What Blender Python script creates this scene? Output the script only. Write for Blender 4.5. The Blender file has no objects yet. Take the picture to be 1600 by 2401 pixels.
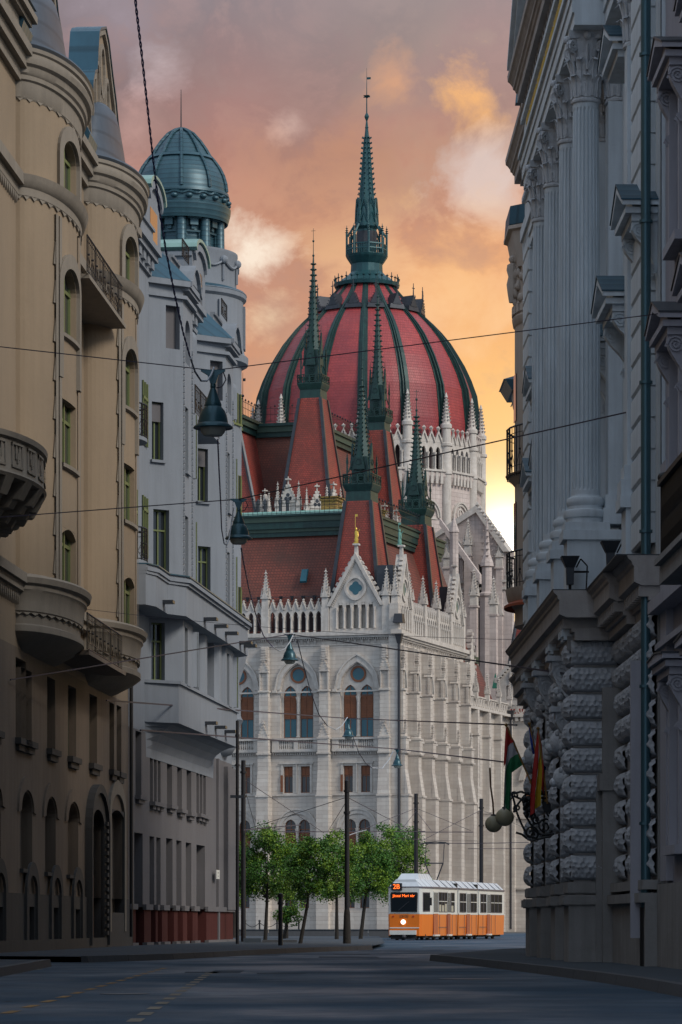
import bpy, math, random
from mathutils import Vector, Matrix
random.seed(7)
PI = math.pi
C = bpy.context.scene.collection
S = bpy.context.scene
# ------------------------------------------------------------------ camera
F, U0, V0, H = 8000.0, 800.0, 2165.0, 0.85       # focal length, principal point (photo pixels), eye height (m)
cd = bpy.data.cameras.new('camera'); cam = bpy.data.objects.new('camera', cd); C.objects.link(cam)
cam.location = (0, 0, H); cam.rotation_euler = (PI / 2, 0, 0)
cd.sensor_fit = 'VERTICAL'; cd.sensor_height = 36; cd.lens = 36 * F / 2401
cd.shift_y = (V0 - 1200.5) / 2401; cd.clip_start = 0.5; cd.clip_end = 6000
S.camera = cam
S.view_settings.view_transform = 'Standard'; S.view_settings.look = 'None'
S.view_settings.exposure = 0.0; S.view_settings.gamma = 1.0
# ------------------------------------------------------------------ sky and sun
SUN_EL, SUN_DIR = math.radians(36), Vector((0.79, -0.61, 0)).normalized()
sd = bpy.data.lights.new('sun', 'SUN'); sd.energy = 2.3; sd.angle = math.radians(18); sd.color = (1.0, 0.93, 0.84)
so = bpy.data.objects.new('sun', sd); C.objects.link(so)
sv = Vector((SUN_DIR.x * math.cos(SUN_EL), SUN_DIR.y * math.cos(SUN_EL), math.sin(SUN_EL)))
so.rotation_euler = sv.to_track_quat('Z', 'Y').to_euler(); so.location = (60, -60, 80)
W = bpy.data.worlds.new('World'); S.world = W; W.use_nodes = True
nt = W.node_tree; N = nt.nodes; L = nt.links; N.clear()
def wn(t, **k):
    n = N.new(t)
    for a, b in k.items(): setattr(n, a, b)
    return n
def wmath(op, a, b=None, c=None, clamp=False):
    n = wn('ShaderNodeMath', operation=op); n.use_clamp = clamp
    for i, x in enumerate((a, b, c)):
        if x is None: continue
        if isinstance(x, (int, float)): n.inputs[i].default_value = x
        else: L.new(x, n.inputs[i])
    return n.outputs[0]
def wmix(f, a, b, bt='MIX'):
    n = wn('ShaderNodeMix', data_type='RGBA', blend_type=bt)
    for i, x in ((0, f), (6, a), (7, b)):
        if isinstance(x, (int, float)): n.inputs[i].default_value = x
        elif isinstance(x, tuple): n.inputs[i].default_value = (*x, 1)
        else: L.new(x, n.inputs[i])
    return n.outputs[2]
def wramp(f, stops):
    n = wn('ShaderNodeValToRGB'); e = n.color_ramp.elements
    e[0].position, e[0].color = stops[0][0], (*stops[0][1], 1)
    e[1].position, e[1].color = stops[-1][0], (*stops[-1][1], 1)
    for p, c in stops[1:-1]:
        x = e.new(p); x.color = (*c, 1)
    L.new(f, n.inputs[0]); return n.outputs[0]
tc = wn('ShaderNodeTexCoord'); sx = wn('ShaderNodeSeparateXYZ'); L.new(tc.outputs['Generated'], sx.inputs[0])
dx, dy, dz = sx.outputs
el = wmath('MULTIPLY', dz, 2.0, clamp=True)                   # elevation, 0 at the horizon, 1 at 30 degrees
def noise(scale, detail, rough, dist, stretch):
    m = wn('ShaderNodeMapping'); m.inputs['Scale'].default_value = stretch; m.inputs['Rotation'].default_value = (0, 0.5, 0)
    L.new(tc.outputs['Generated'], m.inputs[0])
    n = wn('ShaderNodeTexNoise'); n.inputs['Scale'].default_value = scale; n.inputs['Detail'].default_value = detail
    n.inputs['Roughness'].default_value = rough; n.inputs['Distortion'].default_value = dist
    L.new(m.outputs[0], n.inputs['Vector']); return n.outputs['Fac']
n1 = noise(14, 9, .52, .15, (1, 1, 1.15)); n2 = noise(34, 12, .62, .25, (1, 1, 1.25)); n3 = noise(7, 5, .5, .1, (1, 1, 1.3))
ew = wmath('ADD', el, wmath('MULTIPLY', wmath('SUBTRACT', n1, .5), .30))
ew = wmath('ADD', ew, wmath('MULTIPLY', dx, -.55))            # the warm side lies to the right, towards the sun
front = wramp(ew, [(0.0, (1.0, .72, .30)), (.12, (1.0, .58, .19)), (.25, (.95, .45, .15)), (.33, (.78, .32, .145)),
                   (.40, (.50, .205, .15)), (.47, (.27, .135, .14)), (.54, (.17, .10, .115)), (1.0, (.19, .18, .25))])
lit = wramp(wmath('ADD', wmath('MULTIPLY', n2, .55), wmath('MULTIPLY', n3, .45)), [(.51, (0, 0, 0)), (.62, (1, 1, 1))])
front = wmix(wmath('MULTIPLY', lit, .38), front, (.92, .56, .40))
def blob(u, v, r, hard=.5):                                     # a cloud bank standing where the photo shows one, edges torn by noise
    q = wn('ShaderNodeVectorMath', operation='DISTANCE'); L.new(tc.outputs['Generated'], q.inputs[0])
    q.inputs[1].default_value = Vector(((u - U0) / F, 1, (V0 - v) / F)).normalized()
    f_ = wmath('SUBTRACT', 1.0, wmath('DIVIDE', q.outputs['Value'], r / F))
    f_ = wmath('ADD', f_, wmath('MULTIPLY', wmath('SUBTRACT', n2, .5), 3.6)); return wmath('MULTIPLY', f_, hard * 2, clamp=True)
for u_, v_, r_, col_, k_ in ((900, 20, 420, (.15, .095, .11), .75), (560, 260, 240, (.42, .175, .165), .5), (760, 470, 200, (.56, .24, .14), .5), (700, 60, 160, (.26, .15, .16), .5), (820, 330, 130, (.46, .19, .13), .5), (300, 60, 150, (.30, .22, .27), .6), (1095, 200, 110, (1.0, .46, .12), .95),
                             (930, 190, 80, (.80, .34, .14), .6), (1130, 420, 110, (.72, .60, .60), .75), (600, 610, 90, (.95, .82, .70), .95), (380, 150, 90, (.62, .48, .50), .5), (690, 290, 60, (.80, .56, .50), .5),
                             (640, 740, 90, (.95, .78, .55), .6), (1080, 640, 150, (.98, .56, .26), .5), (330, 300, 90, (.66, .38, .35), .5), (860, 640, 160, (.92, .52, .26), .4)):
    front = wmix(wmath('MULTIPLY', blob(u_, v_, r_), k_), front, col_)
dk = wramp(n2, [(.36, (1, 1, 1)), (.5, (0, 0, 0))])
front = wmix(wmath('MULTIPLY', dk, .45), front, (.38, .20, .19))
back = wramp(wmath('ADD', wmath('MULTIPLY', n3, .6), wmath('MULTIPLY', n1, .4)), [(.38, (.40, .56, .78)), (.62, (.84, .93, 1.08))])
up = wmath('MULTIPLY', wmath('SUBTRACT', dz, .22), 3.2, clamp=True)
rear = wmath('MULTIPLY', wmath('SUBTRACT', .45, dy), 2.0, clamp=True)
sky = wmix(wmath('MAXIMUM', up, rear), front, back)
vm = wn('ShaderNodeVectorMath', operation='DISTANCE'); L.new(tc.outputs['Generated'], vm.inputs[0])
vm.inputs[1].default_value = Vector((390 / F, 1, 885 / F)).normalized()
g1 = wmath('POWER', 2.718, wmath('MULTIPLY', vm.outputs['Value'], -150.0))
g2 = wmath('POWER', 2.718, wmath('MULTIPLY', vm.outputs['Value'], -30.0))
sky = wmix(g2, sky, (1.0, .72, .28)); sky = wmix(g1, sky, (6, 5.4, 4.2))
ns = wn('ShaderNodeTexSky'); ns.sky_type = 'NISHITA'; ns.sun_disc = False
ns.sun_elevation = math.radians(8); ns.sun_rotation = math.radians(3)
b1 = wn('ShaderNodeBackground'); L.new(ns.outputs[0], b1.inputs[0]); b1.inputs[1].default_value = .05
b2 = wn('ShaderNodeBackground'); L.new(sky, b2.inputs[0]); b2.inputs[1].default_value = 1.0
ms = wn('ShaderNodeMixShader'); ms.inputs[0].default_value = .93; L.new(b1.outputs[0], ms.inputs[1]); L.new(b2.outputs[0], ms.inputs[2])
wo = wn('ShaderNodeOutputWorld'); L.new(ms.outputs[0], wo.inputs[0])
# ------------------------------------------------------------------ materials
M = {}
def mat(name, col, rough=.8, metal=0.0, var=None, vscale=1.0, vamt=.5, streak=0.0, brick=None, bump=0.0, bscale=8.0,
        emit=None, spec=.5, trans=0.0, rvar=None, seams=None, wave=None, alpha=None, voro=None):
    """plain procedural material: base colour, patchy variation, rain streaks, courses, fine relief"""
    m = bpy.data.materials.new(name); m.use_nodes = True; t = m.node_tree; n = t.nodes; l = t.links
    b = n['Principled BSDF']; b.inputs['Roughness'].default_value = rough; b.inputs['Metallic'].default_value = metal
    b.inputs['Specular IOR Level'].default_value = spec
    tcn = n.new('ShaderNodeTexCoord'); base = None
    def mx(f, a, bb, bt='MIX'):
        q = n.new('ShaderNodeMix'); q.data_type = 'RGBA'; q.blend_type = bt
        for i, x in ((0, f), (6, a), (7, bb)):
            if isinstance(x, (int, float)): q.inputs[i].default_value = x
            elif isinstance(x, tuple): q.inputs[i].default_value = (*x, 1)
            else: l.new(x, q.inputs[i])
        return q.outputs[2]
    def nz(scale, st=(1, 1, 1), det=5, rr=.6):
        mp = n.new('ShaderNodeMapping'); mp.inputs['Scale'].default_value = st; l.new(tcn.outputs['Object'], mp.inputs[0])
        q = n.new('ShaderNodeTexNoise'); q.inputs['Scale'].default_value = scale; q.inputs['Detail'].default_value = det
        q.inputs['Roughness'].default_value = rr; l.new(mp.outputs[0], q.inputs['Vector']); return q.outputs['Fac']
    def rmp(f, a, bb):
        q = n.new('ShaderNodeMapRange'); q.inputs[1].default_value = a; q.inputs[2].default_value = bb; l.new(f, q.inputs[0]); return q.outputs[0]
    base = col; height = []
    if brick:
        bw, bh, mort, c2, cm = brick
        sp = n.new('ShaderNodeSeparateXYZ'); l.new(tcn.outputs['Object'], sp.inputs[0])
        ad = n.new('ShaderNodeMath'); ad.operation = 'ADD'; l.new(sp.outputs[0], ad.inputs[0]); l.new(sp.outputs[1], ad.inputs[1])
        cb = n.new('ShaderNodeCombineXYZ'); l.new(ad.outputs[0], cb.inputs[0]); l.new(sp.outputs[2], cb.inputs[1])
        q = n.new('ShaderNodeTexBrick'); q.inputs['Scale'].default_value = 1.0; q.inputs['Brick Width'].default_value = bw
        q.inputs['Row Height'].default_value = bh; q.inputs['Mortar Size'].default_value = mort; q.inputs['Mortar Smooth'].default_value = .3
        q.inputs['Color1'].default_value = (*col, 1); q.inputs['Color2'].default_value = (*c2, 1); q.inputs['Mortar'].default_value = (*cm, 1)
        l.new(cb.outputs[0], q.inputs['Vector']); base = q.outputs['Color']; height.append((q.outputs['Fac'], -.6))
    if var:
        base = mx(rmp(nz(vscale), .5 - .5 * (1 - vamt), .5 + .5 * (1 - vamt) + .02), base, var) if not brick else \
            mx(mxf(n, l, rmp(nz(vscale), .35, .7), vamt), base, var)
    if streak:
        base = mx(mxf(n, l, rmp(nz(1.3, (3.0, 3.0, .22), 6), .42, .72), streak), base, tuple(c * .45 for c in col))
        base = mx(mxf(n, l, rmp(nz(.35, (1, 1, 1), 6), .45, .8), streak * .6), base, tuple(c * .6 for c in col))
    if seams:
        q = n.new('ShaderNodeTexWave'); q.wave_type = 'BANDS'; q.bands_direction = seams[0]; q.inputs['Scale'].default_value = seams[1]
        l.new(tcn.outputs['Object'], q.inputs['Vector'])
        base = mx(mxf(n, l, rmp(q.outputs['Fac'], .86, .98), .6), base, tuple(c * .35 for c in col)); height.append((q.outputs['Fac'], .10))
    if voro:
        q = n.new('ShaderNodeTexVoronoi'); q.inputs['Scale'].default_value = voro; l.new(tcn.outputs['Object'], q.inputs['Vector'])
        height.append((q.outputs['Distance'], 1.0))
    if isinstance(base, tuple): b.inputs['Base Color'].default_value = (*base, 1)
    else: l.new(base, b.inputs['Base Color'])
    if bump: height.append((nz(bscale, (1, 1, 1), 8, .65), bump))
    if height:
        acc = None
        for hsrc, amt in height:
            q = n.new('ShaderNodeMath'); q.operation = 'MULTIPLY'; q.inputs[1].default_value = amt; l.new(hsrc, q.inputs[0])
            if acc is None: acc = q.outputs[0]
            else:
                a2 = n.new('ShaderNodeMath'); a2.operation = 'ADD'; l.new(acc, a2.inputs[0]); l.new(q.outputs[0], a2.inputs[1]); acc = a2.outputs[0]
        bp = n.new('ShaderNodeBump'); bp.inputs['Strength'].default_value = .8; bp.inputs['Distance'].default_value = .05
        l.new(acc, bp.inputs['Height']); l.new(bp.outputs[0], b.inputs['Normal'])
    if rvar:
        q = n.new('ShaderNodeMapRange'); q.inputs[1].default_value = .38; q.inputs[2].default_value = .62; q.inputs[3].default_value, q.inputs[4].default_value = rvar
        l.new(nz(.22, (1, .6, 1), 6), q.inputs[0]); l.new(q.outputs[0], b.inputs['Roughness'])
    if emit: b.inputs['Emission Color'].default_value = (*emit[0], 1); b.inputs['Emission Strength'].default_value = emit[1]
    if trans: b.inputs['Transmission Weight'].default_value = trans
    M[name] = m; return m
def mxf(n, l, f, k):
    q = n.new('ShaderNodeMath'); q.operation = 'MULTIPLY'; q.inputs[1].default_value = k; q.use_clamp = True; l.new(f, q.inputs[0]); return q.outputs[0]
mat('limestone', (.60, .545, .48), .85, brick=(1.35, .36, .007, (.50, .44, .385), (.38, .335, .29)), var=(.42, .36, .30), vscale=.7, vamt=.45, streak=.25, bump=.25, bscale=3)
mat('carved_stone', (.64, .59, .53), .85, var=(.40, .35, .30), vscale=2.2, vamt=.4, streak=.45, bump=.4, bscale=6)
mat('drum_stone', (.62, .53, .48), .85, brick=(1.4, .5, .010, (.52, .44, .40), (.40, .33, .30)), var=(.38, .30, .27), vscale=.4, vamt=.6, streak=.5, bump=.25)
mat('red_tile', (.38, .055, .032), .62, brick=(.26, .20, .022, (.25, .036, .024), (.10, .018, .015)), var=(.13, .032, .02), vscale=.35, vamt=.75, streak=.25)
mat('brown_tile', (.25, .06, .035), .7, brick=(.30, .26, .03, (.17, .042, .026), (.07, .018, .013)), var=(.075, .032, .022), vscale=.3, vamt=.9, streak=.4)
mat('dome_tile', (.42, .055, .050), .5, brick=(.42, .34, .022, (.33, .040, .038), (.20, .026, .028)), var=(.19, .028, .036), vscale=.22, vamt=.8, streak=.45)
mat('cornice_green', (.045, .085, .058), .6, .1, var=(.03, .05, .038), vscale=.8, vamt=.3, streak=.5)
mat('dark_copper', (.007, .022, .022), .5, .2, var=(.018, .070, .058), vscale=1.6, vamt=.3, streak=.4, bump=.4)
mat('spire_copper', (.010, .048, .058), .45, .3, var=(.022, .095, .10), vscale=1.3, vamt=.3, streak=.3, bump=.4)
mat('verdigris', (.20, .42, .34), .6, .1, var=(.10, .23, .18), vscale=.8, vamt=.3, streak=.4, seams=('X', .35))
mat('lead_black', (.018, .022, .028), .45, .3, var=(.05, .055, .065), vscale=1.5, vamt=.3)
mat('shutter_brown', (.26, .085, .028), .6, var=(.15, .05, .02), vscale=2, vamt=.4, seams=('Z', 2.3))
mat('frame_brown', (.20, .07, .028), .6)
mat('teal_glass', (.010, .075, .105), .2, .0, var=(.02, .11, .14), vscale=.9, vamt=.3, spec=.45)
mat('dark_glass', (.012, .016, .020), .10, spec=.45, var=(.03, .035, .04), vscale=.7, vamt=.3)
mat('gallery_shade', (.045, .030, .035), .9)  # near-black tone: shade inside the open galleries put into the colour
mat('gilt', (.62, .42, .08), .35, .7)
mat('yellow_brick', (.42, .26, .06), .8, brick=(.5, .16, .03, (.30, .17, .04), (.12, .07, .03)), streak=.3)
mat('wrought_iron', (.010, .011, .013), .5, .3)
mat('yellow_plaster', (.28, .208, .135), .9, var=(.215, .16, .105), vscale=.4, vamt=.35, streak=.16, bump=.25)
mat('cream_trim', (.245, .21, .165), .85, var=(.17, .145, .115), vscale=.8, vamt=.3, streak=.35, bump=.2)
mat('shaded_plaster', (.19, .142, .102), .9, var=(.13, .10, .075), vscale=.5, vamt=.4, streak=.5, bump=.2)  # darker copy of the yellow plaster, the street's shade put into the colour
mat('plinth_grey', (.062, .057, .052), .9, var=(.042, .039, .036), vscale=.7, vamt=.3, streak=.4, bump=.3)
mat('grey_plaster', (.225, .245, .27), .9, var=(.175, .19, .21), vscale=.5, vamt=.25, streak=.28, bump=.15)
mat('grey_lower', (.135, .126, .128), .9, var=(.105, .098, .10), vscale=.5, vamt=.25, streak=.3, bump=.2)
mat('red_marble', (.085, .029, .025), .95, spec=.1, var=(.07, .02, .018), vscale=1.2, vamt=.3, streak=.3)
mat('blue_zinc', (.030, .095, .135), .45, .3, var=(.02, .06, .09), vscale=.8, vamt=.3, streak=.3, seams=('X', .8))
mat('grey_zinc', (.075, .092, .112), .5, .3, var=(.045, .055, .07), vscale=.8, vamt=.3, streak=.4, seams=('Z', .55))
mat('dome_copper', (.028, .072, .095), .42, .3, var=(.045, .11, .13), vscale=.8, vamt=.3, streak=.3, seams=('Z', 1.6))
mat('pale_zinc', (.21, .34, .30), .5, .2, streak=.3)
mat('old_tile', (.085, .058, .045), .85, brick=(.28, .22, .05, (.05, .035, .03), (.015, .012, .01)), var=(.045, .035, .03), vscale=1, vamt=.6)
mat('green_frame', (.115, .14, .045), .6)
mat('dark_green_frame', (.035, .05, .022), .6)
mat('stone_white', (.68, .75, .80), .8, var=(.50, .55, .585), vscale=.8, vamt=.35, streak=.5, bump=.2)
mat('stone_carved', (.64, .67, .70), .85, var=(.40, .41, .43), vscale=2.2, vamt=.3, streak=.4, bump=.6, bscale=14)
mat('rustic_stone', (.50, .52, .55), .9, var=(.30, .31, .33), vscale=1.6, vamt=.3, streak=.3, bump=.5, bscale=18)
mat('rustic_plain', (.31, .30, .29), .9, var=(.19, .18, .17), vscale=1.1, vamt=.3, streak=.5, bump=.3)
mat('cornice_under', (.46, .43, .41), .9, var=(.28, .25, .23), vscale=1.2, vamt=.3, streak=.4, bump=.4)
mat('mauve_plaster', (.34, .335, .38), .9, var=(.26, .255, .29), vscale=.6, vamt=.25, streak=.25, bump=.15)
mat('mauve_trim', (.36, .355, .395), .85, streak=.3, bump=.2)
mat('oriel_beige', (.46, .395, .34), .9, var=(.38, .32, .27), vscale=.6, vamt=.25, streak=.35, bump=.2)
mat('drain_zinc', (.06, .13, .16), .4, .5, streak=.3)
mat('asphalt', (.040, .084, .130), .6, var=(.012, .023, .036), vscale=.42, vamt=.25, bump=.22, bscale=38, spec=.16, rvar=(.42, .85))
mat('asphalt_patch', (.028, .050, .072), .75, var=(.02, .034, .05), vscale=.8, vamt=.4, bump=.2, bscale=40, spec=.1)
mat('pavement', (.060, .078, .095), .9, spec=.15, var=(.05, .056, .064), vscale=.35, vamt=.35, bump=.25, bscale=20)
mat('kerb_stone', (.060, .062, .066), .8, bump=.3, bscale=9, streak=.3)
mat('paint_old', (.40, .24, .10), .9, spec=.1, var=(.12, .09, .06), vscale=3, vamt=.45)
mat('paint_pale', (.32, .27, .20), .9, spec=.1, var=(.12, .11, .10), vscale=3, vamt=.45)
mat('rail_steel', (.16, .17, .18), .35, .8)
mat('lamp_paint', (.018, .075, .095), .32, .3, var=(.012, .05, .065), vscale=4, vamt=.3)
mat('lamp_glass', (.42, .42, .36), .35, var=(.25, .25, .2), vscale=6, vamt=.3)
mat('pole_black', (.006, .006, .009), .5, .1, var=(.012, .010, .011), vscale=1.5, vamt=.3)
mat('cable', (.035, .028, .045), .7)
mat('cable_violet', (.06, .05, .20), .6)
mat('cable_lilac', (.20, .19, .34), .6)
mat('cable_white', (.38, .40, .42), .6)
mat('tram_orange', (.74, .175, .012), .32, var=(.62, .15, .015), vscale=.9, vamt=.3, streak=.12)
mat('tram_white', (.60, .60, .56), .4, streak=.15)
mat('tram_roof', (.50, .54, .57), .5, streak=.2, seams=('X', .55))
mat('tram_seam', (.10, .09, .11), .5)
mat('rubber', (.012, .012, .013), .8)
mat('tram_door', (.60, .14, .02), .4)
mat('led', (.5, .06, .01), .5, emit=((1.0, .16, .02), 2.2))
mat('headlight', (1, .95, .85), .3, emit=((1.0, .93, .80), 3.0))
mat('steel_dark', (.05, .05, .055), .5, .5)
mat('bark', (.022, .018, .014), .95, bump=.8, bscale=10)
mat('tram_glass', (.008, .012, .016), .5, spec=.05)
mat('leaf', (.055, .165, .010), .6, var=(.025, .085, .008), vscale=1.2, vamt=.35)
mat('leaf_light', (.17, .27, .010), .6, var=(.10, .19, .010), vscale=1.2, vamt=.35)
mat('flag_red', (.33, .018, .014), .8); mat('flag_white', (.34, .34, .36), .8); mat('flag_green', (.010, .12, .045), .8)
mat('flag_yellow', (.45, .30, .012), .8); mat('flag_blue', (.010, .035, .22), .8)
mat('globe', (.36, .32, .20), .5, var=(.27, .25, .17), vscale=3, vamt=.3)
mat('wood_pole', (.22, .12, .03), .6)
mat('brown_rod', (.12, .06, .03), .6)
mat('door_dark', (.010, .009, .009), .6)
mat('patina_green', (.02, .15, .10), .6)
mat('awning', (.30, .07, .03), .8)
mat('far_ground', (.09, .09, .09), .9)
# ------------------------------------------------------------------ geometry helpers
class MB:
    def __init__(s): s.v, s.f = [], []
    def add(s, vs, fs):
        o = len(s.v); s.v.extend([tuple(x) for x in vs]); s.f.extend([tuple(i + o for i in f) for f in fs]); return s
    def poly(s, pts): return s.add(pts, [tuple(range(len(pts)))])
    def box(s, x0, x1, y0, y1, z0, z1):
        return s.add([(x0, y0, z0), (x1, y0, z0), (x1, y1, z0), (x0, y1, z0), (x0, y0, z1), (x1, y0, z1), (x1, y1, z1), (x0, y1, z1)],
                     [(0, 3, 2, 1), (4, 5, 6, 7), (0, 1, 5, 4), (1, 2, 6, 5), (2, 3, 7, 6), (3, 0, 4, 7)])
    def hexa(s, b, t):
        """solid between two polygons with the same number of points"""
        n = len(b); return s.add(list(b) + list(t), [tuple(range(n))[::-1], tuple(range(n, 2 * n))] + [(i, (i + 1) % n, n + (i + 1) % n, n + i) for i in range(n)])
    def frus(s, cx, cy, z0, w0, z1, w1, d0=None, d1=None):
        d0 = w0 if d0 is None else d0; d1 = w1 if d1 is None else d1
        f = lambda w, d, z: [(cx - w / 2, cy - d / 2, z), (cx + w / 2, cy - d / 2, z), (cx + w / 2, cy + d / 2, z), (cx - w / 2, cy + d / 2, z)]
        return s.hexa(f(w0, d0, z0), f(w1, d1, z1))
    def rod(s, p, q, r, r2=None, n=6):
        p, q = Vector(p), Vector(q); d = q - p
        if d.length < 1e-6: return s
        d.normalize(); a = d.orthogonal().normalized(); b = d.cross(a); r2 = r if r2 is None else r2
        P = [p + (a * math.cos(2 * PI * i / n) + b * math.sin(2 * PI * i / n)) * r for i in range(n)]
        Q = [q + (a * math.cos(2 * PI * i / n) + b * math.sin(2 * PI * i / n)) * r2 for i in range(n)]
        return s.hexa(P, Q)
    def tube(s, pts, r, n=5):
        for a, b in zip(pts[:-1], pts[1:]): s.rod(a, b, r, n=n)
        return s
    def lathe(s, prof, cx=0, cy=0, n=16, a0=0.0, a1=2 * PI, sy=1.0, rot=0.0):
        full = abs(a1 - a0 - 2 * PI) < 1e-6; m = n if full else n + 1; vs = []
        for r, z in prof:
            for i in range(m):
                a = a0 + (a1 - a0) * i / n + rot; vs.append((cx + r * math.cos(a), cy + r * sy * math.sin(a), z))
        fs = []
        for j in range(len(prof) - 1):
            for i in range(n):
                k = (i + 1) % m if full else i + 1
                fs.append((j * m + i, j * m + k, (j + 1) * m + k, (j + 1) * m + i))
        if full:
            if prof[0][0] > 1e-4: fs.append(tuple(range(m))[::-1])
            if prof[-1][0] > 1e-4: fs.append(tuple(range((len(prof) - 1) * m, len(prof) * m)))
        return s.add(vs, fs)
    def ball(s, c, r, n=10, sz=1.0):
        return s.lathe([(max(r * math.sin(PI * k / 8), 1e-5), c[2] - r * sz * math.cos(PI * k / 8)) for k in range(9)], c[0], c[1], n)
def mesh(name, mb, m, smooth=False):
    me = bpy.data.meshes.new(name); me.from_pydata(mb.v, [], mb.f); me.materials.append(M[m]) if isinstance(m, str) else [me.materials.append(M[x]) for x in m]
    if smooth:
        me.polygons.foreach_set('use_smooth', [True] * len(me.polygons)); me.set_sharp_from_angle(angle=math.radians(40))
    me.update(); return me
def P(name, mb, m, parent=None, smooth=False, loc=None, rz=0.0, sc=None, label=None, kind=None):
    """one part: a mesh object of its own under its thing"""
    me = mb if isinstance(mb, bpy.types.Mesh) else mesh(name, mb, m, smooth)
    o = bpy.data.objects.new(name, me); C.objects.link(o)
    if parent: o.parent = parent
    if loc is not None: o.location = loc
    if rz: o.rotation_euler = (0, 0, rz)
    if sc is not None: o.scale = sc
    if label: o['label'] = label
    if kind: o['kind'] = kind
    return o
def thing(name, label, cat, loc=(0, 0, 0), rz=0.0, group=None):
    o = bpy.data.objects.new(name, None); C.objects.link(o); o.location = loc; o.rotation_euler = (0, 0, rz)
    o.empty_display_size = .5; o['label'] = label; o['category'] = cat
    if group: o['group'] = group
    return o
def tag(o, label, cat, group=None):
    o['label'] = label; o['category'] = cat
    if group: o['group'] = group
    return o
def struct(name, mb, m, parent=None):
    o = P(name, mb, m, parent)
    if parent is None: o['kind'] = 'structure'
    return o
def px(u, v, Y):                                              # the point at depth Y that the photo shows at (u, v)
    return Vector(((u - U0) * Y / F, Y, H + (V0 - v) * Y / F))
class Fr:
    """a wall's own frame: origin on the ground, x along the wall, z up; side = sign of y that points outwards"""
    def __init__(s, ox, oy, dirx, diry, side):
        s.o = Vector((ox, oy, 0)); s.ex = Vector((dirx, diry, 0)).normalized(); s.ey = Vector((-s.ex.y, s.ex.x, 0)); s.side = side
        s.rz = math.atan2(s.ex.y, s.ex.x)
    def m(s, a, z, d=0.0): return (a, d * s.side, z)          # along, height, distance in front of the wall
    def hit(s, u, v, d=0.0):
        """where the photo's pixel meets the plane d in front of the wall: (along, height)"""
        n = s.ey * s.side; r = Vector(((u - U0) / F, 1, (V0 - v) / F)); c = Vector((0, 0, H))
        t = (d - (c - s.o).dot(n)) / r.dot(n); p = c + r * t
        return (p - s.o).dot(s.ex), p.z
def arch_pts(s0, s1, zs, z1, kind, n=7):
    w = s1 - s0; out = []
    for i in range(2 * n + 1):
        t = i / n - 1.0
        if kind == 'round': x = math.sin(t * PI / 2); z = math.cos(t * PI / 2)
        elif kind == 'seg': x = t; z = 1 - t * t
        else: x = t; z = math.sqrt(max(0, 1 - ((abs(1 - abs(t)) * .5 - 1) ** 2 - 0.25) / .75 - .0)) if False else math.sqrt(max(0.0, 1.0 - ((1 + abs(t)) / 2) ** 2)) / .8660254
        out.append(((s0 + s1) / 2 + x * w / 2, zs + z * (z1 - zs)))
    return out
def outline(h):
    s0, s1, z0, z1 = h[:4]; k = h[4] if len(h) > 4 else None
    if not k: return [(s0, z0), (s0, z1), (s1, z1), (s1, z0)]
    zs = h[5]; return [(s0, z0)] + arch_pts(s0, s1, zs, z1, k) + [(s1, z0)]
def wall(mb, f, s0, s1, z0, z1, holes, depth=.25, d=0.0, step=None):
    """flat or bent wall with real openings and reveals. hole = (s0, s1, z0, z1[, kind, spring])"""
    hs = [h for h in holes if h[1] > s0 and h[0] < s1]
    S_ = {s0, s1}; Z_ = {z0, z1}
    for h in hs: S_ |= {max(s0, h[0]), min(s1, h[1])}; Z_ |= {h[2], h[3]}
    if step:
        k = int((s1 - s0) / step) + 1
        for i in range(1, k): S_.add(s0 + (s1 - s0) * i / k)
    S_ = sorted(S_); Z_ = sorted(z for z in Z_ if z0 <= z <= z1)
    for a, b in zip(S_[:-1], S_[1:]):
        if b - a < 1e-5: continue
        for c, e in zip(Z_[:-1], Z_[1:]):
            if e - c < 1e-5: continue
            ms, mz = (a + b) / 2, (c + e) / 2
            if any(h[0] < ms < h[1] and h[2] < mz < h[3] for h in hs): continue
            mb.poly([f(a, c, d), f(b, c, d), f(b, e, d), f(a, e, d)])
    for h in hs:
        pts = outline(h)
        if len(h) > 4 and h[4]:
            arc = pts[1:-1]; mid = len(arc) // 2
            for (a, b) in zip(arc[:mid], arc[1:mid + 1]): mb.poly([f(h[0], h[3], d), f(*a, d), f(*b, d)])
            for (a, b) in zip(arc[mid:-1], arc[mid + 1:]): mb.poly([f(h[1], h[3], d), f(*a, d), f(*b, d)])
        for a, b in zip(pts, pts[1:] + pts[:1]): mb.poly([f(*a, d), f(*b, d), f(*b, d - depth), f(*a, d - depth)])
    return mb
def slab(mb, f, pts, d0, d1):
    """outline polygon in wall coordinates thickened from d0 to d1"""
    return mb.hexa([f(a, z, d0) for a, z in pts], [f(a, z, d1) for a, z in pts])
def bar(mb, f, s0, s1, z0, z1, d0, d1): return slab(mb, f, [(s0, z0), (s1, z0), (s1, z1), (s0, z1)], d0, d1)
def fan(mb, f, pts, d):
    return mb.poly([f(a, z, d) for a, z in pts])
def band(mb, f, inner, outer, d0, d1):
    """moulding between two point rows, standing from d0 to d1"""
    for i in range(len(inner) - 1):
        q = [inner[i], inner[i + 1], outer[i + 1], outer[i]]; mb.hexa([f(*p, d0) for p in q], [f(*p, d1) for p in q])
    return mb
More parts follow.
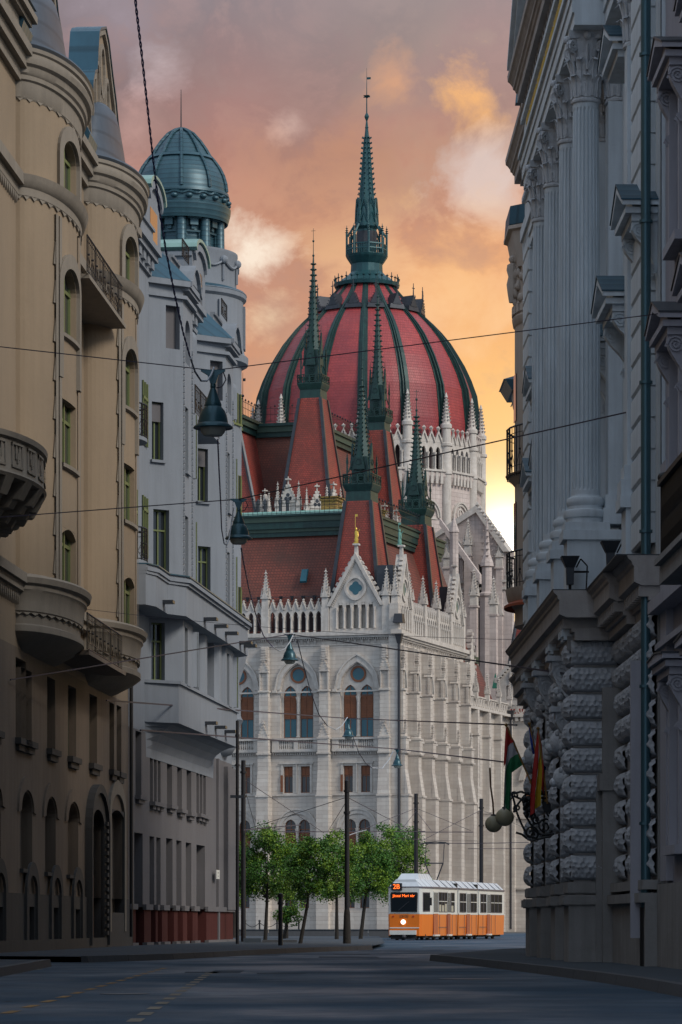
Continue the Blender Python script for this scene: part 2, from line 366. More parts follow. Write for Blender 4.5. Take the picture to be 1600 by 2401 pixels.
def window(par, f, h, d, frame='frame_brown', glass='dark_glass', t=.07, mull=1, trans=None, blind=0.0, shutter=None, name='window'):
    """frame (part) with its pane (sub-part), set back to d in opening h"""
    s0, s1, z0, z1 = h[:4]; mb = MB(); pts = outline(h)
    cs, cz = (s0 + s1) / 2, (z0 + z1) / 2; kx = 1 - 2 * t / (s1 - s0); kz = 1 - 2 * t / (z1 - z0)
    inn = [(cs + (a - cs) * kx, cz + (z - cz) * kz) for a, z in pts]
    band(mb, f, inn + inn[:1], pts + pts[:1], d, d + .06)
    top = h[5] if len(h) > 5 and h[5] else z1
    for i in range(mull):
        x = s0 + (s1 - s0) * (i + 1) / (mull + 1); bar(mb, f, x - t * .45, x + t * .45, z0 + t, (z1 - t) if mull == 1 and top < z1 else top - t * .5, d + .004, d + .055)
    if trans is None: trans = .68
    if trans: bar(mb, f, s0 + t, s1 - t, z0 + (z1 - z0) * trans - t * .5, z0 + (z1 - z0) * trans + t * .5, d + .002, d + .065)
    w = P(name, mb, frame, par)
    P('pane', fan(MB(), f, pts, d + .012), glass, w)
    if shutter:
        za, zb = shutter; sh = MB(); mid = (s0 + s1) / 2; g = .02
        for a, b in ((s0 + t, mid - g), (mid + g, s1 - t)):
            bar(sh, f, a, b, za, zb, d + .07, d + .10); n = max(3, int((zb - za) / .16))
            for k in range(n):
                zz = za + (zb - za) * (k + .25) / n; bar(sh, f, a + .05, b - .05, zz, zz + .5 * (zb - za) / n, d + .10, d + .125)
        P('shutter', sh, 'shutter_brown', w)
    return w
# ================================================================== ground
def sheet(name, pts, z, m, parent=None):
    return struct(name, MB().poly([(x, y, z) for x, y in pts]), m, parent)
g = sheet('ground', [(-1500, -300), (1500, -300), (1500, 3500), (-1500, 3500)], -0.02, 'far_ground')
road = sheet('road', [(-60, -60), (60, -60), (90, 290), (-120, 290)], 0.0, 'asphalt')
# ================================================================== parliament
PF = Fr(4.6875, 300.0, .9545, -.2983, -1)
e1, e2 = PF.ex, PF.ey
parl = thing('gothic_building', 'huge pale gothic parliament with red tiled roofs, green spires and a great red ribbed dome', 'parliament', PF.o, PF.rz)
ff = lambda a, z, d=0.0: (a, -d, z)                            # front wall
fl = lambda b, z, d=0.0: (d, b, z)                             # flank wall
def zf(v, D=300.0): return H + (V0 - v) * D / F
def loc_uv(u, v, D):                                           # photo pixel at depth D -> parliament coordinates
    p = px(u, v, D) - PF.o; return p.dot(e1), p.dot(e2), p.z
# ---- shared ornaments
def mk_pinnacle(w, h):
    mb = MB(); sh = h * .36
    mb.frus(0, 0, 0, w, sh, w * .92); mb.frus(0, 0, sh * .88, w * 1.22, sh * .95, w * 1.22)
    for k in range(4):
        c, s = math.cos(k * PI / 2), math.sin(k * PI / 2)
        r = lambda x, y, z: (c * x - s * y, s * x + c * y, z)
        mb.hexa([r(-w * .55, w * .5, sh * .70), r(w * .55, w * .5, sh * .70), r(0, w * .5, sh * 1.3)], [r(-w * .55, w * .66, sh * .70), r(w * .55, w * .66, sh * .70), r(0, w * .66, sh * 1.3)])
        mb.rod(r(0, w * .58, sh * 1.28), r(0, w * .58, sh * 1.5), w * .09, .01, 4)
    mb.frus(0, 0, sh * .95, w * .80, h * .90, w * .10)
    for j in range(6):
        z = sh * 1.1 + (h * .86 - sh * 1.1) * (j + .3) / 6; q = w * .40 * (1 - (z - sh * .95) / (h * .9 - sh * .95)) + w * .07
        for k in range(4):
            a = PI / 4 + k * PI / 2; mb.frus(math.cos(a) * q * 1.35, math.sin(a) * q * 1.35, z, w * .05, z + h * .035, w * .20)
    mb.frus(0, 0, h * .89, w * .14, h * .905, w * .46); mb.frus(0, 0, h * .905, w * .46, h * .93, w * .12); mb.frus(0, 0, h * .93, w * .12, h, w * .03)
    return mb
def mk_gablet(w, h, t=.16):
    """little crocketed gable over one arcade opening, pointing along -y"""
    mb = MB(); mb.hexa([(-w / 2, -t, 0), (w / 2, -t, 0), (0, -t, h * .74)], [(-w / 2, t, 0), (w / 2, t, 0), (0, t, h * .74)])
    for s in (-1, 1):
        mb.hexa([(s * w / 2, -t * 1.5, -.03), (s * w * .5 - s * .1, -t * 1.5, -.03), (0, -t * 1.5, h * .70), (0, -t * 1.5, h * .84)],
                [(s * w / 2, t * 1.5, -.03), (s * w * .5 - s * .1, t * 1.5, -.03), (0, t * 1.5, h * .70), (0, t * 1.5, h * .84)])
        for q in (.3, .62): mb.frus(s * w / 2 * (1 - q), 0, h * .84 * q + .03, .05, h * .84 * q + .15, .15)
    mb.frus(0, 0, h * .8, .08, h * .9, .2); mb.frus(0, 0, h * .9, .2, h, .06)
    return mb
me_pin = mesh('pinnacle', mk_pinnacle(.62, 3.5), 'carved_stone')
me_gab = mesh('gablet', mk_gablet(.72, .95), 'carved_stone')
def mk_colonnette(r, h, n=8):
    return MB().lathe([(r * 1.5, 0), (r * 1.5, .10), (r, .16), (r, h * .86), (r * 1.25, h * .87), (r * 1.2, h * .9), (r * 1.9, h), (r * 1.9, h + .05)], n=n)
me_col = mesh('colonnette', mk_colonnette(.085, 1.38), 'carved_stone', True)
me_bal = mesh('baluster', MB().lathe([(.07, 0), (.07, .06), (.045, .12), (.10, .42), (.045, .68), (.07, .76), (.07, .82)], n=7), 'carved_stone', True)
me_corb = mesh('corbel', MB().hexa([(-.1, 0, 0), (.1, 0, 0), (.1, .0, .36), (-.1, .0, .36)], [(-.1, -.05, .05), (.1, -.05, .05), (.1, -.22, .36), (-.1, -.22, .36)]), 'carved_stone')
# ---- front wall
PC = [-.70 - 5.6 * k for k in range(6)]                        # pier centres along the front
WC = [-3.40 - 5.58 * k for k in range(5)]                      # bay centres
holes = []
for c in WC:
    holes += [(c - 1.58, c + 1.58, 17.30, 23.85, 'point', 21.6), (c - 1.28, c - .42, 12.42, 14.78), (c + .32, c + 1.18, 12.42, 14.78),
              (c - 1.18, c - .12, 6.6, 10.05, 'round', 9.4), (c + .12, c + 1.18, 6.6, 10.05, 'round', 9.4),
              (c - 1.1, c - .25, 2.2, 3.7), (c + .25, c + 1.1, 2.2, 3.7)]
mb = wall(MB(), ff, -30, 0, 0, 25.5, holes, .34)
bar(mb, ff, -30, 0, 25.5, 26.25, -.4, 0)
P('front_wall', mb, 'limestone', parl)
P('plinth', bar(bar(MB(), ff, -30, .35, 0, 1.85, 0, .55), ff, -30, .3, 1.85, 2.0, 0, .42), 'limestone', parl)
for c in WC:
    # tympanum with two lancets and a round light
    hl = [(c - 1.38, c - .16, 17.3, 21.95, 'point', 21.1), (c + .16, c + 1.38, 17.3, 21.95, 'point', 21.1)]
    P('tympanum', wall(MB(), ff, c - 1.75, c + 1.75, 17.25, 23.95, hl, .2, -.34), 'carved_stone', parl)
    ring = [(c + .66 * math.cos(2 * PI * k / 20), 22.88 + .66 * math.sin(2 * PI * k / 20)) for k in range(21)]
    ri2 = [(c + .55 * (math.cos(2 * PI * k / 20)), 22.88 + .55 * math.sin(2 * PI * k / 20)) for k in range(21)]
    rr = P('round_window', band(MB(), ff, ri2, [(c + (a - c) * 1.1, 22.88 + (z - 22.88) * 1.1) for a, z in ring], -.34, -.26), 'frame_brown', parl)
    P('pane', fan(MB(), ff, ring[:-1], -.335), 'teal_glass', rr)
    for h in hl: window(parl, ff, h, -.52, 'frame_brown', 'teal_glass', .07, 1, .80, shutter=(19.0, 20.95))
    a_in = arch_pts(c - 1.62, c + 1.62, 21.6, 23.95, 'point'); a_o = arch_pts(c - 2.0, c + 2.0, 21.55, 24.5, 'point'); a_oo = arch_pts(c - 2.13, c + 2.13, 21.5, 24.68, 'point')
    mb = band(MB(), ff, a_in, a_o, 0, .10); band(mb, ff, a_o, a_oo, 0, .20)
    for s in (-1, 1): bar(mb, ff, c + s * 2.06 - .2, c + s * 2.06 + .2, 21.32, 21.55, 0, .24)
    P('arch_moulding', mb, 'carved_stone', parl)
    P('central_column', mk_colonnette(.13, 3.55), 'carved_stone', parl, True, (c, .30, 17.35))
    # balustrade
    mb = bar(MB(), ff, c - 2.25, c + 2.25, 16.05, 16.28, 0, .42); bar(mb, ff, c - 2.25, c + 2.25, 17.08, 17.25, 0, .44)
    bar(mb, ff, c - 2.25, c - 1.62, 16.28, 17.08, .05, .36); bar(mb, ff, c + 1.62, c + 2.25, 16.28, 17.08, .05, .36); bar(mb, ff, c - .2, c + .2, 16.28, 17.08, .05, .36)
    bl = P('balustrade', mb, 'carved_stone', parl)
    for s in (-1, 1):
        for k in range(7): P('baluster', me_bal, None, bl, loc=(c + s * (.30 + k * .205), -.2, 16.27))
    mb = bar(MB(), ff, c - 2.25, c + 2.25, 15.98, 16.05, 0, .34)
    for k in range(22): bar(mb, ff, c - 2.2 + k * .203, c - 2.09 + k * .203, 15.78, 15.98, 0, .22)
    P('dentil_course', mb, 'carved_stone', parl)
    # second window row with its shared frame
    mb = bar(MB(), ff, c - 1.62, c + 1.5, 14.98, 15.12, 0, .16); bar(mb, ff, c - 1.5, c - 1.3, 12.4, 14.98, 0, .09); bar(mb, ff, c + 1.2, c + 1.38, 12.4, 14.98, 0, .09)
    bar(mb, ff, c - .1, c, 12.4, 14.98, 0, .12)
    P('window_surround', mb, 'carved_stone', parl)
    for h in (holes[1:3] if False else [(c - 1.28, c - .42, 12.42, 14.78), (c + .32, c + 1.18, 12.42, 14.78)]):
        window(parl, ff, h, -.30, 'frame_brown', 'dark_glass', .06, 1, .62, shutter=(13.95, 14.72))
    P('open_shutter', slab(MB(), ff, [(c - 1.52, 12.5), (c - 1.30, 12.5), (c - 1.30, 14.0), (c - 1.52, 14.0)], .10, .14), 'shutter_brown', parl)
    # ground storey arches
    a_o = arch_pts(c - 1.75, c + 1.75, 9.3, 10.9, 'round'); a_i = arch_pts(c - 1.45, c + 1.45, 9.3, 10.55, 'round'); a_oo = arch_pts(c - 1.87, c + 1.87, 9.25, 11.05, 'round')
    P('arch_moulding', band(band(MB(), ff, a_i, a_o, 0, .10), ff, a_o, a_oo, 0, .19), 'carved_stone', parl)
    for h in ((c - 1.18, c - .12, 6.6, 10.05, 'round', 9.4), (c + .12, c + 1.18, 6.6, 10.05, 'round', 9.4)):
        window(parl, ff, h, -.30, 'frame_brown', 'dark_glass', .06, 1, .75, shutter=(7.6, 8.9))
    P('central_column', mk_colonnette(.11, 2.6), 'carved_stone', parl, True, (c, -.05, 6.6))
    for h in ((c - 1.1, c - .25, 2.2, 3.7), (c + .25, c + 1.1, 2.2, 3.7)): window(parl, ff, h, -.25, 'frame_brown', 'dark_glass', .06, 1, 0)
# string courses
for z0, z1, d in ((12.16, 12.32, .12), (21.28, 21.42, .10), (25.42, 25.52, .08), (5.6, 5.75, .12)):
    P('string_course', bar(bar(MB(), ff, -30, .05, z0, z1, 0, d), fl, -.05, 22.6, z0, z1, 0, d), 'carved_stone', parl)
def pier(f, c, w, dscale=1.0, niche=True):
    """stepped buttress: wider and deeper towards the ground, weathered set-offs, crocketed gablet caps"""
    mb = MB(); S_ = [(0, 12.1, 1.12, 1.15), (12.1, 15.9, 1.0, .86), (15.9, 17.2, 1.0, .95), (17.2, 21.4, .84, .72), (21.4, 25.4, .66, .52)]
    for z0, z1, ww, dd in S_: bar(mb, f, c - ww * w / 2, c + ww * w / 2, z0, z1, 0, dd * dscale)
    for z, ww, dd in ((12.1, 1.22, 1.24), (15.85, 1.14, 1.04), (17.2, 1.10, 1.02), (21.4, .98, .84)):
        bar(mb, f, c - ww * w / 2, c + ww * w / 2, z - .06, z + .10, 0, dd * dscale)
    # the lowest stage slopes back to the next
    mb.hexa([f(c - .54 * w, 12.15, .86 * dscale), f(c + .54 * w, 12.15, .86 * dscale), f(c + .54 * w, 12.15, 1.15 * dscale), f(c - .54 * w, 12.15, 1.15 * dscale)],
            [f(c - .5 * w, 14.4, .84 * dscale), f(c + .5 * w, 14.4, .84 * dscale), f(c + .5 * w, 14.4, .87 * dscale), f(c - .5 * w, 14.4, .87 * dscale)])
    def gab(z, ww, hh, d0, d1):
        slab(mb, f, [(c - ww / 2, z), (c + ww / 2, z), (c, z + hh)], d0, d1)
        for q in range(1, 5):
            for s in (-1, 1): bar(mb, f, c + s * ww / 2 * (1 - q / 5) - .06, c + s * ww / 2 * (1 - q / 5) + .06, z + hh * q / 5, z + hh * q / 5 + .14, d0, d1 + .06)
        bar(mb, f, c - .05, c + .05, z + hh, z + hh + .35, d0, d1); bar(mb, f, c - .14, c + .14, z + hh + .1, z + hh + .22, d0 - .03, d1 + .04)
    gab(17.3, .96 * w, 1.15, .30 * dscale, .86 * dscale)
    gab(23.1, .92 * w, 1.15, .20 * dscale, .74 * dscale)
    for s in (-1, 1): bar(mb, f, c + s * .36 * w - .06, c + s * .36 * w + .06, 21.5, 23.2, .5 * dscale, .68 * dscale)
    bar(mb, f, c - .20 * w, c + .20 * w, 24.2, 25.3, .5 * dscale, .70 * dscale)
    for k in range(5): bar(mb, f, c - (.30 - .03 * k) * w, c + (.30 - .03 * k) * w, 24.2 + k * .22, 24.3 + k * .22, .45 * dscale, .76 * dscale)
    return P('buttress', mb, 'limestone', parl)
for c in PC: pier(ff, c, 1.0)
FP = [.15 + 4.4 * k for k in range(6)]                         # buttresses of the flank
for c in FP: pier(fl, c, .95, 1.22)
# ---- flank wall
fh = []
for k in range(5):
    c = (FP[k] + FP[k + 1]) / 2
    fh += [(c - 1.15, c + 1.15, 17.3, 23.9, 'point', 21.8), (c - 1.0, c - .15, 12.42, 14.78), (c + .15, c + 1.0, 12.42, 14.78), (c - 1.1, c + 1.1, 6.6, 10.2, 'round', 9.4)]
P('flank_wall', wall(MB(), fl, 0, 23, 0, 26.3, fh, .34), 'limestone', parl)
P('plinth', bar(MB(), fl, 0, 23, 0, 1.85, 0, .55), 'limestone', parl)
for h in fh:
    if h[3] < 20: window(parl, fl, h, -.3, 'frame_brown', 'dark_glass', .06, 1, .6, shutter=(h[2] + .8, h[3] - .2))
    else:
        window(parl, fl, h, -.3, 'frame_brown', 'teal_glass', .08, 1, .7, shutter=(19.0, 20.9))
        P('arch_moulding', band(MB(), fl, arch_pts(h[0], h[1], h[5], h[3], 'point'), arch_pts(h[0] - .3, h[1] + .3, h[5], h[3] + .4, 'point'), 0, .14), 'carved_stone', parl)
    P('balustrade', bar(bar(MB(), fl, h[0] - .4, h[1] + .4, 16.1, 16.3, 0, .4), fl, h[0] - .4, h[1] + .4, 17.05, 17.25, 0, .4), 'carved_stone', parl) if h[3] > 20 else None
# ---- cornice, corbel table
mb = bar(MB(), ff, -30, .5, 26.25, 26.6, -.6, .55); bar(mb, ff, -30, .4, 26.05, 26.25, -.3, .38)
bar(mb, fl, -.5, 23.2, 26.25, 26.6, -.6, .55); bar(mb, fl, -.4, 23.1, 26.05, 26.25, -.3, .38)
P('cornice', mb, 'carved_stone', parl)
mb = MB()
for k in range(150): bar(mb, ff, -29.9 + k * .2, -29.8 + k * .2, 25.88, 26.05, 0, .26)
for k in range(112): bar(mb, fl, .2 + k * .2, .3 + k * .2, 25.88, 26.05, 0, .26)
P('dentil_course', mb, 'carved_stone', parl)
for k in range(48):
    a = -29.6 + k * .62
    if min(abs(a - p) for p in PC) > .45: P('corbel', me_corb, None, parl, loc=(a, 0, 25.5))
for k in range(34):
    b = .7 + k * .66
    if min(abs(b - p) for p in FP) > .45: P('corbel', me_corb, None, parl, loc=(0, b, 25.5), rz=PI / 2)
# ---- open parapet arcade with gablets and pinnacles
def arcade(f, s0, s1, n, z0, zt, rot, post=.0, md='gallery_shade'):
    w = (s1 - s0) / n; hs = [(s0 + w * k + w * .17, s0 + w * k + w * .83, z0 + .02, zt, 'point', zt - .42) for k in range(n)]
    a = P('arcade', wall(wall(MB(), f, s0, s1, z0, zt + .35, hs, .30, .15), f, s0, s1, z0, zt + .35, hs, .05, -.15), 'carved_stone', parl)
    for k in range(n + 1):
        x, y, z = f(s0 + w * k, z0, .22); P('colonnette', me_col, None, a, loc=(x, y, z), sc=(1, 1, (zt - z0 - .45) / 1.43))
    for k in range(n):
        x, y, z = f(s0 + w * (k + .5), zt + .18, 0); P('gablet', me_gab, None, a, loc=(x, y, z), rz=rot, sc=(w / .72, 1, 1))
    P('gallery_back', MB().poly([f(s0, z0, -1.1), f(s1, z0, -1.1), f(s1, zt + .3, -1.1), f(s0, zt + .3, -1.1)]), md, a)  # backing sheet, the shade behind the openings painted on by its material
for k in range(1, 5): arcade(ff, PC[k + 1] + .3, PC[k] - .3, 7, 26.6, 28.5, 0)
for k in (1, 2, 3): arcade(fl, FP[k] + .25, FP[k + 1] - .25, 6, 26.6, 28.5, PI / 2)
for c in PC: P('pier_block', bar(MB(), ff, c - .34, c + .34, 26.6, 28.8, -.3, .36), 'carved_stone', parl)
for c in FP: P('pier_block', bar(MB(), fl, c - .32, c + .32, 26.6, 28.8, -.3, .36), 'carved_stone', parl)
for c in PC: P('pinnacle', me_pin, None, parl, loc=(c, -.05, 28.8))
for c in FP: P('pinnacle', me_pin, None, parl, loc=(.05, c, 28.8))
P('pinnacle', me_pin, None, parl, loc=(-1.4, 1.1, 28.8)); P('dormer_roof', MB().frus(-.9, .9, 28.6, 1.5, 32.4, 1.5), 'lead_black', parl)
P('dormer_roof', MB().frus(-.9, 21.2, 28.6, 1.5, 32.4, 1.5), 'lead_black', parl)
# ---- crocketed gables
def gable(f, c, hw, z0, zt, rot, n=5, quat=True):
    zb = 28.95; w = 6.9 * .5 / n * 1.0; op = .42; pit = .70
    hs = [(c + (k - (n - 1) / 2) * pit - op / 2, c + (k - (n - 1) / 2) * pit + op / 2, z0 + .25, z0 + 2.55, 'point', z0 + 2.2) for k in range(n)]
    mb = wall(MB(), f, c - hw, c + hw, z0, zb, hs, .5, .2)
    pts = [(c - hw, zb), (c + hw, zb), (c, zt)]
    fan(mb, f, pts, .2); slab(mb, f, [(c - hw, z0), (c + hw, z0), (c + hw, zb), (c, zt), (c - hw, zb)], -.5, -.35)
    g = P('gable', mb, 'carved_stone', parl)
    for s in (-1, 1):
        m2 = slab(MB(), f, [(c + s * (hw + .22), zb - .1), (c + s * (hw - .12), zb - .1), (c, zt - .25), (c, zt + .35)], -.5, .42)
        P('gable_coping', m2, 'carved_stone', g)
        m3 = MB()
        for k in range(26):
            q = (k + .5) / 26; bar(m3, f, c + s * (hw - .22) * (1 - q) - .05, c + s * (hw - .22) * (1 - q) + .05, zb - .2 + (zt - zb - .2) * q, zb - .07 + (zt - zb - .2) * q, .2, .34)
        for k in range(9):
            q = (k + .6) / 9.4; a = c + s * (hw + .2) * (1 - q); z = zb + (zt - zb) * q
            slab(m3, f, [(a, z), (a + s * .26, z + .16), (a + s * .1, z + .42), (a - s * .08, z + .34)], -.1, .2)
        P('crocket', m3, 'carved_stone', g, kind='stuff')
    for k in range(n + 1):
        x, y, z = f(c + (k - n / 2) * pit, z0 + .25, .26); P('colonnette', me_col, None, g, loc=(x, y, z), sc=(.9, .9, 1.3))
    x, y, z = f(c, z0, -.33); P('gallery_back', MB().poly([f(c - 1.8, z0 + .2, -.34), f(c + 1.8, z0 + .2, -.34), f(c + 1.8, z0 + 2.6, -.34), f(c - 1.8, z0 + 2.6, -.34)]), 'limestone', g)
    zq = 30.42
    def quatre(r, n=10):
        out = []
        for q in range(4):
            cx_, cz_ = math.cos(q * PI / 2) * r * .5, math.sin(q * PI / 2) * r * .5
            for k in range(n): t = q * PI / 2 - PI / 2 * .98 + PI * .98 * (k + .5) / n; out.append((c + cx_ + r * .5 * math.cos(t), zq + cz_ + r * .5 * math.sin(t)))
        return out
    dia = []
    for q in range(4):
        for k in range(5):
            t = k / 5; a0, a1 = q * PI / 2, (q + 1) * PI / 2; x_ = math.cos(a0) * (1 - t) + math.cos(a1) * t; z_ = math.sin(a0) * (1 - t) + math.sin(a1) * t
            bl = 1 + .35 * math.sin(t * PI); dia.append((x_ * bl, z_ * bl))
    di = [(c + x_ * .80, zq + z_ * .86) for x_, z_ in dia]; do = [(c + x_ * 1.02, zq + z_ * 1.10) for x_, z_ in dia]
    P('diamond_moulding', band(MB(), f, di + di[:1], do + do[:1], .2, .34), 'carved_stone', g)
    qq = quatre(.60); P('quatrefoil', fan(MB(), f, qq, .215), 'teal_glass', g)
    P('finial_base', MB().frus(*f(c, 0, -.03)[:2], zt - .1, .34, zt + 1.0, .26).frus(*f(c, 0, -.03)[:2], zt + 1.0, .55, zt + 1.15, .55), 'carved_stone', g)
    return g
G1 = gable(ff, -3.5, 2.42, 26.6, 33.2, 0)
gable(fl, 2.35, 1.85, 26.6, 33.2, PI / 2, 4); gable(fl, FP[4] + 2.2, 1.85, 26.6, 33.2, PI / 2, 4)
def statue(x, y, z, m, rod=1.2):
    mb = MB().lathe([(.16, 0), (.19, .25), (.13, .55), (.17, .85), (.14, 1.0), (.06, 1.06), (.09, 1.16), (.08, 1.28), (.01, 1.36)], n=8)
    for v in mb.v[:]: pass
    mb.rod((.15, 0, .9), (.34, -.02, 1.15), .04); mb.rod((.14, -.03, .9), (.18, -.1, .5), .04); mb.rod((-.1, 0, 1.0), (-.1, 0, 1.3 + rod), .022)
    mb.box(-.1, .12, -.01, .01, 1.1 + rod, 1.3 + rod); mb.box(-.2, .2, -.2, .2, -.12, 0)
    return P('statue', mb, m, parl, True, (x, y, z))
statue(-3.5, .03, 34.45, 'gilt'); statue(-.2, 2.35, 34.45, 'verdigris', .6)
# drainpipe at the corner
P('drainpipe', MB().rod((.62, -.62, .3), (.62, -.62, 25.9), .13, n=10).frus(.62, -.62, 25.4, .3, 26.2, .62).frus(.62, -.62, 27.2, .9, 28.0, .7), 'steel_dark', parl)
P('corner_block', MB().box(-.05, .95, -.95, .05, 26.25, 26.62).frus(.03, -.03, 0, 1.05, 12.1, 1.0).frus(.1, -.1, 12.1, 1.0, 26.2, .9).frus(.1, -.1, 26.6, .9, 29.0, .8), 'limestone', parl)
# ---- mansard roofs
def roof_face(par, pts, m='brown_tile', name='roof_slope'): return P(name, MB().poly(pts), m, par)
ZE, ZR = 27.6, 36.3
rf = P('roof', MB().hexa([(-60, 1.0, 26.7), (-1.0, 1.0, 26.7), (-1.0, 30, 26.7), (-60, 30, 26.7)], [(-60, 5.2, ZR), (-4.6, 5.2, ZR), (-4.6, 30, ZR), (-60, 30, ZR)]), 'brown_tile', parl)
P('roof_cornice', MB().box(-60, -4.1, 4.7, 30, ZR - .55, ZR - .15).box(-60, -3.85, 4.45, 30, ZR + .15, ZR + .75).box(-60, -3.6, 4.2, 30, ZR + 1.25, ZR + 1.42), 'dark_copper', rf)
P('roof_frieze', MB().box(-60, -4.0, 4.6, 30, ZR - .15, ZR + .15).box(-60, -3.75, 4.35, 30, ZR + .75, ZR + 1.25), 'cornice_green', rf, label='green weathered copper frieze')
P('roof_top', MB().hexa([(-60, 4.3, ZR + 1.42), (-3.7, 4.3, ZR + 1.42), (-3.7, 30, ZR + 1.42), (-60, 30, ZR + 1.42)], [(-60, 9, ZR + 2.3), (-8, 9, ZR + 2.3), (-8, 28, ZR + 2.3), (-60, 28, ZR + 2.3)]), 'verdigris', rf)
def railing(par, pts, h, step=.45, m='wrought_iron'):
    mb = MB()
    for (a, b) in zip(pts[:-1], pts[1:]):
        a, b = Vector(a), Vector(b); n = max(2, int((b - a).length / step)); up = Vector((0, 0, 1))
        for q in (.08, .5, .86): mb.rod(a + up * h * q, b + up * h * q, .03, n=4)
        for k in range(n + 1):
            p = a.lerp(b, k / n); mb.rod(p, p + up * h, .022, n=4)
            if k % 2 == 0: mb.frus(p.x, p.y, p.z + h, .16, p.z + h + .16, .03); mb.frus(p.x, p.y, p.z + h - .12, .03, p.z + h, .16)
    return P('roof_railing', mb, m, par)
railing(parl, [(-60, 4.5, ZR + 1.42), (-3.8, 4.5, ZR + 1.42), (-3.8, 22, ZR + 1.42)], 1.5)
P('skylight', MB().hexa([(-9.55, 2.45, 31.3), (-8.9, 2.45, 31.3), (-8.9, 3.1, 32.6), (-9.55, 3.1, 32.6)], [(-9.5, 2.35, 31.45), (-8.95, 2.35, 31.45), (-8.95, 2.9, 32.55), (-9.5, 2.9, 32.55)]), 'teal_glass', rf)
mb = MB()
for k in range(26): mb.frus(-28 + k * 1.05, 2.1, 29.7, .12, 30.1, .3)
mb.rod((-30, 2.0, 30.0), (-2, 2.0, 30.0), .03)
P('snow_guard', mb, 'lead_black', rf)
P('hip_rib', MB().hexa([(-1.2, .8, 27.5), (-.8, .8, 27.5), (-.8, 1.2, 27.5), (-1.2, 1.2, 27.5)], [(-4.8, 5.0, ZR - .4), (-4.4, 5.0, ZR - .4), (-4.4, 5.4, ZR - .4), (-4.8, 5.4, ZR - .4)]), 'lead_black', rf)
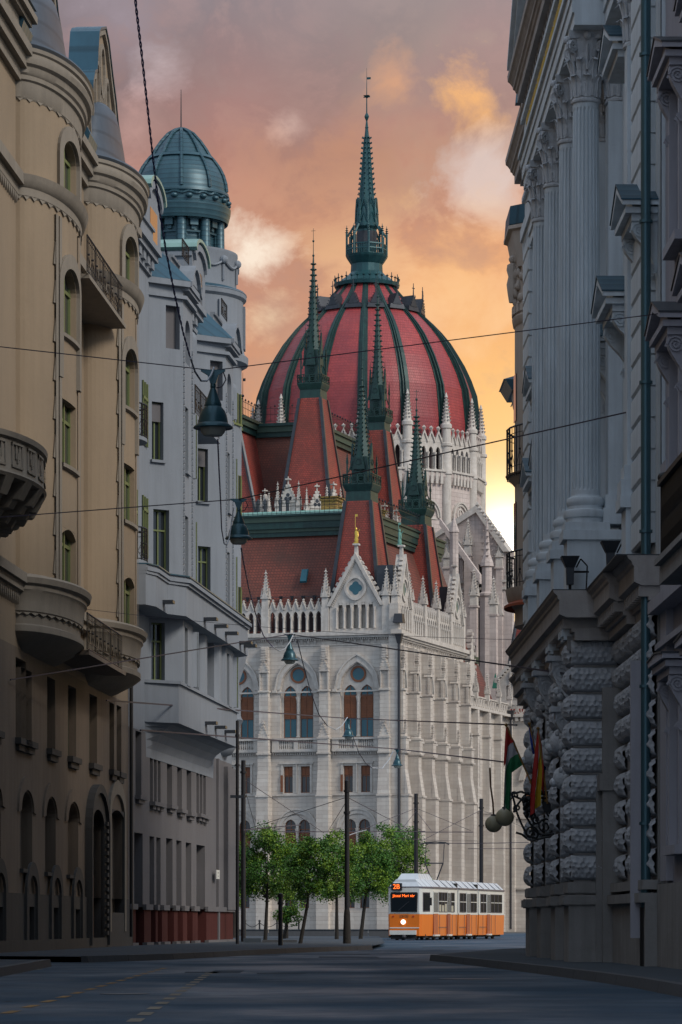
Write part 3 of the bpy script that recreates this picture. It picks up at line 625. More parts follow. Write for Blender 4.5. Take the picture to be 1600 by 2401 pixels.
# ---- steep tiled towers with copper lanterns and spires
def oct_ring(cx, cy, r, z): return [(cx + r * math.cos(PI / 8 + k * PI / 4), cy + r * math.sin(PI / 8 + k * PI / 4), z) for k in range(8)]
def spire_tower(a, b, z0, w0, z1, w1, sp, label=None):
    """truncated tiled pyramid, copper cornice and gallery, louvred lantern, crocketed spire"""
    t = P('tower_roof', MB().frus(a, b, z0, w0, z1, w1), 'red_tile', parl)
    mb = MB()
    for sx_ in (-1, 1):
        for sy_ in (-1, 1):
            p = lambda w, z, e: [(a + sx_ * w / 2 + i, b + sy_ * w / 2 + j, z) for i, j in ((-e, -e), (e, -e), (e, e), (-e, e))]
            mb.hexa(p(w0, z0, .17), p(w1, z1, .15))
    P('hip_rib', mb, 'lead_black', t)
    cg = w1 * 1.0
    mb = MB().frus(a, b, z1 - .1, cg, z1 + .9, cg * .97).frus(a, b, z1 + .9, cg * 1.02, z1 + 1.25, cg * 1.14).frus(a, b, z1 + 1.25, cg * 1.14, z1 + 1.45, cg * 1.2)
    P('cornice', mb, 'dark_copper', t)
    gz = z1 + 1.45; g2 = cg * .57; mb = MB(); gh = .95
    for s in (-1, 1):
        mb.box(a - g2, a + g2, b + s * g2 - .05, b + s * g2 + .05, gz + gh - .08, gz + gh); mb.box(a - g2, a + g2, b + s * g2 - .05, b + s * g2 + .05, gz, gz + .12)
        mb.box(a + s * g2 - .05, a + s * g2 + .05, b - g2, b + g2, gz + gh - .08, gz + gh); mb.box(a + s * g2 - .05, a + s * g2 + .05, b - g2, b + g2, gz, gz + .12)
        for k in range(4):
            x = -g2 + (k + .5) * g2 / 2
            for q in range(8):
                t0, t1 = q * PI / 4, (q + 1) * PI / 4; r = g2 * .22; zc = gz + gh * .52
                mb.rod((a + x + r * math.cos(t0), b + s * g2, zc + r * math.sin(t0)), (a + x + r * math.cos(t1), b + s * g2, zc + r * math.sin(t1)), .04, n=4)
                mb.rod((a + s * g2, b + x + r * math.cos(t0), zc + r * math.sin(t0)), (a + s * g2, b + x + r * math.cos(t1), zc + r * math.sin(t1)), .04, n=4)
        for k in range(5):
            x = -g2 + k * g2 / 2
            mb.box(a + x - .05, a + x + .05, b + s * g2 - .05, b + s * g2 + .05, gz, gz + gh); mb.box(a + s * g2 - .05, a + s * g2 + .05, b + x - .05, b + x + .05, gz, gz + gh)
    P('gallery_rail', mb, 'dark_copper', t)
    lz = gz; lw = cg * .66; lh = sp * .27
    mb = MB().frus(a, b, lz, lw, lz + lh, lw * .9)
    for k in range(4):                                          # gabled faces, buttress pinnacles
        c, s = math.cos(k * PI / 2), math.sin(k * PI / 2); r = lambda x, y, z: (a + c * x - s * y, b + s * x + c * y, z)
        mb.hexa([r(-lw * .36, -lw * .5, lz + lh * .55), r(lw * .36, -lw * .5, lz + lh * .55), r(0, -lw * .5, lz + lh * 1.5)], [r(-lw * .36, -lw * .62, lz + lh * .55), r(lw * .36, -lw * .62, lz + lh * .55), r(0, -lw * .62, lz + lh * 1.5)])
        for q in range(9): mb.hexa([r(-lw * .2, -lw * .5, lz + .12 + q * lh * .062), r(lw * .2, -lw * .5, lz + .12 + q * lh * .062), r(lw * .2, -lw * .57, lz + .05 + q * lh * .062), r(-lw * .2, -lw * .57, lz + .05 + q * lh * .062)],
                                   [r(-lw * .2, -lw * .5, lz + .17 + q * lh * .062), r(lw * .2, -lw * .5, lz + .17 + q * lh * .062), r(lw * .2, -lw * .57, lz + .1 + q * lh * .062), r(-lw * .2, -lw * .57, lz + .1 + q * lh * .062)])
        for q in range(10):
            t0, t1 = q * PI / 5, (q + 1) * PI / 5; rr = lw * .17; zc = lz + lh * .82
            mb.rod(r(rr * math.cos(t0), -lw * .64, zc + rr * math.sin(t0)), r(rr * math.cos(t1), -lw * .64, zc + rr * math.sin(t1)), .035, n=4)
        p = r(lw * .68, lw * .68, 0); mb.frus(p[0], p[1], lz, .16, lz + lh * .75, .12); mb.frus(p[0], p[1], lz + lh * .75, .2, lz + lh * 1.15, .02)
        for q in range(3): mb.frus(p[0], p[1], lz + lh * (.8 + q * .1), .04, lz + lh * (.83 + q * .1), .2 - q * .04)
        mb.rod(r(lw * .62, lw * .62, lz + lh * .45), r(lw * .4, lw * .4, lz + lh * .95), .06, n=4)
        mb.rod(r(0, -lw * .56, lz + lh * 1.45), r(0, -lw * .56, lz + lh * 1.75), .05, .01, 4)
    P('lantern', mb, 'dark_copper', t)
    sz = lz + lh * .98; top = lz + sp; r0 = lw * .50
    mb = MB().hexa(oct_ring(a, b, r0, sz), oct_ring(a, b, r0 * .62, sz + (top - sz) * .30)); mb.hexa(oct_ring(a, b, r0 * .62, sz + (top - sz) * .30), oct_ring(a, b, .06, top))
    for j in range(16):
        q = (j + .5) / 17; rad = (r0 * (1 - q / .3 * .38) if q < .3 else (r0 * .62 - .06) * (1 - (q - .3) / .7) + .06) + .02; z = sz + (top - sz) * q
        for k in range(8):
            an = PI / 8 + k * PI / 4; mb.rod((a + rad * math.cos(an), b + rad * math.sin(an), z), (a + (rad + .16) * math.cos(an), b + (rad + .16) * math.sin(an), z + .12), .05, .08, 4)
    mb.ball((a, b, top + .1), .13, 8); mb.rod((a, b, top), (a, b, top + sp * .22), .045, .02, 5); mb.ball((a, b, top + sp * .12), .12, 8)
    mb.rod((a - .22, b, top + sp * .20), (a + .22, b, top + sp * .20), .025, n=4)
    P('spire', mb, 'dark_copper', t)
spire_tower(-3.95, 3.2, 27.5, 4.9, 38.4, 2.35, 9.4)
spire_tower(-4.4, 22.3, 27.5, 5.2, 38.4, 2.35, 9.4)
A1, A2, AZ = (-22.1, 45.5), (-22.4, 69.4), 54.6
spire_tower(*A1, 43.0, 5.3, AZ, 2.25, 13.2); spire_tower(*A2, 43.0, 5.3, AZ, 2.25, 13.2)
# ---- upper hall block
mb = MB().hexa([(-60, 46.2, 30), (-20.6, 46.2, 30), (-20.6, 74, 30), (-60, 74, 30)], [(-60, 46.2, 41.6), (-20.6, 46.2, 41.6), (-20.6, 74, 41.6), (-60, 74, 41.6)])
ub = P('upper_hall', mb, 'limestone', parl)
P('roof_slope', MB().hexa([(-60, 46.4, 41.6), (-20.8, 46.4, 41.6), (-20.8, 73, 41.6), (-60, 73, 41.6)], [(-60, 49, 51.4), (-23.4, 49, 51.4), (-23.4, 71, 51.4), (-60, 71, 51.4)]), 'brown_tile', ub)
P('roof_cornice', MB().box(-60, -23.1, 48.7, 71, 51.4, 51.9).box(-60, -22.7, 48.3, 71.4, 52.5, 52.8), 'dark_copper', ub); P('roof_frieze', MB().box(-60, -22.9, 48.5, 71.2, 51.9, 52.5), 'cornice_green', ub)
P('roof_slope', MB().hexa([(-45, 42.4, 41.6), (-27.0, 42.4, 41.6), (-27.0, 50, 41.6), (-45, 50, 41.6)], [(-45, 43.9, 51.6), (-29.6, 43.9, 51.6), (-29.6, 51, 51.6), (-45, 51, 51.6)]), 'red_tile', ub)
P('hip_rib', MB().rod((-27.0, 42.35, 41.6), (-29.55, 43.85, 51.6), .22, n=6), 'lead_black', ub)
P('roof_cornice', MB().box(-45, -29.3, 43.6, 51, 51.5, 52.1).box(-45, -28.9, 43.2, 51, 52.7, 53.0), 'dark_copper', ub); P('roof_frieze', MB().box(-45, -29.1, 43.4, 51, 52.1, 52.7), 'cornice_green', ub)
railing(parl, [(-45, 43.5, 53.0), (-29.1, 43.5, 53.0), (-29.1, 48.4, 52.9), (-23.0, 48.4, 52.8), (-23.0, 70, 52.8)], 1.7)
P('weather_vane', MB().rod((-29.1, 43.6, 53), (-29.1, 43.6, 57.4), .06, .02).ball((-29.1, 43.6, 55), .16, 8).box(-29.1, -28.8, 43.59, 43.61, 56.5, 56.8), 'wrought_iron', parl)
P('rod_finial', MB().rod((-22.8, 67, 52.8), (-22.8, 67, 57.6), .05, .02).ball((-22.8, 67, 54.4), .14, 8), 'wrought_iron', parl)
def aedicule(x, y, z, rz, s=1.0):
    mb = wall(MB(), ff, -.8, .8, 0, 1.6, [(-.25, .25, .3, 1.3, 'point', 1.0)], .3, .0)
    mb.box(-.8, .8, .02, .6, 0, 1.6); slab(mb, ff, [(-.95, 1.55), (.95, 1.55), (0, 3.5)], -.3, .1)
    for q in range(1, 6):
        for sg in (-1, 1): bar(mb, ff, sg * .95 * (1 - q / 6) - .07, sg * .95 * (1 - q / 6) + .07, 1.5 + 2.0 * q / 6, 1.72 + 2.0 * q / 6, -.1, .16)
    mb.frus(0, 0, 3.4, .14, 4.2, .08).frus(0, 0, 3.85, .5, 3.98, .5)
    o = P('roof_aedicule', mb, 'carved_stone', parl, loc=(x, y, z), rz=rz, sc=(s, s, s))
    tre = MB()
    for cx_, cz_ in ((-.2, 1.95), (.2, 1.95), (0, 2.32)): tre.poly([ff(cx_ + .2 * math.cos(k * PI / 5), cz_ + .2 * math.sin(k * PI / 5), .11) for k in range(10)])
    P('trefoil', tre, 'lead_black', o)
    for sg in (-1, 1): P('pinnacle', me_pin, None, o, loc=(sg * 1.12, 0, .2), sc=(.75, .75, 1.02))
for a, b, z, rz, s in ((-23.4, 41.2, 42.0, 0, 1.0), (-26.1, 41.8, 41.6, -.8, .85), (-20.4, 41.4, 41.4, .5, .95), (-19.3, 43.5, 41.6, 1.2, 1.0),
                       (-19.4, 62, 41.2, PI / 2, 1.1), (-19.4, 66.5, 41.2, PI / 2, 1.1)): aedicule(a, b, z, rz, s)
P('parapet_wall', MB().box(-30, -18.6, 40.4, 42, 30, 42.0).box(-19.2, -18.4, 42, 72, 30, 41.4), 'limestone', parl)
# brick chimneys on the front roof
def chimney(a, b, z, w, d, h):
    mb = MB().box(a - w / 2, a + w / 2, b - d / 2, b + d / 2, z, z + h).box(a - w / 2 - .12, a + w / 2 + .12, b - d / 2 - .12, b + d / 2 + .12, z + h * .80, z + h * .88).box(a - w / 2 - .2, a + w / 2 + .2, b - d / 2 - .2, b + d / 2 + .2, z + h * .94, z + h)
    P('chimney', mb, 'yellow_brick', parl)
chimney(-10.2, 14, ZR + 2.1, 1.5, 1.8, 1.95); chimney(-9.2, 17.5, ZR + 2.1, 1.0, 1.3, 1.9); chimney(-7.6, 12.5, ZR + 1.7, 2.0, 1.6, 1.15); chimney(-5.2, 12, ZR + 1.3, 1.2, 1.4, 1.1)
mb = MB()
for a in (-17.4, -16.7, -15.2, -14.5): mb.lathe([(.16, 0), (.16, 1.4), (.22, 1.45), (.2, 1.7), (.02, 2.0)], a, 14, 8, rot=0); 
for i, v in enumerate(mb.v): mb.v[i] = (v[0], v[1], v[2] + ZR + 2.2)
P('vent_pipe', mb, 'lead_black', parl)
# ---- great dome
DC = (-34.3, 104.4); DD = 410.0; pm = F / DD
zd = lambda v: H + (V0 - v) / pm
prof = [(260, 1060), (259, 1010), (255, 970), (250, 932), (237, 895), (222, 862), (207, 836), (190, 808), (170, 783), (150, 762), (130, 743), (112, 727), (95, 710), (80, 694), (66, 677)]
prof = [(r / pm, zd(v)) for r, v in prof]
dome = P('dome', MB().lathe([(r * .962, z) for r, z in prof], *DC, n=64), 'gallery_shade', parl)
OFF = -math.radians(75.3)
for k in range(16):
    a0 = OFF + (k + .5 - .5) * PI / 8; mb = MB()
    n = 5; g = .115
    for j in range(len(prof) - 1):
        for i in range(n):
            pa = a0 + PI / 8 * (g + (1 - 2 * g) * i / n); pb = a0 + PI / 8 * (g + (1 - 2 * g) * (i + 1) / n)
            q = []
            for (r, z), an in (((prof[j]), pa), ((prof[j]), pb), ((prof[j + 1]), pb), ((prof[j + 1]), pa)): q.append((DC[0] + r * .985 * math.cos(an), DC[1] + r * .985 * math.sin(an), z))
            mb.poly(q)
    P('dome_panel', mb, 'dome_tile', dome, True)
    mb = MB()
    for wd, ex in ((1.2, .988), (.66, 1.014), (.2, 1.032)):
        for j in range(len(prof) - 1):
            b_, t_ = [], []
            for (r, z), L_ in ((prof[j], b_), (prof[j + 1], t_)):
                hw = wd * (.35 + .65 * r / 13.3)
                for rr, s in ((r * .95, -1), (r * .95, 1), (r * ex + .05, 1), (r * ex + .05, -1)):
                    L_.append((DC[0] + rr * math.cos(a0) - s * hw / 2 * math.sin(a0) * 1, DC[1] + rr * math.sin(a0) + s * hw / 2 * math.cos(a0), z))
            mb.hexa(b_, t_)
    P('dome_rib', mb, 'dark_copper', dome)
    # lucarne between the ribs
    am = a0 + PI / 16; rz = prof[10][0] * 1.0; zz = zd(744); c, s = math.cos(am), math.sin(am)
    r_ = lambda x, y, z: (DC[0] + (rz + y) * c - x * s, DC[1] + (rz + y) * s + x * c, zz + z)
    mb = MB().hexa([r_(-1.05, -1.6, 0), (r_(1.05, -1.6, 0)), r_(1.05, .32, 0), r_(-1.05, .32, 0)], [r_(-.9, -1.6, .55), r_(.9, -1.6, .55), r_(.9, .25, .55), r_(-.9, .25, .55)])
    mb.hexa([r_(-.62, -1.5, .5), r_(.62, -1.5, .5), r_(0, -1.5, 1.9)], [r_(-.62, .3, .5), r_(.62, .3, .5), r_(0, .3, 1.9)])
    mb.rod(r_(0, .2, 1.8), r_(0, .2, 3.3), .09, .04, 5); mb.rod(r_(-.25, .2, 2.7), r_(.25, .2, 2.7), .06, n=4)
    for q in range(4):
        for sg in (-1, 1): mb.rod(r_(sg * .6 * (1 - q / 4), .3, .6 + q * .33), r_(sg * (.6 * (1 - q / 4) + .18), .3, .75 + q * .33), .05, n=4)
    P('lucarne', mb, 'lead_black', dome)
ring = MB().lathe([(66 / pm, zd(677)), (76 / pm, zd(676)), (78 / pm, zd(668)), (66 / pm, zd(664)), (56 / pm, zd(655)), (45 / pm, zd(648)), (38 / pm, zd(640)), (37 / pm, zd(622)), (40 / pm, zd(618)), (48 / pm, zd(606)), (50 / pm, zd(601)), (44 / pm, zd(600))], *DC, n=16)
for k in range(32):
    a = k * PI / 16; r = 75 / pm; x, y = DC[0] + r * math.cos(a), DC[1] + r * math.sin(a)
    ring.rod((x, y, zd(670)), (x, y, zd(654 if k % 2 else 648)), .09, .05, 4); ring.frus(x, y, zd(660), .12, zd(657), .32)
P('lantern_base', ring, 'spire_copper', dome)
mb = MB().lathe([(24 / pm, zd(601)), (24 / pm, zd(540)), (29 / pm, zd(534)), (29 / pm, zd(526)), (27 / pm, zd(524)), (25 / pm, zd(492)), (20 / pm, zd(480))], *DC, n=8)
for k in range(8):
    a = k * PI / 4 + PI / 8; c, s = math.cos(a), math.sin(a); q = lambda r, v: (DC[0] + r / pm * c, DC[1] + r / pm * s, zd(v))
    mb.rod(q(47, 601), q(47, 552), .15, n=6).rod(q(47, 552), q(47, 530), .16, .02, 6); mb.rod(q(45, 556), q(29, 530), .13, n=5).rod(q(40, 601), q(40, 556), .09, n=5)
    for j in range(3): mb.frus(*q(47, 0)[:2], zd(549 - j * 5), .1, zd(547 - j * 5), .42 - j * .08)
    mb.rod(q(26, 526), q(25, 494), .14, n=6).rod(q(25, 494), q(25, 466), .13, .02, 6); mb.rod(q(27, 505), q(36, 508), .05, n=4) if k % 2 else None
    a2 = a + PI / 4; q2 = lambda r, v: (DC[0] + r / pm * math.cos(a2), DC[1] + r / pm * math.sin(a2), zd(v))
    for v in (601, 588, 577): mb.rod(q(47, v), q2(47, v), .09, n=4)
    for j in range(1, 8):
        p0 = Vector(q(47, 600)).lerp(Vector(q2(47, 600)), j / 8); mb.rod(p0, p0 + Vector((0, 0, zd(577) - zd(600))), .045, n=4)
    for v0, v1, r in ((500, 470, 25.5), (524, 505, 27)):
        m_ = Vector(q(r, v0)).lerp(Vector(q2(r, v0)), .5); m_.z = zd(v1 - 4); mb.rod(q(r, v0), m_, .10, n=4).rod(m_, q2(r, v0), .10, n=4)
P('lantern', mb, 'spire_copper', dome)
P('lantern_louvre', MB().lathe([(24.8 / pm, zd(575)), (24.8 / pm, zd(545))], *DC, n=8), 'lead_black', dome)
mb = MB().lathe([(19 / pm, zd(488)), (14.5 / pm, zd(440)), (10 / pm, zd(380)), (5.5 / pm, zd(320)), (3.6 / pm, zd(302)), (4.6 / pm, zd(300)), (3.4 / pm, zd(297)), (1.9 / pm, zd(284)), (5.6 / pm, zd(275)), (5.6 / pm, zd(273)), (1.6 / pm, zd(265)), (1.2 / pm, zd(230)), (.6 / pm, zd(190)), (.3 / pm, zd(159))], *DC, n=8)
for j in range(13):
    v = 470 - j * 12; r = (19 - (488 - v) * .080) / pm * (.98)
    for k in range(8):
        a = k * PI / 4; mb.rod((DC[0] + r * .95 * math.cos(a), DC[1] + r * .95 * math.sin(a), zd(v)), (DC[0] + (r + .30) * math.cos(a), DC[1] + (r + .30) * math.sin(a), zd(v - 3)), .08, .10, 4)
for k in range(8): a = k * PI / 4; mb.rod((DC[0] + 18.5 / pm * math.cos(a), DC[1] + 18.5 / pm * math.sin(a), zd(488)), (DC[0] + 5.8 / pm * math.cos(a), DC[1] + 5.8 / pm * math.sin(a), zd(322)), .10, .06, 5)
mb.rod((DC[0] - .4, DC[1], zd(228)), (DC[0] + .4, DC[1], zd(228)), .08, n=4); mb.frus(DC[0], DC[1], zd(231), .1, zd(225), .7); mb.box(DC[0], DC[0] + .5, DC[1] - .03, DC[1] + .03, zd(187), zd(182))
P('spire', mb, 'spire_copper', dome)
# ---- drum
dr = 13.7; zt, zb = zd(1052), zd(1133)
drum = P('drum', MB().lathe([(dr + .1, 26), (dr + .1, zb - 1.6), (dr + .5, zb - .6), (dr + .5, zb), (dr - 1.0, zb), (dr - 1.4, zt + .4), (0.01, zt + .4)], *DC, n=16, rot=OFF), 'drum_stone', parl)
P('gallery_back', MB().lathe([(dr - .9, zb + .02), (dr - .95, zt - .6)], *DC, n=16, rot=OFF), 'gallery_shade', drum)  # dark sheet behind the drum arcade, shade put into its colour
me_tur = mesh('drum_turret', MB().lathe([(.62, -26), (.62, -.4), (.75, -.3), (.75, 0), (.62, .15), (.62, 2.9), (.78, 3.0), (.78, 3.3), (.60, 3.4), (.56, 5.0), (.70, 5.1), (.70, 5.5), (.48, 5.7), (.10, 8.6), (.22, 8.75), (.04, 9.3)], n=10), 'carved_stone', True)
me_tcr = MB()
for j in range(7):
    z = 5.9 + j * .4; r = .50 - j * .055
    for k in range(8): a = k * PI / 4; me_tcr.frus(r * math.cos(a), r * math.sin(a), z, .06, z + .2, .20)
me_tcr = mesh('crocket', me_tcr, 'carved_stone')
for k in range(16):
    a0 = OFF + k * PI / 8; a1 = a0 + PI / 8
    x0, y0 = DC[0] + dr * math.cos(a0), DC[1] + dr * math.sin(a0); x1, y1 = DC[0] + dr * math.cos(a1), DC[1] + dr * math.sin(a1)
    t = P('drum_turret', me_tur, None, drum, loc=(x0, y0, zb)); P('crocket', me_tcr, None, t)
    if math.sin(a0 + PI / 16) > .45: continue
    Lw = math.hypot(x1 - x0, y1 - y0); ux, uy = (x1 - x0) / Lw, (y1 - y0) / Lw; nx, ny = uy, -ux
    fd = lambda s, z, d=0.0, x0=x0, y0=y0, ux=ux, uy=uy, nx=nx, ny=ny: (x0 + ux * s + nx * d, y0 + uy * s + ny * d, z)
    hs = []; n = 4; w = (Lw - 1.4) / n
    for q in range(n): hs.append((.7 + q * w + w * .2, .7 + (q + 1) * w - w * .2, zb + .1, zt - 1.3, 'point', zt - 1.9))
    ar = P('drum_arcade', wall(MB(), fd, .5, Lw - .5, zb, zt - .2, hs, .35, .1), 'carved_stone', drum)
    for q in range(n):
        x, y, z = fd(.7 + (q + .5) * w, zt - .75, .1); 
        gm = MB()
        for (p1, p2) in (((0, 0), (w / 2, 1.15)), ((w / 2, 1.15), (w, 0))): slab(gm, fd, [(.7 + q * w + p1[0], zt - .9 + p1[1]), (.7 + q * w + p2[0], zt - .9 + p2[1]), (.7 + q * w + p2[0], zt - .55 + p2[1]), (.7 + q * w + p1[0], zt - .55 + p1[1])], .05, .3)
        fan(gm, fd, [(.7 + q * w, zt - .8), (.7 + (q + 1) * w, zt - .8), (.7 + (q + .5) * w, zt + .4)], .12)
        cx_, cy_, _ = fd(.7 + (q + .5) * w, 0, .15); gm.frus(cx_, cy_, zt + .5, .12, zt + .85, .4).frus(cx_, cy_, zt + .85, .4, zt + 1.1, .05)
        P('gablet', gm, 'carved_stone', ar)
    for q in range(n + 1): P('colonnette', me_col, None, ar, loc=fd(.7 + q * w, zb + .1, .25), sc=(1.3, 1.3, (zt - zb - 2.1) / 1.43))
    bm = bar(MB(), fd, .4, Lw - .4, zb - .1, zb + .12, 0, .7); bar(bm, fd, .4, Lw - .4, zb - .55, zb - .4, 0, .4)
    for q in range(6): bar(bm, fd, .9 + q * (Lw - 2.0) / 5, 1.25 + q * (Lw - 2.0) / 5, zb - 1.5, zb - .1, 0, .55 )
    P('corbel_table', bm, 'carved_stone', ar)
    # round arched window below the gallery
    cc = Lw / 2; zc = zd(1240)
    arc = lambda r: [(cc + r * math.cos(PI - PI * i / 14), zc + r * 1.25 * math.sin(PI - PI * i / 14)) for i in range(15)]
    P('arch_moulding', band(band(MB(), fd, arc(1.35), arc(1.6), .05, .3), fd, arc(1.6), arc(1.75), .05, .45), 'carved_stone', drum)
    P('round_window', fan(MB(), fd, arc(1.35) + [(cc + 1.35, zc - 2.4), (cc - 1.35, zc - 2.4)], .06), 'dark_glass', drum)
    tr = MB(); bar(tr, fd, cc - .08, cc + .08, zc - 2.4, zc + 1.6, .07, .2); bar(tr, fd, cc - 1.3, cc + 1.3, zc - .2, zc, .07, .2)
    ci = [(cc + .5 * math.cos(t * PI / 6), zc + .75 + .5 * math.sin(t * PI / 6)) for t in range(13)]; co = [(cc + .68 * math.cos(t * PI / 6), zc + .75 + .68 * math.sin(t * PI / 6)) for t in range(13)]
    band(tr, fd, ci, co, .07, .22); P('tracery', tr, 'carved_stone', drum)
# ---- transept with its gable, right of the dome
ta0, tb0, _ = loc_uv(1040, 1290, 392); ta1, tb1, _ = loc_uv(1212, 1290, 392); tz, ta = zf(1302, 392), zf(1208, 392)
ta1 = ta0 + (ta1 - ta0) / .9545; tb = tb0 - 4
th = [(ta0 + 2.0, ta0 + 3.0, zf(1372, 392), zf(1280, 392), 'point', zf(1300, 392)), (ta1 - 3.2, ta1 - 2.2, zf(1380, 392), zf(1335, 392)), (ta1 - 5.0, ta1 - 4.2, zf(1372, 392), zf(1310, 392), 'point', zf(1320, 392)),
      (ta0 + .9, ta0 + 3.2, zf(1560, 392), zf(1400, 392), 'point', zf(1440, 392)), (ta1 - 4.0, ta1 - .6, zf(1520, 392), zf(1412, 392), 'point', zf(1455, 392))]
ft = lambda a, z, d=0.0: (a, tb - d, z)
mb = wall(MB(), ft, ta0 - 3, ta1, 0, tz, th, .6); mid = loc_uv(1148, 1208, 392)[0]
fan(mb, ft, [(ta0 - 3, tz), (ta1, tz), (mid, ta)], 0); mb.box(ta0 - 3, ta1 - .01, tb + .8, tb + 4, 0, tz)
tr = P('transept', mb, 'drum_stone', parl)
mb = MB()
for s, e in ((-1, ta0 - 3), (1, ta1)): slab(mb, ft, [(e + s * .5, tz - .3), (e - s * .2, tz - .3), (mid, ta - .35), (mid, ta + .45)], -1.2, .45)
mb.hexa([(ta0 - 3, tb + .5, tz), (ta1, tb + .5, tz), (mid, tb + .5, ta)], [(ta0 - 3, tb + 4, tz), (ta1, tb + 4, tz), (mid, tb + 4, ta)])
P('gable_coping', mb, 'carved_stone', tr)
for z in (zf(1378, 392), zf(1395, 392)): P('string_course', bar(MB(), ft, ta0 - 3, ta1 + .1, z, z + .3, 0, .25), 'carved_stone', tr)
for i, h in enumerate(th):
    P('window_back', MB().poly([ft(h[0], h[2], -.6), ft(h[1], h[2], -.6), ft(h[1], h[3], -.6), ft(h[0], h[3], -.6)]), 'dark_glass' if i < 3 else 'limestone', tr)
    if len(h) > 4: P('arch_moulding', band(MB(), ft, arch_pts(h[0], h[1], h[5], h[3], 'point'), arch_pts(h[0] - .4, h[1] + .4, h[5], h[3] + .5, 'point'), 0, .3), 'carved_stone', tr)
a, b, _ = loc_uv(1142, 1400, 385)
mb = MB().lathe([(.85, 0), (.85, zf(1400, 385)), (1.05, zf(1398, 385)), (1.05, zf(1393, 385)), (.62, zf(1388, 385)), (.58, zf(1330, 385)), (.8, zf(1328, 385)), (.75, zf(1320, 385)), (.4, zf(1300, 385)), (.15, zf(1235, 385)), (.02, zf(1215, 385))], a, b, 8)
for j in range(6):
    for k in range(4): an = k * PI / 2 + .4; mb.frus(a + .5 * math.cos(an), b + .5 * math.sin(an), zf(1322 - j * 15, 385), .1, zf(1318 - j * 15, 385), .35)
P('stair_turret', mb, 'drum_stone', tr)
P('stair_turret', MB().lathe([(.8, 0), (.8, zf(1420, 380)), (.55, zf(1416, 380)), (.5, zf(1250, 380)), (.62, zf(1248, 380)), (.1, zf(1215, 380))], *loc_uv(1065, 1400, 380)[:2], 8), 'drum_stone', tr)
for k_, (u_, v0_, vt_, D_) in enumerate(((1098, 1300, 1215, 386), (1122, 1296, 1190, 388), (1172, 1330, 1240, 386), (1196, 1380, 1290, 386), (1050, 1330, 1245, 384), (1112, 1420, 1330, 378), (1158, 1440, 1350, 378))):
    a_, b_, _ = loc_uv(u_, v0_, D_); h_ = (v0_ - vt_) * D_ / F
    P('buttress_pier', MB().frus(a_, b_, 0, 1.0, zf(v0_, D_), .75).frus(a_, b_, zf(v0_, D_) - .2, 1.0, zf(v0_, D_), 1.0), 'drum_stone', tr)
    P('pinnacle', me_pin, None, tr, loc=(a_, b_, zf(v0_, D_)), sc=(1.3, 1.3, h_ / 3.5))
for q_ in range(11):
    t_ = (q_ + .5) / 11; a_ = mid + (ta1 - mid) * t_; z_ = ta + (tz - ta) * t_ + .45
    P('crocket', MB().frus(a_, tb - .3, z_, .12, z_ + .25, .42).frus(a_, tb - .3, z_ + .25, .42, z_ + .6, .1), 'carved_stone', tr)
for x_, z0_, z1_ in ((ta0 + 4.4, 30, 39.5), (ta0 + 5.6, 30, 39.5), (ta1 - 1.5, 30, 38.5)):
    w_ = P('blind_window', fan(MB(), ft, [(x_ - .4, z0_)] + arch_pts(x_ - .4, x_ + .4, z1_ - .8, z1_, 'point') + [(x_ + .4, z0_)], .02), 'dark_glass', tr); P('tracery', band(MB(), ft, arch_pts(x_ - .42, x_ + .42, z1_ - .8, z1_, 'point'), arch_pts(x_ - .7, x_ + .7, z1_ - .8, z1_ + .5, 'point'), .0, .25), 'carved_stone', w_)
# flying buttresses seen as sloping bars
a, b, _ = loc_uv(1065, 1300, 384); a2, b2, _ = loc_uv(1135, 1400, 384)
P('flying_buttress', slab(MB(), lambda s, z, d=0.0: (s, b - d, z), [(a - 1.5, zf(1215, 384)), (a - 1.5, zf(1232, 384)), (a2, zf(1372, 384)), (a2, zf(1350, 384))], 0, .8), 'drum_stone', tr)
# ---- lower east wing: set back flank, then a wing facing the street
lz = zf(1650, 338); lh = []
for k in range(4): c = 24.7 + 4.3 * k; lh += [(c - 1.0, c + 1.0, 14.0, 19.5, 'point', 17.8), (c - .6, c + .6, 9.5, 12.5)]
wg = P('low_wing', wall(MB(), fl, 22.4, 41, 0, lz - 1.3, lh, .4, -.25), 'limestone', parl)
for h in lh: window(parl, lambda b_, z, d=0.0: fl(b_, z, d - .25), h, -.3, 'frame_brown', 'dark_glass', .08, 1, .6)
for k in range(5):
    c = 22.6 + 4.3 * k; mb = MB(); bar(mb, fl, c - .35, c + .35, 0, 11.5, -.25, .75); bar(mb, fl, c - .3, c + .3, 11.5, lz - 1.4, -.25, .45); bar(mb, fl, c - .4, c + .4, 11.4, 11.6, -.25, .82); bar(mb, fl, c - .4, c + .4, 18.8, 19.0, -.25, .55)
    P('buttress', mb, 'limestone', wg); P('pinnacle', me_pin, None, wg, loc=(.15, c, lz - .3), sc=(.7, .7, .8))
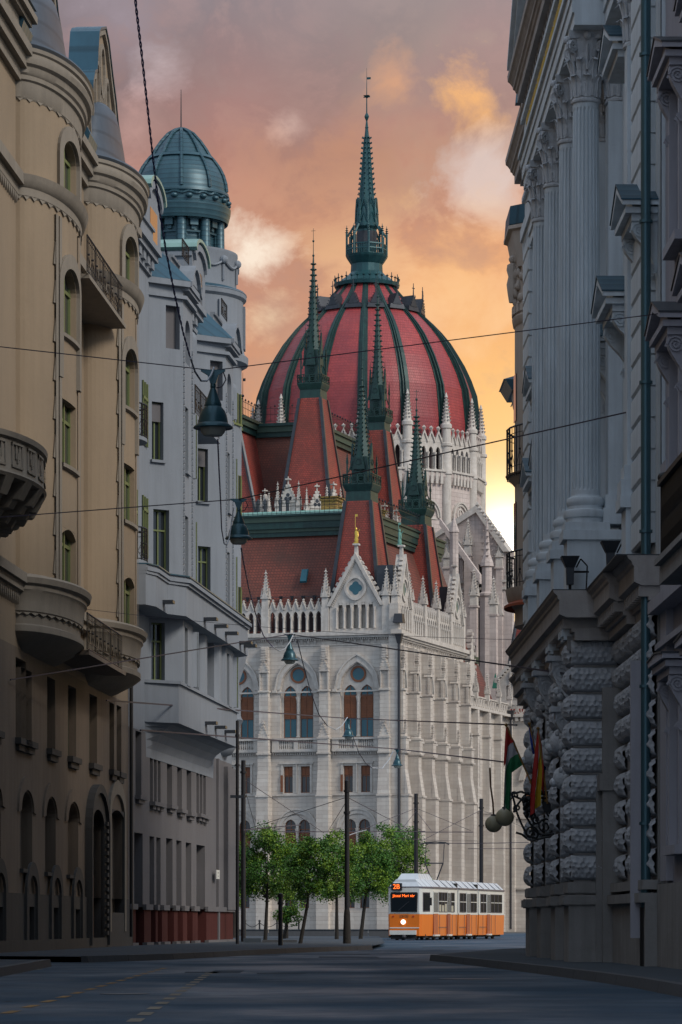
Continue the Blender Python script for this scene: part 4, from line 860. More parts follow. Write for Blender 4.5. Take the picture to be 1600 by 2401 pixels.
def para(f, s0, s1, z, d):
    mb = bar(MB(), f, s0, s1, z - 1.35, z - 1.1, d - .3, d + .5); bar(mb, f, s0, s1, z - .12, z, d - .1, d + .2); bar(mb, f, s0, s1, z - 1.1, z - 1.0, d, d + .12)
    n = int((s1 - s0) / .85)
    for k in range(n):
        c = s0 + (k + .5) * (s1 - s0) / n; pi_ = [(c + .26 * math.cos(t * PI / 5), z - .56 + .36 * math.sin(t * PI / 5)) for t in range(11)]; po = [(c + .38 * math.cos(t * PI / 5), z - .56 + .46 * math.sin(t * PI / 5)) for t in range(11)]
        band(mb, f, pi_, po, d, d + .12); bar(mb, f, c - .04, c + .04, z - 1.0, z - .1, d + .02, d + .1)
        if k: bar(mb, f, c - (s1 - s0) / n / 2 - .05, c - (s1 - s0) / n / 2 + .05, z - 1.1, z - .12, d, d + .14)
    return P('pierced_parapet', mb, 'carved_stone', wg)
para(fl, 22.4, 40, lz, -.1)
fw = lambda a, z, d=0.0: (a, 40.0 - d, z)
wh = [(1.6, 4.4, 12.8, 17.0, 'point', 15.0), (2.3, 3.3, 4.9, 10.0, 'round', 9.4), (3.6, 4.6, 4.9, 10.0, 'round', 9.4), (2.9, 4.1, 1.0, 2.6), (6.6, 9.0, 12.8, 17.0, 'point', 15.0)]
P('wing_wall', wall(MB(), fw, -.25, 16, 0, lz - 1.3, wh, .4), 'limestone', wg)
for h in wh: window(wg if False else parl, fw, h, -.35, 'frame_brown', 'dark_glass', .09, 1, .55, shutter=(h[2] + .3, h[2] + (h[3] - h[2]) * .5) if h[3] > 9 else None)
for i in (0, 4): P('arch_moulding', band(MB(), fw, arch_pts(wh[i][0], wh[i][1], 15, 17, 'point'), arch_pts(wh[i][0] - .5, wh[i][1] + .5, 15, 17.6, 'point'), 0, .3), 'carved_stone', wg)
para(fw, 0, 12, lz, 0)
mb = MB()
for k in range(22): bar(mb, fw, .2 + k * .55, .5 + k * .55, lz - 1.75, lz - 1.35, 0, .4)
P('corbel_table', mb, 'carved_stone', wg)
for z in (4.2, 11.2): P('string_course', bar(MB(), fw, -.2, 12, z, z + .2, 0, .2), 'carved_stone', wg)
P('shield', MB().hexa([fw(2.6, 19.6, 0), fw(3.4, 19.6, 0), fw(3.4, 18.8, 0), fw(3.0, 18.2, 0), fw(2.6, 18.8, 0)], [fw(2.7, 19.5, .15), fw(3.3, 19.5, .15), fw(3.3, 18.9, .15), fw(3.0, 18.4, .15), fw(2.7, 18.9, .15)]), 'carved_stone', wg)
P('drainpipe', MB().rod((.35, 39.5, .3), (.35, 39.5, lz - 1), .13).frus(.35, 39.5, lz - 1.6, .3, lz - .7, .7), 'steel_dark', wg)
ga, gb, gz = loc_uv(1213, 1584, 341); gs = .9
g2 = P('gable', slab(wall(MB(), lambda a, z, d=0.0: (a, gb - d, z), ga - 2.1, ga + 2.1, lz - .3, zf(1598, 341), [(ga + x - .22, ga + x + .22, zf(1642, 341), zf(1606, 341), 'point', zf(1612, 341)) for x in (-.95, -.25, .45)], .3),
                     lambda a, z, d=0.0: (a, gb - d, z), [(ga - 2.1, zf(1598, 341)), (ga + 2.1, zf(1598, 341)), (ga + .9, zf(1562, 341)), (ga + .3, zf(1548, 341)), (ga - .1, zf(1548, 341))], -.4, 0), 'carved_stone', parl)
fg = lambda a, z, d=0.0: (a, gb - d, z)
P('gallery_back', MB().poly([fg(ga - 1.5, lz - .3, -.3), fg(ga + 1.2, lz - .3, -.3), fg(ga + 1.2, zf(1604, 341), -.3), fg(ga - 1.5, zf(1604, 341), -.3)]), 'limestone', g2)
co = [(ga + .78 * math.cos(t * PI / 8), gz + .78 * math.sin(t * PI / 8)) for t in range(17)]; ci = [(ga + .6 * math.cos(t * PI / 8), gz + .6 * math.sin(t * PI / 8)) for t in range(17)]
P('rose_ring', band(MB(), fg, ci, co, 0, .2), 'carved_stone', g2)
q = MB()
for i in range(4): q.poly([fg(ga + .27 * math.cos(i * PI / 2) + .24 * math.cos(t * PI / 6), gz + .27 * math.sin(i * PI / 2) + .24 * math.sin(t * PI / 6), .03 + i * .002) for t in range(12)])
P('quatrefoil', q, 'lead_black', g2)
mb = MB()
for k in range(9): bar(mb, fg, ga - 2.3 + k * .25, ga - 2.05 + k * .25, zf(1600, 341) + k * .27, zf(1588, 341) + k * .27, -.4, .2)
P('crocket', mb, 'carved_stone', g2, kind='stuff')
# roofs and green pinnacle behind the wing
a, b, _ = loc_uv(1208, 1600, 352)
w2 = P('tower_roof', MB().frus(a + .6, b + 2, lz - 1, 4.4, zf(1400, 352), .9), 'red_tile', parl)
P('hip_rib', MB().rod((a + .6 - 2.2, b - .2, lz - 1), (a + .6 - .45, b + 1.55, zf(1400, 352)), .2), 'lead_black', w2)
P('roof_slope', MB().hexa([(-9, 27, lz - 1), (-.8, 27, lz - 1), (-.8, 39, lz - 1), (-9, 39, lz - 1)], [(-9, 30, zf(1545, 340)), (-3.2, 30, zf(1545, 340)), (-3.2, 39, zf(1545, 340)), (-9, 39, zf(1545, 340))]), 'brown_tile', wg)
P('roof_cornice', MB().box(-9, -2.8, 29.6, 39, zf(1560, 340), zf(1545, 340)), 'dark_copper', wg); railing(parl, [(-2.9, 29.7, zf(1545, 340)), (-2.9, 38, zf(1545, 340))], 1.0)
x, y, z = loc_uv(1162, 1600, 345); P('copper_pinnacle', MB().frus(x, y, z - .6, .55, z + .9, .05), 'patina_green', wg)
x, y, z = loc_uv(1212, 1515, 350); P('copper_pinnacle', MB().frus(x, y, z - .6, .42, z + .9, .05), 'patina_green', wg)
for c in (24.0, 29.5):                                           # tall gable dormers on the low wing
    mb = slab(MB(), fl, [(c - 1.3, lz - .5), (c + 1.3, lz - .5), (c + 1.3, lz + 1.6), (c, zf(1468, 325)), (c - 1.3, lz + 1.6)], -1.4, -.9)
    for q in range(8):
        for s in (-1, 1): bar(mb, fl, c + s * 1.4 * (1 - q / 8) - .1, c + s * 1.4 * (1 - q / 8) + .1, lz + 1.6 + q * .62, lz + 1.9 + q * .62, -1.4, -.8)
    P('gable', mb, 'carved_stone', parl); P('pinnacle', me_pin, None, parl, loc=(-1.1, c - 1.5, lz - .3)); P('pinnacle', me_pin, None, parl, loc=(-1.1, c + 1.5, lz - .3))
# ================================================================== yellow building, left
YF = Fr(-8.4, 85.0, .0625, 1, -1)
yb = thing('yellow_building', 'warm yellow plaster building with rounded bays, scrolled gables and zinc turret roofs', 'building', YF.o, YF.rz)
fy = YF.m
def hz(fr, u, v, d=0.0): return fr.hit(u, v, d)
def rect(fr, u0, u1, v0, v1, d=0.0, kind=None, rise=0.0):
    a0 = fr.hit(u0, v1, d)[0]; a1 = fr.hit(u1, v1, d)[0]; um = (u0 + u1) / 2
    z0, z1 = fr.hit(um, v1, d)[1], fr.hit(um, v0, d)[1]
    return (a0, a1, z0, z1) + ((kind, z1 - rise) if kind else ())
def sill(par, fr, h, m='cream_trim', t=.16, d=.16, corb=True, fill=0.0):
    mb = bar(MB(), fr.m, h[0] - .12, h[1] + .12, h[2] - t, h[2], fill, d)
    if corb: bar(mb, fr.m, h[0] + .02, h[1] - .02, h[2] - t * 2.0, h[2] - t, fill, d * .6)
    return P('window_sill', mb, m, par)
hw = [rect(YF, 50, 75, 1570, 1738), rect(YF, 111, 130, 1590, 1758), rect(YF, 160, 179, 1610, 1776), rect(YF, 210, 228, 1630, 1792), rect(YF, 257, 268, 1648, 1806), rect(YF, 274, 285, 1655, 1812)]
hn = [rect(YF, 48, 76, 1857, 2038, 0, 'round', .5), rect(YF, 106, 131, 1872, 2046, 0, 'round', .5), rect(YF, 158, 184, 1884, 2052, 0, 'round', .5)]
hp = [rect(YF, 207, 237, 1898, 2232, 0, 'round', .6), rect(YF, 256, 287, 1900, 2140, 0, 'seg', .2)]
hb = [rect(YF, 60, 76, 2126, 2232), rect(YF, 117, 133, 2128, 2232), rect(YF, 168, 184, 2132, 2232)]
hw2 = [(h[0] - 13.8, h[1] - 13.8, h[2], h[3]) + tuple(h[4:]) for h in hw[:4] + hn + hb]
hw3 = [(h[0] - 27.6, h[1] - 27.6, h[2], h[3]) + tuple(h[4:]) for h in hw[:4] + hn + hb]
hw4 = [(h[0] - 41.4, h[1] - 41.4, h[2], h[3]) + tuple(h[4:]) for h in hw[:4] + hn + hb]
allh = hw + hn + hp + hb + hw2 + hw3 + hw4
ZP, ZL = 1.62, 7.9
up = lambda h: [x for x in allh if x[2] < h]
P('plinth_wall', wall(MB(), fy, -60, 24.9, 0, ZP, [x for x in allh if x[2] < ZP], .3, .06), 'plinth_grey', yb)
P('lower_wall', wall(MB(), fy, -60, 24.9, ZP, ZL, [(*x[:2], max(x[2], ZP), *x[3:]) for x in allh if x[3] > ZP], .3), 'shaded_plaster', yb)  # storeys in the street's shade, painted darker than the wall above
P('upper_wall', MB().box(-60, 24.9, 0, .3, ZL, 23.4), 'yellow_plaster', yb)
P('end_wall', MB().box(24.55, 24.9, .35, 12, 0, 23.4), 'yellow_plaster', yb)
P('rear_mass', MB().box(-60, 24.5, 8, 14, 0, 24.5), 'yellow_plaster', yb)
for h in hw + hw2[:4] + hw3[:4]:
    window(yb, fy, h, -.28, 'dark_green_frame', 'dark_glass', .07, 1, .72); sill(yb, YF, h, 'plinth_grey')
for h in hn + hw2[4:7]:
    P('blind_niche', fan(MB(), fy, outline(h), -.28), 'shaded_plaster', yb); sill(yb, YF, h, 'plinth_grey', .1, .1, False)
    P('arch_moulding', band(MB(), fy, arch_pts(h[0] - .05, h[1] + .05, h[5], h[3] + .05, 'round'), arch_pts(h[0] - .5, h[1] + .5, h[5] - .05, h[3] + .42, 'round'), 0, .05), 'shaded_plaster', yb)
for h in hb + hw2[7:10]:
    d_ = P('cellar_door', fan(MB(), fy, outline(h), -.2), 'door_dark', yb); g_ = MB()
    for k in range(4): bar(g_, fy, h[0] + (h[1] - h[0]) * (k + .5) / 4 - .03, h[0] + (h[1] - h[0]) * (k + .5) / 4 + .03, .1, h[3], -.1, -.05)
    P('grille', g_, 'wrought_iron', d_)
    c = (h[0] + h[1]) / 2
    P('arch_moulding', band(MB(), fy, [(c - .75, 0)] + arch_pts(c - .75, c + .75, 1.6, 2.1, 'round') + [(c + .75, 0)], [(c - 1.1, 0)] + arch_pts(c - 1.1, c + 1.1, 1.6, 2.45, 'round') + [(c + 1.1, 0)], .06, .13), 'plinth_grey', yb)
h = hp[0]; dr_ = P('entrance_door', fan(MB(), fy, outline(h), -.29), 'door_dark', yb)
P('door_leaf', bar(bar(MB(), fy, h[0] + .12, h[0] + 1.0, .1, 2.3, -.28, -.2), fy, h[1] - 1.0, h[1] - .12, .1, 2.3, -.28, -.2), 'frame_brown', dr_)
mo = MB()
pi_ = [(h[0], .2)] + arch_pts(h[0], h[1], h[5], h[3], 'round') + [(h[1], .2)]; po = [(h[0] - .45, .2)] + arch_pts(h[0] - .45, h[1] + .45, h[5], h[3] + .5, 'round') + [(h[1] + .45, .2)]
pq = [(h[0] - .65, .2)] + arch_pts(h[0] - .65, h[1] + .65, h[5], h[3] + .75, 'round') + [(h[1] + .65, .2)]
band(band(mo, fy, pi_, po, 0, .12), fy, po, pq, 0, .22)
for k in range(16):
    z = .5 + k * .22; bar(mo, fy, h[1] + .05, h[1] + .4, z, z + .12, .12, .20)
P('portal_moulding', mo, 'plinth_grey', yb)
h = hp[1]; P('blind_niche', fan(MB(), fy, outline(h), -.28), 'shaded_plaster', yb)
P('arch_moulding', band(MB(), fy, [(h[0] - .02, .6)] + arch_pts(h[0] - .02, h[1] + .02, h[5], h[3] + .5, 'round') + [(h[1] + .02, .6)], [(h[0] - .4, .6)] + arch_pts(h[0] - .4, h[1] + .4, h[5], h[3] + .95, 'round') + [(h[1] + .4, .6)], 0, .09), 'cream_trim', yb)
P('base_moulding', bar(MB(), fy, -60, 24.9, 0, .42, .06, .14), 'plinth_grey', yb)
P('rain_pipe', MB().rod(fy(24.85, .1, .1), fy(24.85, 23, .1), .06, n=8), 'door_dark', yb)
def bow(ac, A, B): return lambda t, z, d=0.0: (ac - (A + d) * math.cos(t), -(B + d) * math.sin(t), z)
def sweep(f, prof, t0=0.0, t1=PI, n=28, mb=None):
    """moulding profile [(stand-off, height)] carried round a bow"""
    mb = mb or MB(); base = len(mb.v); vs, fs = [], []
    for i in range(n + 1):
        for d, z in prof: vs.append(f(t0 + (t1 - t0) * i / n, z, d))
    m = len(prof)
    for i in range(n):
        for j in range(m - 1): fs.append((i * m + j, (i + 1) * m + j, (i + 1) * m + j + 1, i * m + j + 1))
    return mb.add(vs, fs)
def scallop(mb, f, z, amp, d0, d1, t0, t1, n, wave=True):
    for i in range(n):
        a, b = t0 + (t1 - t0) * i / n, t0 + (t1 - t0) * (i + 1) / n; c = (a + b) / 2
        mb.hexa([f(a, z, d0), f(b, z, d0), f(c, z - amp, d0)], [f(a, z, d1), f(b, z, d1), f(c, z - amp, d1)])
    return mb
R = math.radians
def make_bow(ac, A, B, zc=22.6):
    f = bow(ac, A, B); T0, T1 = R(63), R(93)
    hs = [(T0, T1, 20.0, 21.35, 'round', 20.9), (T0, T1, 16.25, 18.0, 'round', 17.5), (T0, T1, 12.85, 14.55), (T0, T1, 9.75, 11.2, 'seg', 11.0)]
    o = P('rounded_bay', wall(MB(), f, 0, PI, 8.9, zc, hs, .22, 0, .11), 'yellow_plaster', yb, True)
    for h in hs:
        w_ = window(o, f, h, -.36, 'dark_green_frame', 'dark_glass', R(1.2), 0, .74, name='window') if False else None
        mb = MB()
        for ta, tb in ((h[0], h[0] + R(1.6)), (h[1] - R(1.6), h[1]), (R(76.5), R(78.5))): mb.hexa([f(ta, h[2], -.21), f(tb, h[2], -.21), f(tb, h[3], -.21), f(ta, h[3], -.21)], [f(ta, h[2], -.15), f(tb, h[2], -.15), f(tb, h[3], -.15), f(ta, h[3], -.15)])
        for z in (h[2], h[2] + (h[3] - h[2]) * .7): mb.hexa([f(h[0], z, -.21), f(h[1], z, -.21), f(h[1], z + .09, -.21), f(h[0], z + .09, -.21)], [f(h[0], z, -.14), f(h[1], z, -.14), f(h[1], z + .09, -.14), f(h[0], z + .09, -.14)])
        w_ = P('window', mb, 'green_frame', o); P('pane', sweep(f, [(-.20, h[2]), (-.20, h[3])], h[0], h[1], 4), 'dark_glass', w_)
        sl = sweep(f, [(0, h[2] - .14), (.10, h[2] - .1), (.10, h[2]), (-.3, h[2] + .01)], h[0] - .03, h[1] + .03, 5); P('window_sill', sl, 'cream_trim', o)
        if len(h) > 4 and h[4] == 'round':
            ai = arch_pts(h[0] - .02, h[1] + .02, h[5], h[3] + .04, 'round'); ao = arch_pts(h[0] - .12, h[1] + .12, h[5], h[3] + .42, 'round')
            low = h[2] - (.1 if h[2] > 19 else 1.2)
            P('arch_moulding', band(MB(), f, [(ai[0][0], low)] + ai + [(ai[-1][0], low)], [(ao[0][0], low)] + ao + [(ao[-1][0], low)], 0, .10), 'cream_trim', o)
    for tt in (R(52), R(57), R(97)):
        P('pilaster_strip', sweep(f, [(0, 9.7), (.07, 9.7), (.07, 19.2), (0, 19.2)], tt, tt + R(3.5), 2), 'cream_trim', o)
    mb = MB()
    for k in range(9): mb.hexa([f(R(49.5), 9.9 + k * 1.0, 0), f(R(51.9), 9.9 + k, 0), f(R(51.9), 10.5 + k, 0)], [f(R(49.5), 9.9 + k * 1.0, .05), f(R(51.9), 9.9 + k, .05), f(R(51.9), 10.5 + k, .05)])
    P('pilaster_edge', mb, 'cream_trim', o)
    P('top_cornice', sweep(f, [(0, 21.85), (.05, 21.9), (.07, 22.3), (.14, 22.34), (.14, 22.45), (.20, 22.5), (.22, 22.66), (.32, 22.72), (.36, 22.86), (.30, 22.98), (.36, 23.02), (.36, 23.12), (-.3, 23.2)], n=40), 'cream_trim', o, True)
    P('cornice_frieze', scallop(sweep(f, [(0, 21.9), (.05, 21.9), (.05, 22.3)], n=30), f, 21.93, .13, .0, .04, 0, PI, 14), 'cream_trim', o)
    P('gutter', sweep(f, [(.25, 23.12), (.36, 23.12), (.40, 23.2), (.36, 23.26), (.25, 23.2)], n=40), 'grey_zinc', o, True)
    P('string_course', scallop(sweep(f, [(0, 19.35), (.06, 19.4), (.06, 19.6), (.14, 19.66), (.2, 19.8), (.24, 19.92), (0, 19.98)], n=36), f, 19.42, .13, 0, .05, 0, PI, 18), 'cream_trim', o, True)
    P('base_corbel', scallop(sweep(f, [(-1.05, 7.85), (-.6, 7.95), (-.1, 8.15), (.12, 8.3), (.12, 8.45), (.02, 8.5), (.02, 8.75), (.10, 8.82), (.10, 8.95), (.14, 9.3), (.2, 9.36), (.2, 9.46), (.30, 9.52), (.34, 9.66), (.28, 9.72), (0, 9.78)], 0.0, PI, 40), f, 8.78, .07, .04, .10, 0, PI, 18), 'cream_trim', o, True)
    ft_ = lambda k: (lambda t, z, d=0.0: (ac - A * k * math.cos(t), -B * k * math.sin(t) - .0, z))
    vs, fs = [], []; n = 20; pr = [(.90, 23.2), (.80, 23.36), (.73, 23.7), (.67, 24.1), (.61, 24.5), (.54, 24.9), (.45, 25.25), (.30, 25.42), (.0, 25.5)]
    for k, z in pr:
        for i in range(n + 1): vs.append(ft_(k)(PI * i / n, z))
    for j in range(len(pr) - 1):
        for i in range(n): fs.append((j * (n + 1) + i, j * (n + 1) + i + 1, (j + 1) * (n + 1) + i + 1, (j + 1) * (n + 1) + i))
    t = P('turret_roof', MB().add(vs, fs), 'grey_zinc', o, True)
make_bow(5.7, 3.8, .98); make_bow(18.1, 3.6, 1.02)
# flat-wall mouldings and cornice
for a0, a1 in ((-60, 1.9), (9.5, 14.5), (21.7, 24.9)):
    mb = MB()
    for zs_ in (((9.3, 9.5, .22), (9.5, 9.75, .32)), ((19.4, 19.65, .08), (19.65, 19.95, .22)), ((22.3, 22.6, .14), (22.6, 22.9, .30), (22.9, 23.15, .44))):
        mb = MB()
        for z0, z1, d in zs_: bar(mb, fy, a0, a1, z0, z1, 0, d)
        P('string_course', mb, 'cream_trim', yb)
mb = MB()
for k in range(34): slab(mb, fy, [(1.8 - k * .3, 19.4), (1.5 - k * .3, 19.4), (1.65 - k * .3, 19.15)], 0, .07)
for k in range(24): slab(mb, fy, [(1.8 - k * .3, 9.3), (1.5 - k * .3, 9.3), (1.65 - k * .3, 8.95)], 0, .12)
P('lambrequin', mb, 'cream_trim', yb)
P('attic_pier', MB().box(-2.2, 1.2, -.35, .5, 23.15, 23.5).box(-2.4, 1.35, -.5, .5, 23.5, 23.62).box(-2.6, 1.5, -.62, .5, 23.62, 23.8).box(-2.4, 1.35, -.5, .5, 23.8, 23.95), 'cream_trim', yb)
P('zinc_cap', MB().frus(-.5, 0, 23.95, 4.0, 24.5, 2.4, 1.2, .5), 'blue_zinc', yb)
def scroll_roof(a, w=1.7):
    mb = MB(); pts = [(.0, 23.15), (.75, 23.15), (.82, 23.4), (.72, 23.62), (.48, 23.72), (.42, 23.95), (.55, 24.15), (.45, 24.4), (.15, 24.5), (-.6, 24.5), (-.6, 23.15)]
    mb.hexa([(a, -(d - .35), z) for d, z in pts], [(a + w, -(d - .35), z) for d, z in pts]); return P('scroll_cap', mb, 'blue_zinc', yb, True)
scroll_roof(.2, 1.5); scroll_roof(12.4, 1.6); scroll_roof(-3.4, 1.4)
# scrolled gables with zinc-covered edges
def big_gable(s):
    pts = [(14.2, 23.2), (14.3, 24.5), (14.9, 24.8), (15.5, 25.0), (15.6, 25.6), (16.0, 26.0), (16.5, 26.15), (16.7, 26.8), (16.95, 27.4), (17.3, 27.6), (18.5, 27.95), (19.2, 27.7), (20.1, 26.9), (20.9, 26.3), (21.4, 25.7), (22.1, 25.3), (22.3, 24.3), (22.4, 23.2)]
    pts = [(a + s, z) for a, z in pts]
    g_ = P('scrolled_gable', slab(MB(), fy, pts, -.62, 0), 'yellow_plaster', yb)
    P('gable_edge', band(MB(), fy, [(a + (18.3 + s - a) * .07, z - .14) for a, z in pts[1:-1]], [(a, z + .03) for a, z in pts[1:-1]], -.66, .10), 'cream_trim', g_)
    P('gable_flashing', band(MB(), fy, [(a, z + .03) for a, z in pts[1:-1]], [(a + (a - 18.3 - s) * .012, z + .10) for a, z in pts[1:-1]], -.75, .14), 'blue_zinc', g_)
    m2 = MB()
    for cx, cz, ra, rz_ in ((17.1, 25.6, .38, .95), (19.3, 25.6, .38, .95), (18.2, 26.6, .45, .7), (18.2, 24.6, .7, .55), (20.7, 24.9, .3, .6), (15.8, 24.7, .3, .6)):
        ci = [(cx + s + ra * math.cos(t * PI / 7), cz + rz_ * math.sin(t * PI / 7)) for t in range(15)]; co = [(cx + s + (ra + .13) * math.cos(t * PI / 7), cz + (rz_ + .13) * math.sin(t * PI / 7)) for t in range(15)]
        band(m2, fy, ci, co, 0, .08)
    for k in range(6): bar(m2, fy, 17.75 + s + k * .16, 17.83 + s + k * .16, 25.3 - .1 * abs(k - 2.5), 26.0 - .12 * abs(k - 2.5), 0, .07)
    P('gable_relief', m2, 'cream_trim', g_)
big_gable(0); big_gable(-12.9); big_gable(-25.8)
P('tiled_roof', MB().hexa([(-58, .05, 23.2), (24.4, .05, 23.2), (24.4, 6, 23.2), (-58, 6, 23.2)], [(-58, .75, 26.0), (24.4, .75, 26.0), (24.4, 4, 26.0), (-58, 4, 26.0)]), 'old_tile', yb)
# iron balconies between the bays
def iron_rail(par, pts, z0, h, step=.27, name='balcony_railing', m='wrought_iron'):
    mb = MB()
    P_ = [Vector((p[0], p[1], z0)) for p in pts]; up = Vector((0, 0, 1))
    for a, b in zip(P_[:-1], P_[1:]):
        for q, r in ((0.03, .018), (.2, .012), (.86, .012), (1.0, .028)): mb.rod(a + up * h * q, b + up * h * q, r, n=5)
        n = max(1, round((b - a).length / step))
        for k in range(n + 1):
            p = a.lerp(b, k / n); mb.rod(p, p + up * h, .013 if k % 6 else .024, n=4)
            if k % 3 == 0 and k < n:
                q_ = a.lerp(b, (k + 1) / n); mb.rod(p + up * h * .2, q_ + up * h * .5, .010, n=4).rod(q_ + up * h * .5, a.lerp(b, min(1, (k + 2) / n)) + up * h * .2, .010, n=4)
                mb.ball(q_ + up * h * .52, .035, 5)
    return P(name, mb, m, par)
for zf_ in (18.45, 8.25):
    s_ = P('balcony_slab', bar(MB(), fy, 7.5, 15.4, zf_ - .12, zf_, 0, 1.12), 'shaded_plaster' if zf_ < 10 else 'cream_trim', yb)
    iron_rail(s_, [fy(7.2, 0, 1.1), fy(14.6, 0, 1.1)], zf_, .98)
P('blue_tarp', MB().hexa([fy(10, 8.4, .5), fy(12.8, 8.4, .5), fy(12.8, 8.9, .5), fy(10, 9.0, .5)], [fy(10, 8.4, .8), fy(12.8, 8.4, .8), fy(12.8, 8.85, .7), fy(10, 8.9, .7)]), 'flag_blue', yb) if False else None
# carved stone balcony nearer the street's start
fbal = bow(-5.6, 4.3, 1.75); z0 = 10.95
bal = P('stone_balcony', sweep(fbal, [(-1.5, z0 - .1), (0, z0 - .02), (.05, z0 + .05), (0, z0 + .12), (-.02, z0 + .82), (.06, z0 + .86), (.08, z0 + .98), (-.2, z0 + 1.0), (-.22, z0 + .1), (-1.6, z0 + .05)], n=40), 'cream_trim', yb, True)
for k in range(11):
    t0 = R(12 + k * 15); f = fbal; m2 = MB()
    for ta, tb, za, zb_ in ((0, 10, z0 + .2, z0 + .25), (0, 10, z0 + .72, z0 + .77), (0, .7, z0 + .2, z0 + .77), (9.3, 10, z0 + .2, z0 + .77), (3, 4, z0 + .4, z0 + .7), (6, 7, z0 + .4, z0 + .7), (4.4, 5.6, z0 + .32, z0 + .55)):
        sweep(f, [(-.02, za), (.03, za), (.03, zb_), (-.02, zb_)], t0 + R(ta), t0 + R(tb), 2, m2)
    P('balcony_panel', m2, 'cream_trim', bal)
for k in range(9):
    t = R(15 + k * 18.5); m2 = MB()
    for i, (r0, r1, z) in enumerate(((-.1, -.5, z0 - .02), (-.2, -.7, z0 - .2), (-.45, -1.0, z0 - .38), (-.8, -1.3, z0 - .58))):
        m2.hexa([fbal(t, z - .2, r1), fbal(t + .12, z - .2, r1), fbal(t + .12, z - .2, r0), fbal(t, z - .2, r0)], [fbal(t, z, r1), fbal(t + .12, z, r1), fbal(t + .12, z, r0 + .12), fbal(t, z, r0 + .12)])
    P('balcony_corbel', m2, 'cream_trim', bal)
# ================================================================== grey building with the domed corner
WF = Fr(-6.86, 109.7, .094, 1, -1)
wb = thing('grey_building', 'pale grey building with angular bays, red marble base and domed corner turret', 'building', WF.o, WF.rz)
fw_ = WF.m
hg = [rect(WF, 318, 332, 1715, 1866), rect(WF, 352, 359, 1728, 1880), rect(WF, 361.5, 368, 1732, 1882), rect(WF, 370.5, 377, 1736, 1885), rect(WF, 392, 404, 1742, 1888), rect(WF, 416, 427, 1752, 1898), rect(WF, 438, 449, 1760, 1906),
      rect(WF, 461, 467, 1768, 1908), rect(WF, 469, 475, 1772, 1911), rect(WF, 477, 483, 1776, 1914)]
hd = [rect(WF, 315, 335, 1953, 2126), rect(WF, 351, 362, 1961, 2130), rect(WF, 367, 377, 1964, 2130), rect(WF, 390, 405, 1966, 2132), rect(WF, 414, 426, 1971, 2134), rect(WF, 436, 449, 1976, 2136), rect(WF, 461, 481, 1982, 2138)]
ZB = 1.38
hd = [(h[0], h[1], .0, h[3]) for h in hd]
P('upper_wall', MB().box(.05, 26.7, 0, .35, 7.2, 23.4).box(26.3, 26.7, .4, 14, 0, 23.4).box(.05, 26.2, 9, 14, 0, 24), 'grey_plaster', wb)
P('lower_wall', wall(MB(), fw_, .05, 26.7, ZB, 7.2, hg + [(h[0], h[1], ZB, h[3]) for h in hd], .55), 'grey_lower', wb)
P('marble_base', wall(MB(), fw_, .05, 26.7, 0, ZB, [(h[0], h[1], 0, ZB) for h in hd], .4, .05), 'red_marble', wb)
for i, h in enumerate(hg):
    window(wb, fw_, h, -.35, 'grey_lower', 'dark_glass', .05, 0, .6); sill(wb, WF, h, 'grey_lower', .13, .2)
for h in hd:
    P('shop_window', fan(MB(), fw_, [(h[0], 0), (h[0], h[3]), (h[1], h[3]), (h[1], 0)], -.5), 'grey_lower', wb)
    P('marble_panel', fan(MB(), fw_, [(h[0], 0), (h[0], ZB), (h[1], ZB), (h[1], 0)], -.38), 'red_marble', wb)
eds = [.05] + [x for h in hd for x in h[:2]] + [26.7]
for a0, a1 in zip(eds[::2], eds[1::2]):
    P('pier_cap', bar(MB(), fw_, a0 - .03, a1 + .03, ZB - .08, ZB + .1, 0, .13), 'grey_lower', wb); P('pier_foot', bar(MB(), fw_, a0 - .03, a1 + .03, 0, .22, 0, .15), 'grey_lower', wb)
P('corner_strip', bar(bar(MB(), fw_, 21.9, 22.3, .05, 7.2, 0, .10), fw_, 24.2, 26.9, ZB, 7.0, 0, .16), 'grey_lower', wb)
# lower oriel with curved underside
pl = lambda a0, a1, c, d: [(a0, 0), (a0 + c, d), (a1 - c, d), (a1, 0)]
def prism(mb, pts, z0, z1): return mb.hexa([(a, -d, z0) for a, d in pts], [(a, -d, z1) for a, d in pts])
mb = prism(MB(), pl(3.6, 21.4, 1.0, 1.0), 7.55, 8.85)
prev = None
for k in range(7):
    t = k / 6; z = 6.4 + 1.15 * math.sin(t * PI / 2); d = 1.0 * (1 - math.cos(t * PI / 2)); e = 1.3 * (1 - t)
    pts = [(3.6 + e * .3, 0), (4.6 + e, max(d, .02)), (20.4 - e, max(d, .02)), (21.4 - e * .3, 0)]
    if prev: mb.hexa([(a, -q, prev[1]) for a, q in prev[0]], [(a, -q, z) for a, q in pts])
    prev = (pts, z)
P('oriel_base', mb, 'grey_plaster', wb)
P('oriel_ledge', prism(MB(), pl(3.5, 21.5, 1.0, 1.08), 8.85, 8.95), 'grey_plaster', wb)

